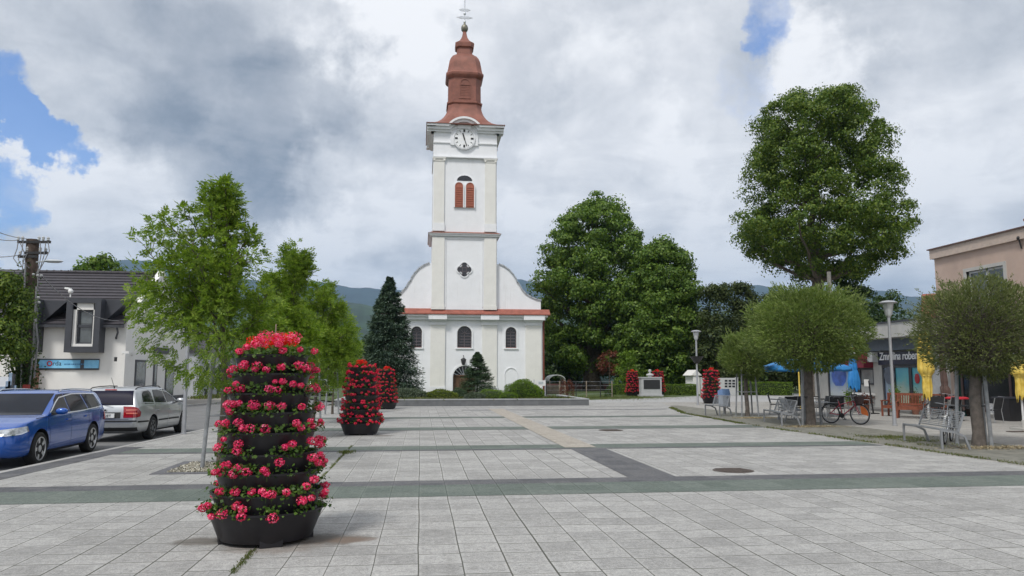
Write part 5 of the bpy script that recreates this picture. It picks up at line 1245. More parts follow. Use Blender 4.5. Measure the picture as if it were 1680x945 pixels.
H0 = thing('white_house', 'white rendered house with dark tiled roof and box dormers, across the street on the left', 'house', (XH, YH, 0))
zE = aty(200, 529, YH).z; xE = XH-17
depth = 10.5; zR = aty(120, 450, YH+depth*.5).z
# gable wall profile (YZ) extruded along x
q = MB().prism([(YH, -.1), (YH+depth, -.1), (YH+depth, zE), (YH+depth/2, zR-.12), (YH, zE)], xE, XH, 'YZ'); hw_ = q.build('wall', M_wall, H0, world=True, smooth=0)
def tiled_roof(y0, z0, y1, z1, x0, x1, rows, th=.10, name='roof', par=H0, m=M_slate):
    q = MB(); dy, dz_ = (y1-y0)/rows, (z1-z0)/rows; L = math.hypot(dy, dz_); ny, nz = -dz_/L*(1 if dy > 0 else -1), abs(dy)/L
    for i in range(rows):
        a, b_ = (y0+dy*i, z0+dz_*i), (y0+dy*(i+1), z0+dz_*(i+1)); e = .045
        q.prism([(a[0], a[1]), (b_[0], b_[1]), (b_[0]+ny*.02, b_[1]+nz*.02), (a[0]+ny*(.02+e), a[1]+nz*(.02+e))], x0, x1, 'YZ')
    return q.build(name, m, par, world=True, smooth=0)
ov = .35; sl_ = (zR-zE)/(depth/2)
tiled_roof(YH-ov, zE-ov*sl_+.05, YH+depth/2, zR+.05, xE-.2, XH-.02, 17); tiled_roof(YH+depth+ov, zE-ov*sl_+.05, YH+depth/2, zR+.05, xE-.2, XH-.02, 17)
q = MB().tube([(xE-.2, YH+depth/2, zR+.12), (XH, YH+depth/2, zR+.12)], .11, 8)
x_ = xE
while x_ < XH: q.tube([(x_, YH+depth/2, zR+.12), (x_+.06, YH+depth/2, zR+.12)], .13, 8); x_ += .4
q.build('ridge_tiles', M_slate, H0, world=True)
MB().b2(xE-.2, XH+.0, YH-ov-.13, YH-ov+.0, zE-ov*sl_-.09, zE-ov*sl_+.05).build('gutter', M_anth, H0, world=True, smooth=0)
q = MB(); q.prism([(YH+.5, zE+.2), (YH+depth/2, zR+.0), (YH+depth/2, zR+.28), (YH+.5, zE+.5)], XH-.3, XH+.04, 'YZ'); q.prism([(YH+depth+.05, zE-.1), (YH+depth/2, zR+.0), (YH+depth/2, zR+.28), (YH+depth+.05, zE+.2)], XH-.3, XH+.04, 'YZ'); q.build('gable_parapet', M_wall, H0, world=True, smooth=0)
gx, gz = XH-.35, zE-ov*sl_-.05; MB().tube([(gx, YH-ov-.06, gz), (gx+.05, YH-ov-.0, gz-.28), (gx-.12, YH-.08, gz-.55), (gx-.12, YH-.08, gz-.62)], .05, 8).build('downpipe_stub', M_anth, H0, world=True)
def dormer(pxl, pxr, pyt, pyb, win=None):
    yD = YH-.75; x0, x1 = aty(pxl, pyt, yD).x, aty(pxr, pyt, yD).x; zt_, zb_ = aty(pxl, pyt, yD).z, aty(pxl, pyb, yD).z; t = .30
    d = MB(); d.b2(x0, x0+t, yD, YH+2, zb_, zt_); d.b2(x1-t, x1, yD, YH+2, zb_, zt_); d.b2(x0+t, x1-t, yD, YH+2.6, zt_-.24, zt_); d.b2(x0+t, x1-t, yD, YH+.2, zb_, zb_+t)
    w1 = 1.15; d.prism([(x1, zt_), (x1+w1, zt_-.02), (x1, zt_-1.15)], YH-.2, YH+2.4, 'XZ'); d.prism([(x0, zt_), (x0-w1*.3, zt_-.02), (x0, zt_-.5)], YH-.1, YH+2.4, 'XZ')
    o = d.build('dormer', M_anth, H0, world=True, smooth=0)
    a, b_ = x0+t, x1-t; za, zb3 = zb_+t, zt_-.24
    f = MB().b2(a, a+.16, yD+.14, yD+.6, za, zb3).b2(a, b_, yD+.14, yD+.6, zb3-.34, zb3).b2(a, b_, yD+.1, yD+.6, za, za+.14).b2(b_-.1, b_, yD+.14, yD+.6, za, zb3); f.build('reveal', M_wall, o, world=True, smooth=0)
    f = MB().b2(a+.16, b_-.1, yD+.38, yD+.42, za+.14, zb3-.34); f.build('pane', M_glassg, o, world=True, smooth=0)
    f = MB().b2(a+.16, a+.26, yD+.30, yD+.44, za+.14, zb3-.34).b2(b_-.22, b_-.1, yD+.30, yD+.44, za+.14, zb3-.34).b2(a+.26, b_-.22, yD+.30, yD+.44, zb3-.44, zb3-.34).b2(a+.26, b_-.22, yD+.30, yD+.44, za+.14, za+.22); f.build('window_frame', M_anth, o, world=True, smooth=0)
dormer(110, 166.5, 489, 578); dormer(10, 64, 490, 577)
# sign band
x0, x1 = aty(61, 600, YH).x, aty(163, 600, YH).x; z0, z1 = aty(61, 607, YH).z, aty(61, 588.5, YH).z
sb = MB().b2(x0, x1, YH-.06, YH+.02, z0, z1).build('sign_band', M_anth, H0, world=True, smooth=0)
def sgn(pa, pb_): a, b_ = aty(pa, 598, YH-.08).x, aty(pb_, 598, YH-.08).x; return MB().b2(a, b_, YH-.085, YH-.058, aty(61, 604, YH-.08).z, aty(61, 590.6, YH-.08).z)
sgn(63, 131.5).build('sign_panel', M_skyblue, sb, world=True, smooth=0); sgn(138, 162).build('sign_panel', M_skyblue, sb, world=True, smooth=0)
RX = Matrix.Rotation(math.pi/2, 4, 'X')
p = aty(76.5, 600.2, YH-.1); rr_ = .11
q = MB(); 
for i in range(20):
    a, b_ = 2*math.pi*i/20, 2*math.pi*(i+1)/20; q.prism([(p.x+.13+rr_*1.25*math.cos(a), p.z+.12+rr_*1.25*math.sin(a)), (p.x+.13+rr_*1.25*math.cos(b_), p.z+.12+rr_*1.25*math.sin(b_)), (p.x+.13+rr_*.75*math.cos(b_), p.z+.12+rr_*.75*math.sin(b_)), (p.x+.13+rr_*.75*math.cos(a), p.z+.12+rr_*.75*math.sin(a))], YH-.10, YH-.086)
q.build('sign_logo', M_redsign, sb, world=True)
text('rda', .33, M_navy, Matrix.Translation((p.x+.27, YH-.088, p.z+.02)) @ RX, sb, 'sign_lettering', .004)
q = MB(); xx = p.x+.85
for k, wd in enumerate((.07, .05, .09, .04, .08, .06, .05, .09, .07, .05)): q.b2(xx, xx+wd, YH-.094, YH-.086, p.z+.05, p.z+.12); xx += wd+.035
q.build('small_sign_line', mat('thin_sign_print', (.05, .18, .36), .5), sb, world=True)
MB().b2(aty(49, 590, YH).x, x0-.0, YH-.3, YH+.02, z0-.02, z1+.02).build('wall_box', mat('cream_box', (.50, .49, .42), .8), H0, world=True, smooth=0)
# gable wall side: windows, cameras, plinth
def gwin(pxa, pxb, pyt, pyb, mm=M_glassg, fr=M_anth, nm='window'):
    A, B_ = atx(pxa, pyt, XH), atx(pxb, pyt, XH); z1, z0 = A.z, atx(pxa, pyb, XH).z
    o = MB().b2(XH-.02, XH+.05, A.y, B_.y, z0, z1).build(nm, fr, H0, world=True, smooth=0)
    MB().b2(XH+.05, XH+.056, A.y+.12, B_.y-.12, z0+.12, z1-.12).build('pane', mm, o, world=True, smooth=0)
gwin(222, 239, 590, 645); gwin(252, 257.5, 592, 646, nm='door'); gwin(272, 285.5, 592, 649)
a_ = atx(252, 572, XH); b_ = atx(276, 572, XH); MB().b2(XH, XH+.08, a_.y, b_.y, a_.z-.25, a_.z+.1).build('blank_sign', M_anth, H0, world=True, smooth=0)
MB().b2(XH, XH+.05, YH+4.5, YH+depth+.02, -.1, .42).build('plinth', M_anth, H0, world=True, smooth=0)
for px, py in ((199, 578), (215, 580)):
    p = atx(px, py, XH); MB().box((XH+.22, p.y, p.z), (.34, .12, .12)).bar((XH, p.y+.05, p.z-.12), (XH+.15, p.y+.02, p.z-.02), .04, .04).build('security_camera', M_frame, H0, world=True)
p = atx(187.5, 589, XH); MB().b2(XH, XH+.1, p.y-.02, p.y+.1, p.z-.12, p.z+.1).build('wall_light', M_black, H0, world=True)
p = aty(116, 478, YH-.7); MB().ball((p.x, p.y, p.z), .13, 10).bar((p.x, p.y, p.z+.12), (p.x-.4, p.y+.3, p.z+.2), .09, .09).bar((p.x, p.y, p.z-.3), (p.x, p.y, p.z+.1), .05, .05).build('security_camera', M_frame, H0, world=True)
# grey house further along the street
XG = XH-1.2; hs = thing('grey_house', 'low grey house with small cellar windows, farther along the street behind the white house', 'house', (XG, YH+24, 0))
MB().b2(XG-9, XG, YH+18, YH+40, -.1, 3.4).build('wall', mat('grey_render', (.40, .42, .44), .9, var=.04, scale=1), hs, world=True, smooth=0)
MB().prism([(XG-9.4, 3.4), (XG+.4, 3.4), (XG-4.5, 6.2)], YH+17.8, YH+40.2, 'XZ').build('roof', M_slate, hs, world=True, smooth=0)
for k in range(5):
    y = YH+19.5+k*3.6; w_ = MB().b2(XG-.02, XG+.05, y, y+1.2, 1.3, 2.7).build('window', M_frame, hs, world=True, smooth=0); MB().b2(XG+.05, XG+.056, y+.1, y+1.1, 1.4, 2.6).build('pane', M_glassg, w_, world=True, smooth=0)
    w_ = MB().b2(XG-.02, XG+.03, y+.2, y+.9, .18, .62).build('cellar_window', M_black, hs, world=True, smooth=0)
tufts('street_grass', [(XG+1.3, YH+14, 0), (XG+1.5, YH+26, 0)], .5, 3000, .28)
tufts('street_grass', [(-11.9, 50, 0), (-11.2, 62, 0), (-9.8, 84, 0)], .35, 3500, .08)
# hydrant by the grey house
hy = gp(329, 646, 0); tag(MB().lathe([(.13, 0), (.13, .08), (.09, .1), (.09, .5), (.12, .52), (.1, .62), (.03, .68)], 12).tube([(-.18, 0, .42), (.18, 0, .42)], .05, 8).build('hydrant', mat('red_hydrant', (.5, .03, .04), .5), None), 'small red hydrant on the verge by the grey house', 'hydrant').location = hy

# utility pole, double, with a dark creeper on its foot
YP = 33.0
up = thing('utility_pole', 'weathered double wooden utility pole with wires and cross arms at the left edge', 'pole', (aty(42, 640, YP).x, YP, 0))
pb_, pt_ = aty(40, 655, YP), aty(54, 393, YP); pb_.z = -.1
M_pole = mat('dark_pole_wood', (.085, .06, .048), .95, var=.35, scale=4, bump=.6, bscale=18)
MB().tube([pb_, pb_.lerp(pt_, .5), pt_], [.27, .24, .235], 14).build('post', M_pole, up, world=True)
p2, p3 = aty(30, 655, YP+.1), aty(47, 470, YP+.1); p2.z = -.1; MB().tube([p2, p3], [.22, .17], 12).build('strut', mat('grey_pole_wood', (.17, .15, .125), .95, var=.25, scale=4, bump=.4), up, world=True)
q = MB()
for py, a_, b2_ in ((397, 29, 83), (415, 41, 78), (421, 30, 60)):
    A, B_ = aty(a_, py, YP-.2), aty(b2_, py, YP-.2); q.bar(A, B_, .10, .10)
q.build('cross_arm', M_black, up, world=True)
q = MB()
for px, py in ((30, 394), (37, 394), (64, 394), (71, 394), (79, 395), (45, 411), (66, 412), (75, 413), (33, 418)):
    p = aty(px, py, YP-.2); q.lathe([(.02, -.12), (.03, .0), (.06, .02), (.045, .07), (.065, .1), (.03, .16)], 8, p)
ins = q.build('insulators', mat('pale_insulator', (.42, .43, .43), .3), up, world=True); ins['kind'] = 'stuff'
q = MB()
for pts in (((30, 396), (28, 408), (22, 424), (31, 436)), ((33, 398), (40, 415), (37, 430), (48, 440)), ((79, 397), (81, 412), (72, 430), (60, 452)), ((66, 398), (67, 420), (62, 445), (62, 470)), ((38, 396), (36, 412), (30, 426), (40, 445)), ((75, 399), (72, 420), (66, 440), (58, 450)), ((45, 415), (38, 430), (36, 450))):
    q.tube([aty(px, py, YP-.28) for px, py in pts], .018, 5)
for pts in (((60, 470), (56, 540), (52, 600), (46, 655)), ((42, 430), (40, 480), (36, 560), (34, 655)), ((58, 520), (62, 560), (56, 620))):
    q.tube([aty(px, py, YP-.36) for px, py in pts], .035, 6)
q.build('cables', mat('grey_cable', (.22, .22, .23), .6), up, world=True)
q = MB(); q.tube([aty(60, 430, YP-.3), aty(78, 428, YP-1.0)], .03, 6); p = aty(88, 428.5, YP-1.2); q.ball(p, .30, 12, 0, 1.25, .5, .25); q.build('street_light_arm', mat('pale_lamp_arm', (.40, .43, .46), .5), up, world=True)
q = MB()
for px, py in ((55, 450), (62, 452), (68, 452), (63, 488), (64, 496)):
    q.ball(aty(px, py, YP-.36), .06, 8)
q.build('brackets', MATS['pale_insulator'], up, world=True)['kind'] = 'stuff'
cr = [(40, 480), (44, 500), (37, 530), (40, 560), (34, 600), (40, 640), (28, 620), (45, 615)]
P = np.array([aty(a_, b2_, YP-.15)[:] for a_, b2_ in cr]); n = 5200; sg_ = rng.integers(0, len(P), n); C = P[sg_]+rng.normal(size=(n, 3))*np.array([.22, .2, .55])
quads_mesh('creeper', leaf_arrays(C, rdir(n), rdir(n), .10, .075), L_dark, up, world=True)
def wire(a_, b2_, sag, r=.018, n=14, label=None):
    pts = [a_.lerp(b2_, i/n)-Vector((0, 0, sag*4*(i/n)*(1-i/n))) for i in range(n+1)]
    o = MB().tube(pts, r, 5).build('overhead_wire', MATS['grey_cable'], None)
    return tag(o, label, 'wire', 'overhead wires on the utility pole')
for k, (px, py, ex, ey, er) in enumerate(((30, 394, -60, 372, 'upper'), (45, 392, -60, 352, 'top'), (33, 418, -80, 410, 'third'), (36, 446, -70, 418, 'fourth'))):
    wire(aty(px, py, YP-.2), aty(ex, ey, 24), .15, .015 if k != 3 else .03, label={'upper': 'upper thin wire leaving the pole towards the left', 'top': 'topmost thin wire leaving the pole towards the left', 'third': 'thin wire below the cross arm running left', 'fourth': 'thick sagging lower wire running left from the pole'}[er])
wire(aty(66, 450, YP-.2), atx(200, 530, XH-.3)+Vector((0, -.4, .1)), .5, .02, label='dark service wire running from the pole across the roof edge of the white house')
# banner and brick pier at the left edge
bn = thing('banner', 'white printed banner on a frame at the left edge, behind the blue car', 'banner', aty(10, 640, 30).to_2d().to_3d())
A, B_ = aty(-25, 618, 30), aty(22, 618, 30); zb_ = aty(0, 655, 30).z
MB().b2(A.x, B_.x, 29.98, 30.0, zb_, A.z).build('sheet', mat('banner_white', (.60, .62, .66), .6, var=.04), bn, world=True, smooth=0)
q = MB()
for k, (px, w0, h0) in enumerate(((8, .16, .5), (12, .12, .8), (16, .2, .35), (2, .3, .2), (-6, .4, .3))):
    p = aty(px, 648, 29.97); q.b2(p.x, p.x+w0, 29.965, 29.978, p.z, p.z+h0)
q.build('printed_drawing', mat('banner_print', (.22, .30, .42), .6, var=.4, scale=8), bn, world=True, smooth=0)['kind'] = 'stuff'
q = MB().b2(A.x-.05, A.x, 29.9, 30.05, -.1, A.z+.1).b2(B_.x, B_.x+.05, 29.9, 30.05, -.1, A.z+.1); q.build('frame', M_anth, bn, world=True, smooth=0)
A, B_ = aty(47, 600, YH-.6), aty(56, 600, YH-.6)
tag(MB().b2(A.x, B_.x, YH-.6, YH+.0, -.1, A.z+.1).build('brick_pier', mat('brown_pier', (.26, .14, .10), .9, var=.2, scale=6), None, smooth=0), 'narrow brown pier at the left end of the white house wall', 'pillar')
p = gp(43, 662, 0); p = aty(43, 640, 31.5); tag(MB().box((p.x, 31.5, p.z), (.2, .15, .42)).box((p.x, 31.5, p.z-.8), (.08, .08, .9)).build('red_box', mat('red_box_paint', (.28, .03, .025), .6), None), 'small red box at the foot of the utility pole', 'box')
A = aty(22, 583, 46); tag(MB().b2(A.x-3.5, A.x+.6, 46, 46.2, 0, A.z).b2(A.x-3.6, A.x+.7, 45.95, 46.25, A.z, A.z+.08).build('garden_wall', M_wall, None, smooth=0), 'pale wall glimpsed behind the utility pole at the left edge', 'wall')

# ---------------------------------------------------------------- shop row on the right
XS_ = 22.4
def sy(px, py=600, x=XS_): return atx(px, py, x).y
def sz(px, py, x=XS_): return atx(px, py, x).z
shop = thing('shop_row', 'low shop building with pale concrete fascia, navy ice-cream sign and painted windows', 'shop', (XS_+2, 35, 0))
yn = sy(1556, 560); yfar = sy(1350, 600); xo = XS_-1.25
zf1 = sz(1416, 534.5, xo); zf0 = sz(1416, 557, xo)
MB().b2(XS_, XS_+9, yn, yfar+1, 0, zf0).build('wall', M_concrete, shop, world=True, smooth=0)
MB().b2(xo, XS_+9, yn+.01, yfar+1.5, zf0, zf1).build('fascia', M_concrete, shop, world=True, smooth=0)
MB().b2(xo-.05, XS_+9, yn+.01, yfar+1.55, zf1, zf1+.07).build('roof_edge', M_anth, shop, world=True, smooth=0)
MB().b2(XS_-.45, XS_-.01, yn+.02, yfar+.8, sz(1447, 576), zf0-.003).build('upper_band', M_bluegrey, shop, world=True, smooth=0)
MB().b2(XS_-1.1, XS_+.05, yn, yfar+.9, -.02, .12).build('step', mat('dark_step', (.16, .155, .15), .9, var=.15), shop, world=True, smooth=0)
zs1, zs0 = sz(1470, 577.5), sz(1470, 598.5); ztop = zs0-.05; zsill = .14
def slab(pa, pb_, z0, z1, d0, d1, nm, m, par=shop): 
    ya, yb = sy(pa), sy(pb_); return MB().b2(XS_-d1, XS_-d0, min(ya, yb), max(ya, yb), z0, z1).build(nm, m, par, world=True, smooth=0)
sg_ = slab(1446, 1520, zs0, zs1, .0, .16, 'sign', M_navy)
M_RX = Matrix(((0, 0, -1), (-1, 0, 0), (0, 1, 0))).to_4x4()    # text facing -x, reading towards -y
tl_ = text('Zmrzlina robená', .52, M_letter, Matrix.Translation((XS_-.165, sy(1448.5), zs0+.24)) @ M_RX, sg_, 'lettering', .012, .96, shear=.12, offset=.008)
ext = max(v.co.y for v in tl_.data.vertices)-min(v.co.y for v in tl_.data.vertices); want = sy(1448.5)-sy(1517.5)
mw = tl_.data; ymax = max(v.co.y for v in mw.vertices)
for v in mw.vertices: v.co.y = ymax-(ymax-v.co.y)*want/ext
mw.update(); zmin = min(v.co.z for v in mw.vertices)
def gradmat(name, cols, axis=2, lo=0., hi=2.3, rough=.25):
    m = bpy.data.materials.new(name); m.use_nodes = True; t = m.node_tree; n = N(t); b = t.nodes['Principled BSDF']
    pos = n.new('ShaderNodeNewGeometry').outputs['Position']; s = n.sep(pos)
    nz_ = n.noise(pos, 1.6, 4, .6); f = n.m('ADD', n.mr(s[axis], lo, hi, 0, 1, False), n.m('MULTIPLY', n.m('SUBTRACT', nz_, .5), .5))
    t.links.new(n.ramp(f, cols), b.inputs['Base Color']); b.inputs['Roughness'].default_value = rough; return m
M_post1 = gradmat('beach_window_print', [(.0, (.42, .45, .28)), (.35, (.40, .46, .36)), (.62, (.13, .42, .46)), (1., (.05, .30, .44))])
M_post2 = gradmat('ice_window_print', [(.0, (.30, .38, .26)), (.3, (.48, .52, .55)), (.6, (.28, .40, .60)), (1., (.13, .27, .50))])
def swin(pa, pb_, m, z0=zsill+.1, z1=None, fr=M_anth, nm='window', d=.10):
    z1 = z1 or ztop; ya, yb = sy(pa), sy(pb_); a, b_ = min(ya, yb), max(ya, yb)
    o = MB().b2(XS_-d, XS_-.0, a, a+.09, z0, z1).b2(XS_-d, XS_, b_-.09, b_, z0, z1).b2(XS_-d, XS_, a+.09, b_-.09, z1-.09, z1).b2(XS_-d, XS_, a+.09, b_-.09, z0, z0+.09).build(nm, fr, shop, world=True, smooth=0)
    MB().b2(XS_-.05, XS_-.03, a+.09, b_-.09, z0+.09, z1-.09).build('pane', m, o, world=True, smooth=0); return o
# column, door, windows (far to near)
slab(1436, 1449.5, 0, zf0, -.0, .11, 'column', M_concrete); slab(1351, 1360, 0, zf0, 0, .11, 'column', M_concrete)
swin(1450.5, 1467, mat('door_print', (.26, .33, .42), .2, var=.15, scale=1.5), nm='door')
swin(1468.5, 1495, M_post1); swin(1495.5, 1517, M_post1)
p = atx(1505, 621, XS_-.06); sb_ = MB().ball((XS_-.07, p.y, p.z), .24, 12, 0, .1, .75, 1.05).build('strawberry_print', M_redsign, shop, world=True)
p = atx(1459, 616, XS_-.12); q = MB().lathe([(.42, 0), (.42, -.02)], 24, (XS_-.10, p.y, p.z), axis='X'); q.build('round_door_sticker', mat('dark_sticker', (.10, .12, .16), .4), shop, world=True)
slab(1517.5, 1530, 0, zs1, 0, .10, 'column', M_concrete)
slab(1530.5, 1551, 0, zs1, -.0, .06, 'tiled_wall', mat('grey_tiles', (.36, .37, .38), .5, var=.1, scale=6))
# red kiosk front, poster, grey window
slab(1384, 1434, sz(1410, 590), zs1+.02, .0, .30, 'red_sign', M_redsign); slab(1380, 1436, sz(1410, 603.5), sz(1410, 591.5), .05, .62, 'awning', M_maroon)
slab(1436, 1444, sz(1436, 594), sz(1436, 578), .11, .40, 'air_conditioner', M_frame)
swin(1360.5, 1402, M_post2, z0=.5, z1=sz(1380, 600)); swin(1412, 1436, mat('curtained_glass', (.22, .235, .235), .15, var=.2, scale=2), z0=sz(1420, 631), z1=sz(1420, 604))
slab(1406, 1437, sz(1420, 648), sz(1420, 644.5), .0, .35, 'counter', M_frame); slab(1403, 1411, .2, sz(1405, 604), 0, .05, 'dark_doorway', M_black)
q = MB(); p = atx(1395, 632, XS_-.06); q.ball((XS_-.06, p.y, p.z), .3, 10, 0, .08, 1, .9); q.build('fruit_print', mat('lime_print', (.32, .45, .05), .3), shop, world=True)
p = atx(1376, 617, XS_-.06); MB().ball((XS_-.055, p.y, p.z), .75, 12, 0, .05, 1, .8).build('blue_swirl_print', mat('blue_print', (.06, .14, .50), .3, var=.3, scale=2), shop, world=True)
# peach building
pe = thing('peach_building', 'two-storey peach rendered building with a flat roof at the right edge', 'building', (XS_+3, 24, 0))
zt_ = sz(1533, 414); yb0 = sy(1533, 430); yb1 = 14.
pw = MB().b2(XS_+.0, XS_+9, yb1, yb0, zs1-.2, zt_).build('wall', M_peach, pe, world=True, smooth=0)
MB().b2(XS_-.02, XS_+9, sy(1569), yn-.02, 0, zs1-.2).build('ground_floor_wall', M_peach, pe, world=True, smooth=0)
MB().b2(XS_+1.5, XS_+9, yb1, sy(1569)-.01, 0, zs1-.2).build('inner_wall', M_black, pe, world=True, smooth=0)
MB().b2(XS_-.13, XS_+9, yb1, yb0+.12, zt_-.30, zt_+.10).build('roof_edge', mat('peach_trim', (.48, .39, .33), .9, var=.06, dirt=.3), pe, world=True, smooth=0)
MB().b2(XS_-.2, XS_+9, yb1, yb0+.2, zt_+.10, zt_+.15).build('roof_coping', mat('rust_coping', (.12, .07, .06), .7), pe, world=True, smooth=0)
cut_b = MB(); wy0, wy1 = sy(1648, 450), sy(1586, 450); wz0, wz1 = sz(1620, 497), sz(1648, 436.5)
wz1 = (sz(1586, 447)+sz(1648, 434))/2; wz0 = wz1-1.55; cut_b.b2(XS_-.5, XS_+.35, wy0, wy1, wz0, wz1); cb2 = MB(); Mi = LM(pe).inverted(); cb2.v = [tuple(Mi @ Vector(v)) for v in cut_b.v]; cb2.f = cut_b.f; cb2.m = cut_b.m; cut(pw, cb2)
t = .14; wi = MB().b2(XS_-.05, XS_+.1, wy0-t, wy0, wz0-t, wz1+t).b2(XS_-.05, XS_+.1, wy1, wy1+t, wz0-t, wz1+t).b2(XS_-.05, XS_+.1, wy0, wy1, wz1, wz1+t).b2(XS_-.05, XS_+.1, wy0, wy1, wz0-t, wz0).build('window', M_concrete, pe, world=True, smooth=0)
q = MB(); ym = (wy0+wy1)/2
for a_, b_ in ((wy0, wy0+.08), (wy1-.08, wy1), (ym-.06, ym+.06)): q.b2(XS_+.10, XS_+.18, a_, b_, wz0, wz1)
q.b2(XS_+.10, XS_+.18, wy0+.08, wy1-.08, wz1-.08, wz1).b2(XS_+.10, XS_+.18, wy0+.08, wy1-.08, wz0, wz0+.08).build('window_frame', M_frame, wi, world=True, smooth=0)
MB().b2(XS_+.13, XS_+.15, wy0, wy1, wz0, wz1).build('pane', M_glassg, wi, world=True, smooth=0)
q = MB(); p = atx(1676, 395, XS_); q.tube([(XS_-.12, p.y, p.z+.1), (XS_-.02, p.y, p.z-.3)], .03, 6).ball((XS_-.1, p.y, p.z+.1), .09, 8); q.build('bracket', M_black, pe, world=True)
p = aty(1677, 372, 27); q = MB().b2(XS_+1.6, XS_+2.3, p.y-.4, p.y+.3, zt_, zt_+.75).b2(XS_+1.5, XS_+2.4, p.y-.5, p.y+.4, zt_+.75, zt_+.85).build('chimney', mat('brick_chimney', (.22, .11, .08), .9, var=.2, scale=8), pe, world=True, smooth=0)
# ground-floor shopfront of the peach building
ya, yb = sy(1680, 640)-4, sy(1569)
ff = MB(); lowz = sz(1640, 677)
MB().b2(XS_-.10, XS_+.2, ya, sy(1617, 690), 0, lowz).build('low_wall', M_concrete, pe, world=True, smooth=0)
MB().b2(XS_-.14, XS_+.22, ya, sy(1617, 690), lowz, lowz+.05).build('sill', mat('rust_sill', (.10, .05, .045), .8), pe, world=True, smooth=0)
MB().b2(XS_-.06, XS_+.06, sy(1578), yb, 0, 2.4).build('green_door', mat('dark_green_door', (.012, .05, .045), .4), pe, world=True, smooth=0)
MB().b2(XS_-.05, XS_+.0, ya, sy(1579), lowz+.06, 2.45).build('shop_window', M_glass, pe, world=True, smooth=0)
for px in (1579, 1616, 1658): 
    y = sy(px); MB().b2(XS_-.09, XS_-.051, y-.05, y+.05, lowz, 2.45).build('mullion', mat('brown_mullion', (.11, .07, .065), .6), pe, world=True, smooth=0)
MB().b2(XS_-.9, XS_+.1, ya, yb-.0, 2.46, 2.62).build('canopy', mat('grey_canopy', (.33, .35, .36), .8), pe, world=True, smooth=0)
MB().b2(XS_-.25, XS_-.19, sy(1572.5), sy(1571), 0, zs1).tube([(XS_-.14, sy(1570), 0), (XS_-.14, sy(1570), zs1+1)], .05, 8).build('downpipe', mat('peach_pipe', (.42, .33, .28), .7), pe, world=True)
# house with the red roof behind
T_ = aty(1513, 484, 60); rh = thing('red_roofed_house', 'small gable of a red-tiled house peeping out behind the shop roof', 'house', (T_.x, 60, 0), R(-38))
zt_ = T_.z; MB().prism([(-4, -.1), (4, -.1), (4, zt_-2.7), (0, zt_-.1), (-4, zt_-2.7)], .25, 12, 'YZ').build('wall', M_peach, rh, smooth=0)
MB().prism([(-4.6, zt_-3.1), (0, zt_-.1), (4.6, zt_-3.1), (4.6, zt_-2.95), (0, zt_+.08), (-4.6, zt_-2.95)], 0, 12.3, 'YZ').build('roof', M_tile, rh, smooth=0)
MB().prism([(-4.6, zt_-3.25), (0, zt_-.25), (4.6, zt_-3.25), (4.6, zt_-3.0), (0, zt_+.03), (-4.6, zt_-3.0)], -.06, -.001, 'YZ').build('verge_board', M_anth, rh, smooth=0)
gpst = gy(1369, 40.5)
pt = aty(1369, 446, 40.5); tag(MB().tube([(gpst.x, 40.5, 0), (gpst.x, 40.5, pt.z)], [.13, .11], 10).build('concrete_post', mat('weathered_post', (.22, .21, .19), .9, var=.2, scale=3), None), 'grey concrete post beside the giant tree trunk, rising above the clipped willow', 'post')

# ---------------------------------------------------------------- raised stone bed
A, B_ = gp(548, 667.5), gp(965, 665); yw = (A.y+B_.y)/2; M_granite = mat('grey_granite', (.13, .135, .14), .8, var=.12, scale=3, bump=.2); M_gran2 = mat('pale_granite_top', (.30, .31, .315), .8, var=.08, scale=3)
bed = thing('raised_bed', 'long low raised bed with dark stone walls in front of the church', 'planting bed', (2, yw, 0)); wt = .35; hb = aty(800, 654.5, yw).z
x0, x1 = A.x, B_.x; yb = yw+8.5
MB().b2(x0, x1, yw, yw+wt, -.05, hb-.06).b2(x0, x0+wt, yw+wt, yb, -.05, hb-.06).b2(x1-wt, x1, yw+wt, yb, -.05, hb-.06).build('wall', M_granite, bed, world=True, smooth=0)
MB().b2(x0-.02, x1+.02, yw-.02, yw+wt+.02, hb-.06, hb).b2(x0-.02, x0+wt+.02, yw+wt+.02, yb, hb-.06, hb).b2(x1-wt-.02, x1+.02, yw+wt+.02, yb, hb-.06, hb).build('coping', M_gran2, bed, world=True, smooth=0)
MB().b2(x0+wt, x1-wt, yw+wt, yb+4, -.05, hb-.1).build('soil', M_soil, bed, world=True, smooth=0)
tufts('bed_plants', [(x0+.8, yw+3, hb-.1), (x1-.8, yw+3, hb-.1)], 1.0, 9000, .16)
nbp = aty(882, 640, 47); nb = thing('noticeboard', 'small white noticeboard on two posts by the right corner of the church', 'sign', (nbp.x, 47, 0)); A, B_ = aty(875.5, 624, 47), aty(895, 633, 47)
MB().b2(A.x+.15, B_.x, 46.95, 47, B_.z, A.z).build('panel', M_frame, nb, world=True, smooth=0); MB().b2(A.x+.3, B_.x-.15, 46.945, 46.949, B_.z+.1, A.z-.08).build('notice', mat('notice_grey', (.42, .46, .47), .6, var=.2, scale=12), nb, world=True, smooth=0)
for x in (A.x, B_.x-.05): MB().b2(x, x+.05, 46.97, 47.03, -.1, A.z+.05).build('post', M_steelw, nb, world=True, smooth=0)
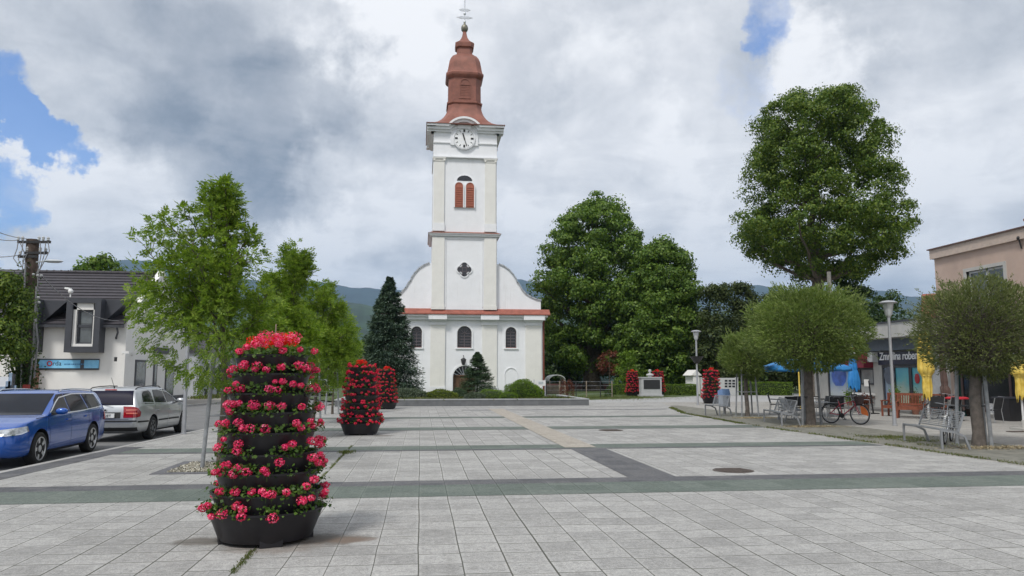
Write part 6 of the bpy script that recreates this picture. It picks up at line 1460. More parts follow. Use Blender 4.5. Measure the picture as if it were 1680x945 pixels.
# ---------------------------------------------------------------- monument with bust
mo = thing('monument', 'pale stone monument with dark plaque and a small bust on top, between two flower towers', 'monument', mon)
A, B_ = aty(1050.5, 640, mon.y), aty(1083.5, 640, mon.y); x0, x1 = A.x-mon.x, B_.x-mon.x; zt_ = aty(1066, 618.5, mon.y).z
M_stone = mat('pale_monument_stone', (.40, .405, .41), .85, var=.06, scale=3, dirt=.1)
MB().b2(x0, x1, -.35, .35, 0, zt_-.08).b2(x0-.06, x1+.04, -.4, .4, zt_-.08, zt_).b2(x0-.12, x1+.1, -.45, .45, -.02, .12).build('block', M_stone, mo, smooth=0)
MB().b2(x0+.18, x1-.14, -.375, -.34, zt_-.95, zt_-.22).build('plaque', M_black, mo, smooth=0)
q = MB().lathe([(.20, 0), (.20, .04), (.13, .06), (.15, .10), (.30, .13), (.305, .18), (.26, .24), (.13, .275), (.075, .30), (.072, .35), (.10, .39), (.122, .46), (.118, .54), (.08, .60), (.02, .615)], 20, (.05, 0, zt_), sy=.7).ball((.05, -.09, zt_+.45), .025, 8).ball((.05, -.045, zt_+.40), .05, 10, 0, 1, 1, .8)
for sg in (-1, 1): q.ball((.05+sg*.12, 0, zt_+.47), .025, 8)
q.build('bust', M_stone, mo, 60)
# pale gate with small panes, white shed, garden bits
gt = thing('pale_gate', 'pale low gate with two grids of small dark panes behind the flower tower', 'gate', gy(1180, 61)); A, B_ = aty(1150, 620, 61), aty(1210, 645.5, 61)
MB().b2(A.x, B_.x, 61, 61.1, 0, A.z).b2(A.x-.05, A.x+.12, 60.9, 61.15, 0, A.z+.06).b2(B_.x-.12, B_.x+.05, 60.9, 61.15, 0, A.z+.06).build('panel', mat('pale_gate_paint', (.42, .43, .42), .7, var=.05), gt, world=True, smooth=0)
for r0_ in (1153, 1189):
    for i in range(3):
        for j in range(3):
            C_ = aty(r0_+i*6.2, 623.2+j*4.6, 60.99); D_ = aty(r0_+i*6.2+4.6, 623.2+j*4.6+3., 60.99); o = MB().b2(C_.x, D_.x, 60.985, 61.0, D_.z, C_.z).build('pane', M_glass, gt, world=True, smooth=0)
A, B_ = aty(1137, 616, 66), aty(1148, 640, 66); tag(MB().b2(A.x, B_.x, 66, 68, 0, A.z).prism([(A.x-.2, A.z), (B_.x+.2, A.z), ((A.x+B_.x)/2, A.z+.5)], 65.9, 68.2).build('white_shed', M_wall, None, smooth=0), 'small whitish shed glimpsed beside the lamp post', 'shed')
A, B_ = aty(1128, 627, 64), aty(1140, 640, 64); q = MB()
for k in range(5): x = A.x+(B_.x-A.x)*k/4; q.b2(x-.03, x+.03, 63.97, 64.03, 0, A.z)
q.b2(A.x, B_.x, 63.96, 64.04, A.z-.06, A.z); tag(q.build('white_railing', M_frame, None, smooth=0), 'short white railing left of the pale gate', 'railing')
pv = thing('garden_shelter', 'small garden shelter with a pale arched roof behind the noticeboard', 'shelter', gy(915, 68)); A, B_ = aty(901, 622, 68), aty(928, 640, 68); xm = (A.x+B_.x)/2; hw2 = (B_.x-A.x)/2
q = MB(); pts = [(xm+hw2*math.cos(t), A.z-.1+.5*math.sin(t)) for t in np.linspace(0, math.pi, 11)]
for a_, b_ in zip(pts[:-1], pts[1:]): q.prism([a_, b_, (b_[0], b_[1]-.06), (a_[0], a_[1]-.06)], 68, 70.5)
q.build('roof', M_frame, pv, world=True)
for x in (xm-hw2+.05, xm+hw2-.05):
    for y in (68.05, 70.4): MB().b2(x-.05, x+.05, y-.05, y+.05, 0, A.z-.1).build('post', M_stakew, pv, world=True, smooth=0)
MB().b2(xm-.8, xm+.8, 69, 69.5, 0, .75).build('bench_box', M_stakew, pv, world=True, smooth=0)
yh = thing('yellow_house', 'low yellow house with dull green roof glimpsed under the trees by the red-leaved tree', 'house', gy(1000, 104)); A, B_ = aty(978, 598, 104), aty(1022, 640, 104)
MB().b2(A.x, B_.x, 104, 110, 0, A.z).build('wall', mat('yellow_render', (.45, .38, .20), .9, var=.06), yh, world=True, smooth=0); C_ = aty(980, 624, 100)
MB().prism([(99.5, C_.z-1.), (103.9, C_.z+.6), (103.9, C_.z+.7), (99.5, C_.z-.9)], A.x-1.5, B_.x-.5, 'YZ').build('roof', mat('dull_green_roof', (.08, .15, .14), .7), yh, world=True, smooth=0)
db = aty(945, 610, 108); tag(MB().b2(db.x-4, db.x+2.2, 108, 112, 0, db.z+.4).prism([(db.x-4.3, db.z+.4), (db.x+2.5, db.z+.4), (db.x-.9, db.z+2)], 107.8, 112.2).build('dark_shed', mat('dark_teal_boards', (.02, .045, .055), .8), None, smooth=0), 'dark shed in the shade left of the thick linden trunk', 'shed')
fn = thing('garden_fence', 'thin dark wire fence with posts along the lawn right of the church', 'fence', gy(940, 57)); q = MB()
pts = [aty(px, 640, y) for px, y in ((896, 54.5), (918, 55), (945, 55.4), (962, 55.6), (985, 56.2), (1004, 56.8))]
for i, p in enumerate(pts): MB().b2(p.x-.03, p.x+.03, p.y-.03, p.y+.03, -.05, 1.25).build('post', M_stakew if i % 2 else M_black, fn, world=True, smooth=0)
for z in (.3, .6, .9, 1.2): q.tube([(p.x, p.y, z) for p in pts], .008, 4)
q.build('wire_mesh', M_steelw, fn, world=True)['kind'] = 'stuff'
for i, (px, y, l) in enumerate(((925, 53, 'brownish upright shrub by the garden fence nearest the noticeboard'), (935, 53.6, 'brown bare shrub by the garden fence, second from the noticeboard'), (999, 57.4, 'thin dark bush at the end of the garden fence, left of the hedge'))):
    p = aty(px, 645, y); shrub('fence_shrub', l, 'bush', (p.x, p.y, 0), .3, .3, 1.25 if i < 2 else .8, 900, L_red if i < 2 else L_dark, .07, core=False)
MB_low = MB(); A, B_ = aty(880, 632, 90), aty(1010, 632, 90); tag(MB_low.b2(A.x, B_.x, 90, 90.3, 0, aty(950, 629.5, 90).z).build('garden_wall', mat('reddish_wall', (.24, .13, .12), .9, var=.1), None, smooth=0), 'low reddish wall at the far side of the lawn', 'wall')
# ---------------------------------------------------------------- lamps
M_lpole = mat('grey_lamp_pole', (.36, .37, .39), .45, .3, var=.06)
M_lglass = mat('milky_lamp_glass', (.55, .57, .57), .15, var=.05, spec=.6)
def lamp(label, loc, H=4.25, extra=False):
    root = thing('street_lamp', label, 'street lamp', loc, 0, 'street lamps round the square')
    MB().lathe([(.09, 0), (.09, .03), (.062, .035), (.062, .45), (.055, .5), (.048, H-.58), (.048, H-.5)], 16).build('pole', M_lpole, root)
    MB().lathe([(.06, H-.56), (.105, H-.5), (.175, H-.10), (.175, H-.09)], 18).build('lamp_glass', M_lglass, root)
    MB().lathe([(.055, H-.6), (.075, H-.52), (.06, H-.5)], 16).lathe([(.30, H-.10), (.31, H-.085), (.18, H-.02), (.04, H)], 24).build('lamp_cap', M_lpole, root)
    q = MB()
    for k in range(4): a = math.pi/4+math.pi/2*k; q.bar((.108*math.cos(a), .108*math.sin(a), H-.5), (.178*math.cos(a), .178*math.sin(a), H-.10), .014, .014)
    q.lathe([(.045, H-.44), (.045, H-.24)], 10)
    q.build('lamp_cage', M_lpole, root)
    if extra:
        MB().lathe([(.10, 2.35), (.12, 2.36), (.40, 2.75), (.38, 2.75), (.1, 2.42)], 12).build('hanging_bowl', M_black, root)
    return root
lamp('tall grey street lamp standing by itself in front of the shop row', gp(1468, 698)); lamp('slim street lamp with a dark bowl halfway up, near the far flower tower', gp(1145, 664.5), extra=True)
lamp('street lamp by the kerb, its head hidden in the nearest ash tree', gp(301, 712.5))
# manholes
M_iron = mat('rusty_iron', (.10, .08, .07), .7, .4, var=.3, scale=30, bump=.4)
for px, py, r_, l in ((1203, 772, .31, 'round rusty manhole cover near the dark paving strip'), (1002, 706, .33, 'round manhole cover farther back, right of the beige strip')):
    p = gp(px, py); q = MB().lathe([(r_+.05, .001), (r_+.05, .006), (r_, .008), (r_, .004), (r_-.02, .004), (r_-.02, .010), (.01, .010)], 40)
    for k in range(-3, 4): q.b2(-r_*.8, r_*.8, k*.08-.012, k*.08+.012, .009, .014)
    o = q.build('manhole_cover', M_iron, None); o.location = p; tag(o, l, 'manhole')
# gravel square round the near ash
c_ = t1.copy(); M_grav = mat('pale_gravel', (.42, .40, .36), .9, var=.35, scale=30, bump=1., bscale=60)
x0, x1, y0, y1 = c_.x-.75, c_.x+.72, c_.y-.72, c_.y+.85
tb = thing('tree_square', 'square of pale gravel with a dark frame around the nearest ash tree', 'tree bed', (c_.x, c_.y, 0))
MB().b2(x0-.2, x1+.2, y0-.2, y0, -.02, .012).b2(x0-.2, x1+.2, y1, y1+.2, -.02, .012).b2(x0-.2, x0, y0, y1, -.02, .012).b2(x1, x1+.2, y0, y1, -.02, .012).build('frame', M_kerb, tb, world=True, smooth=0)
n = 5200; C = np.stack([rng.uniform(x0, x1, n), rng.uniform(y0, y1, n), rng.uniform(.0, .02, n)], 1); gm = leafmat('gravel_stone', [(.30, .28, .25), (.48, .46, .42), (.60, .58, .54), (.38, .33, .27)], .9, 0)
g1 = quads_mesh('gravel', leaf_arrays(C, rdir(n)*np.array([1, 1, .4]), rdir(n)*.5+np.array([0, 0, 1.]), .035, .03, .35), gm, tb, MB().b2(x0, x1, y0, y1, -.02, .004, 1), world=True); g1.data.materials.append(M_grav); g1['kind'] = 'stuff'
for px, py, rx, ry, l in ((1640, 735, 1.3, .45, 'scatter of pale wood chips'), (1330, 700, 1.0, .5, 'pale leaf litter'), (1240, 686, .8, .4, 'pale litter')):
    p = gp(px, py); n = 1500; C = np.stack([p.x+rng.normal(size=n)*rx*.5, p.y+rng.normal(size=n)*ry*.5, rng.uniform(.004, .02, n)], 1)
    o = quads_mesh('wood_chips', leaf_arrays(C, rdir(n)*np.array([1, 1, .3]), rdir(n)*.4+np.array([0, 0, 1.]), .05, .02, .1), leafmat('wood_chip', [(.32, .24, .13), (.42, .36, .25), (.20, .14, .08)], .9, 0)); o['kind'] = 'stuff'

# ============================================================ FURNITURE
M_bench = mat('bench_metal', (.30, .31, .325), .4, .5, var=.08, scale=8)
def bench(label, pA, pB, dpt=.62, flip=1):
    """pA, pB: front legs on the ground; the bench opens towards the plaza"""
    pA, pB = Vector(pA), Vector(pB); d = (pB-pA); L = d.length; d.normalize(); back = Vector((-d.y, d.x, 0))*flip
    root = thing('metal_bench', label, 'bench', pA, math.atan2(d.y, d.x), 'metal benches by the clipped willows')
    bs = flip                   # local y = back direction sign
    for x in (0, L):
        MB().bar((x, 0, 0), (x, 0, .43), .045, .045).bar((x, .0, .43), (x, bs*.30, .39), .04, .045).bar((x, bs*.30, .39), (x, bs*.50, .30), .04, .05).bar((x, bs*.50, .30), (x, bs*.60, 0), .045, .045).bar((x, bs*.36, .37), (x, bs*.52, .83), .04, .035).build('leg', M_bench, root, 0)
    q = MB().bar((0, 0, .45), (L, 0, .45), .05, .03)
    for k in range(9): y = bs*(.04+k*.042); q.tube([(0, y, .445-abs(k-3)*.003-.02*(k > 5)), (L, y, .445-abs(k-3)*.003-.02*(k > 5))], .008, 5)
    q.build('seat', M_bench, root)
    q = MB()
    for k in range(10): t = k/9; q.tube([(0, bs*(.39+.13*t), .48+.36*t), (L, bs*(.39+.13*t), .48+.36*t)], .010 if k not in (0, 9) else .016, 5)
    for x in np.linspace(L*.25, L*.75, 3): q.tube([(x, bs*.385, .47), (x, bs*.525, .85)], .008, 5)
    q.build('backrest', M_bench, root); return root
def gpp(px, py): return gp(px, py)
bench('nearest metal bench on the right, white bicycle leaning behind it', gpp(1484, 724), gpp(1546, 737.5), flip=1)
bench('metal bench left of the large clipped willow, in front of the blue parasol', gpp(1254, 692.5), gpp(1283, 699.5), flip=1)
c = gpp(1283, 699.5); bench('second metal bench turned away behind the one left of the large clipped willow', gpp(1283, 699.5)+Vector((1.75, 2.0, 0)), gpp(1254, 692.5)+Vector((1.75, 1.2, 0)), flip=1)
bench('small far metal bench in front of the litter bin', gpp(1157.5, 681.5), gpp(1181, 683.5), flip=1)
# litter bin
p = gp(1189, 680); lb_ = thing('litter_bin', 'grey and blue litter bin with a slanted lid behind the far bench', 'litter bin', p, .3); M_bing = mat('bin_grey', (.34, .38, .43), .5)
MB().b2(-.04, .04, -.04, .04, 0, .35).build('post', M_bench, lb_, smooth=0); MB().b2(-.19, .19, -.15, .15, .32, .82).build('bin_body', M_bing, lb_, smooth=0)
MB().prism([(-.18, .82), (.18, .82), (.18, 1.02), (-.10, 1.1)], -.20, .20, 'YZ').build('bin_lid', mat('bin_blue', (.16, .26, .46), .45), lb_, smooth=0); MB().lathe([(.06, -.152), (.06, -.160)], 16, (.06, 0, .74), axis='Y').build('opening', M_black, lb_)
# bicycles
def bicycle(label, loc, rz, col, lean=0., fender=None, basket=None, saddle=None, disc=None):
    root = thing('bicycle', label, 'bicycle', loc, rz); root.rotation_euler = (lean, 0, rz); fm = mat('bike_'+col[0], col[1], .35, .3, coat=.5); R_ = .335
    for x in (-.52, .54):
        w_ = MB(); t = [(x+R_*math.cos(a), 0, R_+.015+R_*math.sin(a)) for a in np.linspace(0, 2*math.pi, 33)]; w_.tube(t, .020, 6, cap=False); wo = w_.build('tyre', M_tyre, root)
        s = MB(); t = [(x+(R_-.03)*math.cos(a), 0, R_+.015+(R_-.03)*math.sin(a)) for a in np.linspace(0, 2*math.pi, 33)]; s.tube(t, .012, 6, cap=False)
        for k in range(14): a = 2*math.pi*k/14; s.tube([(x, .02*(-1)**k, R_+.015), (x+(R_-.03)*math.cos(a), 0, R_+.015+(R_-.03)*math.sin(a))], .0025, 4, cap=False)
        s.lathe([(.025, -.05), (.025, .05)], 8, (x, 0, R_+.015), axis='Y'); s.build('rim', M_bench, wo)
        if fender:
            f = MB(); a0, a1 = (.3, 2.9) if x < 0 else (.1, 2.3); aa = np.linspace(a0, a1, 14)
            for i in range(13): f.bar((x+(R_+.03)*math.cos(aa[i]), 0, R_+.015+(R_+.03)*math.sin(aa[i])), (x+(R_+.03)*math.cos(aa[i+1]), 0, R_+.015+(R_+.03)*math.sin(aa[i+1])), .055, .008, up=(0, 1, 0)) if 0 else f.bar((x+(R_+.03)*math.cos(aa[i]), 0, R_+.015+(R_+.03)*math.sin(aa[i])), (x+(R_+.03)*math.cos(aa[i+1]), 0, R_+.015+(R_+.03)*math.sin(aa[i+1])), .05, .01)
            f.build('mudguard', fender, root)
    z = R_+.015; bb = (-.08, 0, .29); st = (-.20, 0, .78); hd = (.36, 0, .80); hb_ = (.41, 0, .66)
    f = MB()
    for a, b_, r in ((bb, st, .016), (bb, hb_, .019), ((-.17, 0, .66), hd, .016), (hd, hb_, .019), ((-.17, 0, .66), (-.52, .05, z), .009), ((-.17, 0, .66), (-.52, -.05, z), .009), (bb, (-.52, .05, z), .010), (bb, (-.52, -.05, z), .010)): f.tube([a, b_], r, 8)
    f.build('frame', fm, root)
    f = MB()
    for s in (-1, 1): f.tube([(.41, s*.045, .66), (.47, s*.045, .5), (.54, s*.045, z)], .011, 6)
    f.tube([(.41, -.045, .66), (.41, .045, .66)], .016, 6); f.build('fork', fm, root)
    MB().tube([hd, (.335, 0, .95)], .013, 6).tube([(.20, -.31, .97), (.32, -.22, .98), (.36, 0, .96), (.32, .22, .98), (.20, .31, .97)], .012, 6).build('handlebar', M_bench, root)
    for s in (-1, 1): MB().tube([(.14, s*.335, .965), (.23, s*.29, .972)], .018, 6).build('grip', M_black, root)
    MB().tube([(-.20, 0, .72), (-.225, 0, .86)], .013, 6).build('seat_post', M_bench, root); MB().ball((-.26, 0, .895), .14, 12, 0, 1.0, .6, .35).build('saddle', saddle or M_black, root)
    MB().lathe([(.09, -.055), (.09, -.05)], 16, (-.08, 0, .29), axis='Y').bar((-.08, -.07, .29), (.05, -.07, .18), .02, .02).bar((-.08, .07, .29), (-.21, .07, .40), .02, .02).box((.06, -.11, .175), (.09, .08, .02)).box((-.22, .11, .405), (.09, .08, .02)).build('cranks', M_black, root)
    MB().bar((-.22, 0, .72), (-.80, 0, .72), .12, .012).tube([(-.78, .06, .72), (-.52, .06, z)], .006, 4).tube([(-.78, -.06, .72), (-.52, -.06, z)], .006, 4).build('luggage_rack', M_bench, root)
    if disc: MB().prism([(.54+.30*math.cos(a), z+.30*math.sin(a)) for a in np.linspace(-.15, 1.45, 9)]+[(.60, z+.02)], -.015, -.005, 'XZ').build('orange_wheel_cover', disc, root)
    if basket: MB().lathe([(.12, .70), (.17, .95), (.16, .95), (.11, .72)], 12, (.55, 0, 0)).build('basket', basket, root)
    return root
M_orange = mat('orange_plastic', (.55, .14, .03), .5)
bicycle('red bicycle with a dark basket and an orange wheel panel beside the middle willow', gp(1387, 695.5), R(-58), ('red', (.40, .02, .05)), .04, basket=mat('dark_basket', (.05, .03, .03), .8, var=.4, scale=30), disc=M_orange)
p = gp(1587, 731)+Vector((.05, .75, 0))
bicycle('white bicycle with pale mudguards behind the nearest metal bench', p, R(270-44), ('white', (.55, .57, .60)), -.10, fender=M_frame)
bicycle('dark bicycle leaning by the wooden seats, black saddle high up', gp(1548, 690)+Vector((0, 0, 0)), R(8), ('dark', (.03, .03, .035)), .05)
# cafe chairs and tables
M_cush = mat('charcoal_mesh_fabric', (.03, .031, .034), .8, var=.2); M_alu = mat('aluminium_tube', (.45, .46, .47), .35, .7)
def chair(label, loc, rz, grp='grey cafe chairs with charcoal mesh seats'):
    root = thing('cafe_chair', label, 'chair', loc, rz, grp)
    for x in (-.26, .26):
        MB().tube([(x, -.24, 0), (x, -.22, .64)], .014, 6).build('leg', M_alu, root); MB().tube([(x, .28, 0), (x, .22, .44), (x, .33, .88)], .014, 6).build('leg', M_alu, root)
        MB().tube([(x, -.22, .64), (x, .24, .66)], .016, 6).build('armrest', M_alu, root)
    MB().box((0, 0, .44), (.48, .44, .03)).build('seat', M_cush, root); MB().bar((0, .23, .50), (0, .33, .88), .50, .02, up=(0, 1, 0)).build('backrest', M_cush, root); return root
def table(label, loc, r=.36, sq=False, z=.72):
    root = thing('cafe_table', label, 'table', loc, 0, 'dark cafe tables')
    (MB().box((0, 0, z), (r*2, r*2, .03)) if sq else MB().lathe([(r, z-.015), (r, z+.015)], 24)).build('tabletop', M_cush, root)
    for a in range(4): t = math.pi/2*a+.78; MB().tube([(.26*math.cos(t), .26*math.sin(t), 0), (.22*math.cos(t), .22*math.sin(t), z-.02)], .018, 6).build('leg', M_bench, root)
    return root
k0 = chair('charcoal cafe chair seen side-on, leftmost beside the two benches', gp(1281, 681)+Vector((0, .4, 0)), R(60))
def cc(l, px, py, rz): return copy_tree(k0, l, gp(px, py), R(rz))
cc('charcoal cafe chair just right of the leftmost one, back to the camera', 1293, 688, 180); cc('charcoal cafe chair close to the willow trunk on its left, back to the camera', 1309, 687, 175)
table('dark table between the chairs left of the large willow trunk', gp(1303, 683))
cc('grey cafe chair just right of the large willow trunk', 1346, 687, -100)
table('dark square table between the large willow trunk and the red bicycle', gp(1359, 684), .4, True)
cc('charcoal cafe chair behind the rear wheel of the red bicycle', 1372, 689, 160); cc('grey cafe chair behind the front wheel of the red bicycle', 1414, 681, 30)
table('dark table in front of the maroon awning', gp(1402, 677), .4, True)
cc('grey cafe chair right of the white parasol pole, back to the camera', 1533, 690, 170); cc('grey cafe chair between the parasol pole and the brown folded parasol', 1546, 687, 130); cc('dark cafe chair in front of the peach wall', 1560, 690, 190)
cc('cafe chair behind the grey stakes of the nearest willow', 1627, 693, 200)
tb2 = gp(1572, 690); rt = thing('red_table', 'round table with a red top in front of the green door', 'table', tb2)
MB().lathe([(.42, .80), (.42, .84), (.30, .88)], 20).build('tabletop', mat('red_cloth', (.45, .015, .03), .6), rt); MB().tube([(0, 0, 0), (0, 0, .8)], .03, 8).lathe([(.22, 0), (.22, .02)], 12).build('leg', M_black, rt)
# wooden benches by the shop
M_teak = mat('red_brown_wood', (.21, .062, .032), .6, var=.25, scale=8)
def wbench(label, loc, rz, L=1.3):
    root = thing('wooden_bench', label, 'bench', loc, rz, 'red-brown wooden benches by the shop windows')
    for x in (-L/2, L/2):
        MB().b2(x-.03, x+.03, -.25, -.19, 0, .62).build('leg', M_teak, root, smooth=0); MB().bar((x, .25, 0), (x, .30, .95), .06, .06).build('leg', M_teak, root, 0); MB().b2(x-.035, x+.035, -.28, .27, .62, .66).build('armrest', M_teak, root, smooth=0)
    q = MB()
    for k in range(5): y = -.22+k*.095; q.b2(-L/2+.03, L/2-.03, y, y+.075, .42, .445)
    q.b2(-L/2+.03, L/2-.03, -.235, -.2, .33, .42); q.build('seat', M_teak, root, smooth=0)
    q = MB().bar((-L/2+.03, .3, .92), (L/2-.03, .3, .92), .05, .07).bar((-L/2+.03, .272, .52), (L/2-.03, .272, .52), .04, .05); n_ = int(L/.1)
    for k in range(n_+1): x = -L/2+.06+k*(L-.12)/n_; q.bar((x, .275, .52), (x, .3, .92), .045, .02)
    q.build('backrest', M_teak, root, 0); return root
wb_ = wbench('red-brown wooden bench in front of the turquoise shop window', gp(1481, 684)+Vector((.2, .1, 0)), R(-62), 1.7)
copy_tree(wb_, 'red-brown wooden seat next to the white parasol pole', gp(1508, 687)+Vector((.2, .1, 0)), R(-40)); copy_tree(wb_, 'red-brown wooden bench far back, below the blue printed window', gp(1378, 668)+Vector((.9, .3, 0)), R(-90))
# parasols
def cloth(name, m, mb, par): return mb.build(name, m, par, 50)
M_bpar = mat('blue_parasol_cloth', (.025, .20, .50), .6, var=.12, scale=3); M_ypar = mat('yellow_parasol_cloth', (.60, .40, .03), .7, var=.15, scale=3, col2=(.66, .50, .12)); M_wpole = mat('white_parasol_pole', (.60, .60, .60), .45)
def open_parasol(label, loc, r, ztip, zrim):
    root = thing('open_parasol', label, 'parasol', loc, .2, None); q = MB(); n = 8; vs = []; rings = 5
    for i in range(rings):
        t = (i+1)/rings
        for j in range(48):
            a = 2*math.pi*j/48; k = abs(((j/48*n) % 1)-.5)*2; rr = r*t*(.90+.10*k); vs.append((rr*math.cos(a), rr*math.sin(a), ztip+(zrim-ztip)*t**1.25+(1-k)*-.0+.05*k*t))
    vs.append((0, 0, ztip)); q.add(vs, [(i*48+j, i*48+(j+1) % 48, (i+1)*48+(j+1) % 48, (i+1)*48+j) for i in range(rings-1) for j in range(48)]+[(240, (j+1) % 48, j) for j in range(48)])
    last = [(x, y, z) for x, y, z in vs[192:240]]; q.add(last+[(x*1.005, y*1.005, z-.16) for x, y, z in last], [(j, (j+1) % 48, 48+(j+1) % 48, 48+j) for j in range(48)])
    can = q.build('canopy', M_bpar, root, 40); can.modifiers.new('s', 'SOLIDIFY').thickness = .008
    MB().tube([(0, 0, 0), (0, 0, ztip+.08)], .028, 8).build('pole', M_wpole, root)
    for k in range(8): a = 2*math.pi*k/8; MB().tube([(0, 0, zrim-.15), (r*.5*math.cos(a), r*.5*math.sin(a), ztip+(zrim-ztip)*.45-.03)], .008, 4).build('rib', M_wpole, root)
    MB().lathe([(.3, 0), (.3, .06), (.05, .1)], 16).build('base', M_concrete, root)
YU = gp(1322, 683).y+.8; p = aty(1322, 660, YU); p.z = 0; rU = (aty(1390, 600, YU).x-aty(1254, 600, YU).x)/2
open_parasol('open blue parasol over the chairs behind the large clipped willow', p, rU, aty(1322, 583, YU).z, aty(1322, 604, YU-rU*.3).z)
def folded(label, loc, z0, z1, rmax, m, pole=M_wpole, name='folded_parasol', tie=.45, cover=False, lean=(0, 0), extra=None):
    root = thing(name, label, 'parasol', loc, 0, None); q = MB(); vs = []; NR, NA = 26, 40; ph = rng.uniform(0, 6, 4)
    for i in range(NR):
        t = i/(NR-1); z = z1+(z0-z1)*t
        prof = np.interp(t, [0, .04, .15, .4, tie-.06, tie, tie+.05, .85, 1.], [.14, .4, .80, .92, 1.0, .62, .52, .58, .50]) if cover else np.interp(t, [0, .04, .3, tie-.03, tie, tie+.07, .82, 1.], [.10, .18, .5, .72, .62, .80, 1., .95])
        for j in range(NA):
            a = 2*math.pi*j/NA; w_ = 1+(.085*math.sin(8*a+ph[0]+1.5*t)+.07*math.sin(5*a+ph[1]-3*t)+.05*math.sin(13*a+ph[2]+4*t)+.03*math.sin(21*a+9*t))*min(1, t*3)
            zz = z+(.10*math.sin(8*a+ph[0])+.06*math.sin(3*a+ph[3]))*(t**6)
            vs.append((rmax*prof*w_*math.cos(a)+lean[0]*(z-0), rmax*prof*w_*math.sin(a)+lean[1]*z, zz))
    q.add(vs, [(i*NA+j, i*NA+(j+1) % NA, (i+1)*NA+(j+1) % NA, (i+1)*NA+j) for i in range(NR-1) for j in range(NA)]+[tuple(range(NA))]); q.build('canopy', m, root, 60)
    MB().tube([(0, 0, 0), (lean[0]*(z1+.1), lean[1]*(z1+.1), z1+.1)], .032, 8).build('pole', pole, root)
    zt_ = z1+(z0-z1)*tie; MB().lathe([(rmax*.66, zt_-.02), (rmax*.66, zt_+.02)], 20, (lean[0]*zt_, lean[1]*zt_, 0)).build('strap', m, root); MB().box((0, 0, .03), (.55, .55, .06)).lathe([(.06, .06), (.05, .3)], 10).build('base', M_concrete if pole is M_wpole else M_black, root)
    if extra: extra(root, rmax, z0, z1)
    return root
p = gp(1524, 690.5); yz = p.y
folded('tall folded yellow parasol on a white pole, left of the nearest willow', p, aty(1522, 652, yz).z, aty(1516, 541, yz).z, .27, M_ypar, cover=True, tie=.68)
p = gp(1680, 703); p = aty(1676, 650, 22.); p.z = 0
folded('folded yellow parasol cut by the right edge of the photo', p, aty(1676, 655, 22).z, aty(1676, 585, 22).z, .26, M_ypar, cover=True)
def badge(root, rm, z0, z1):
    zc = z1+(z0-z1)*.20; d = Vector((-.55, -.83, 0)).normalized(); r_ = rm*.56
    for m_, dz_, h in ((M_redsign, .10, .17), (M_letter, -.04, .12)):
        q = MB(); 
        for i in range(8):
            a0, a1 = -.75+1.5*i/8-2.15, -.75+1.5*(i+1)/8-2.15
            zz = zc+dz_+.05*math.sin(i*.6); rr = rm*.80
            q.add([(rr*math.cos(a0), rr*math.sin(a0), zz), (rr*math.cos(a1), rr*math.sin(a1), zz), (rr*math.cos(a1), rr*math.sin(a1), zz+h), (rr*math.cos(a0), rr*math.sin(a0), zz+h)], [(0, 1, 2, 3)])
        q.build('round_emblem', m_, root, fix=False)
p = gp(1403, 676.5); yz = p.y
folded('folded blue parasol with a red and white emblem in front of the maroon awning', p, aty(1404, 638, yz).z, aty(1404, 566, yz).z, .24, M_bpar, tie=.55, extra=badge)
p = gp(1556, 688); A = aty(1556, 640, p.y); folded('brown folded parasol leaning behind the nearest willow crown', p, aty(1555, 649, p.y).z, aty(1555, 560, p.y).z, .17, mat('brown_parasol_cloth', (.10, .065, .055), .8, var=.15), pole=M_black, lean=(-.05, 0), tie=.8)
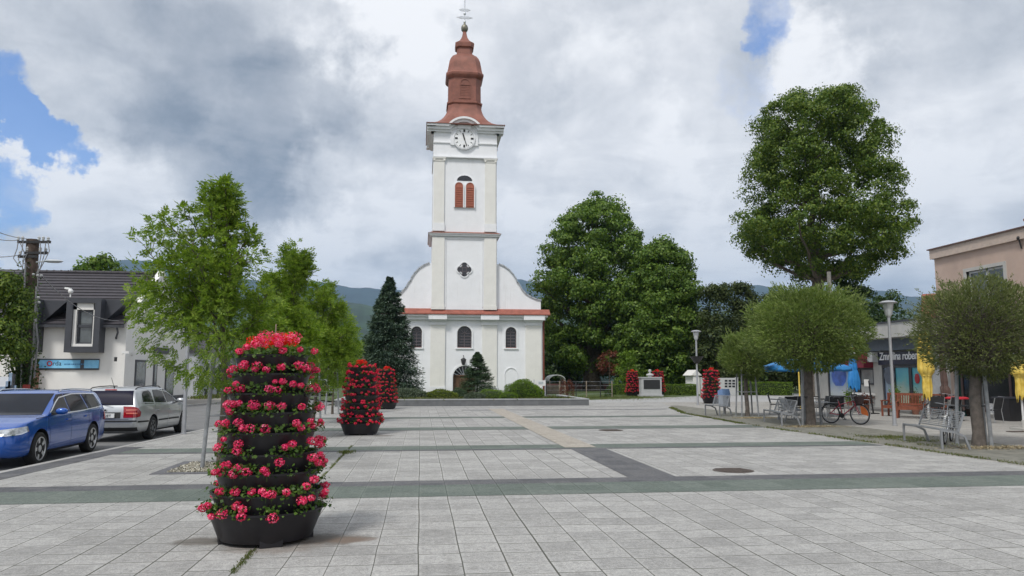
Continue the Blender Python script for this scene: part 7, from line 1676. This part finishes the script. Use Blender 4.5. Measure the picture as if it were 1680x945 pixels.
# yellow umbrella stand pole, black sign post, white cloth
p = gp(1313, 672); o = MB().tube([(0, 0, 0), (0, 0, 2.1)], .035, 8).lathe([(.2, 0), (.2, .05)], 12).build('yellow_pole', M_ypar, None); o.location = p; tag(o, 'slim yellow pole standing left of the large willow trunk', 'pole')
p = gp(1433, 679); sp_ = thing('menu_stand', 'black leaning menu post with a white card in front of the kiosk', 'sign', p); MB().tube([(0, 0, 0), (-.15, 0, 1.45)], .035, 8).box((0, 0, .02), (.4, .3, .04)).build('post', M_black, sp_); MB().box((-.25, 0, 1.35), (.22, .02, .30)).build('card', M_frame, sp_)
for px, py, w_, h_, l in ((1641, 684, .55, .42, 'white menu board leaning on the low wall right of the nearest willow'), (1655, 672, .5, .40, 'white poster board in the dark shop window at the right')):
    z = sz(px, py); y = sy(px, py); tag(MB().box((XS_-.2, y, z+.3), (.03, w_, h_)).box((XS_-.217, y, z+.3), (.01, w_*.8, h_*.7), 0, 1).build('menu_board', [M_frame, mat('menu_print', (.45, .47, .50), .6, var=.25, scale=15)], None, 0), l, 'sign')
p = gp(1672, 697.5); cb_ = thing('black_bin', 'black box at the right edge in front of the low wall', 'box', (XS_-.5, sy(1676, 680), 0)); MB().b2(-.3, .3, -.4, .4, 0, .82).build('box_body', M_black, cb_, smooth=0); MB().b2(-.33, .33, -.43, .43, .82, .88).build('lid', M_anth, cb_, smooth=0)
gr = gp(1668, 708.5); tag(MB().b2(gr.x-.25, gr.x+.9, gr.y-.12, gr.y+.12, .0, .02).build('drain_grate', M_iron, None, smooth=0), 'dark drain grate on the side pavement at the right edge', 'grate')
# potted plants by the shop
for px, py, r_, h, lm, l in ((1470, 680, .22, .9, L_bright, 'tall green potted plant in front of the turquoise window'), (1503, 680, .18, .7, L_dark, 'dark potted plant behind the second wooden seat'), (1395, 669, .25, .6, L_bright, 'green potted plant beneath the printed window'), (1420, 676, .28, .5, L_red, 'potted plant with reddish flowers by the kiosk counter')):
    b0 = gp(px, py); root = thing('potted_plant', l, 'plant', b0, 0); MB().lathe([(.14, 0), (.19, .32), (.17, .32), (.16, .28)], 16).build('pot', mat('clay_pot', (.20, .09, .06), .8), root); n = 500
    C = rng.normal(size=(n, 3))*np.array([r_*.5, r_*.5, h*.25])+np.array([0, 0, .3+h*.45]); quads_mesh('foliage', leaf_arrays(C, rdir(n)+np.array([0, 0, .4]), rdir(n), .10, .045), lm, root)
# distant car down the street
far = copy_tree(root2, 'pale car far down the street, glimpsed left of the raised bed', gp(556, 650.5, -.1)+Vector((-1.5, 0, 0)), R(92))
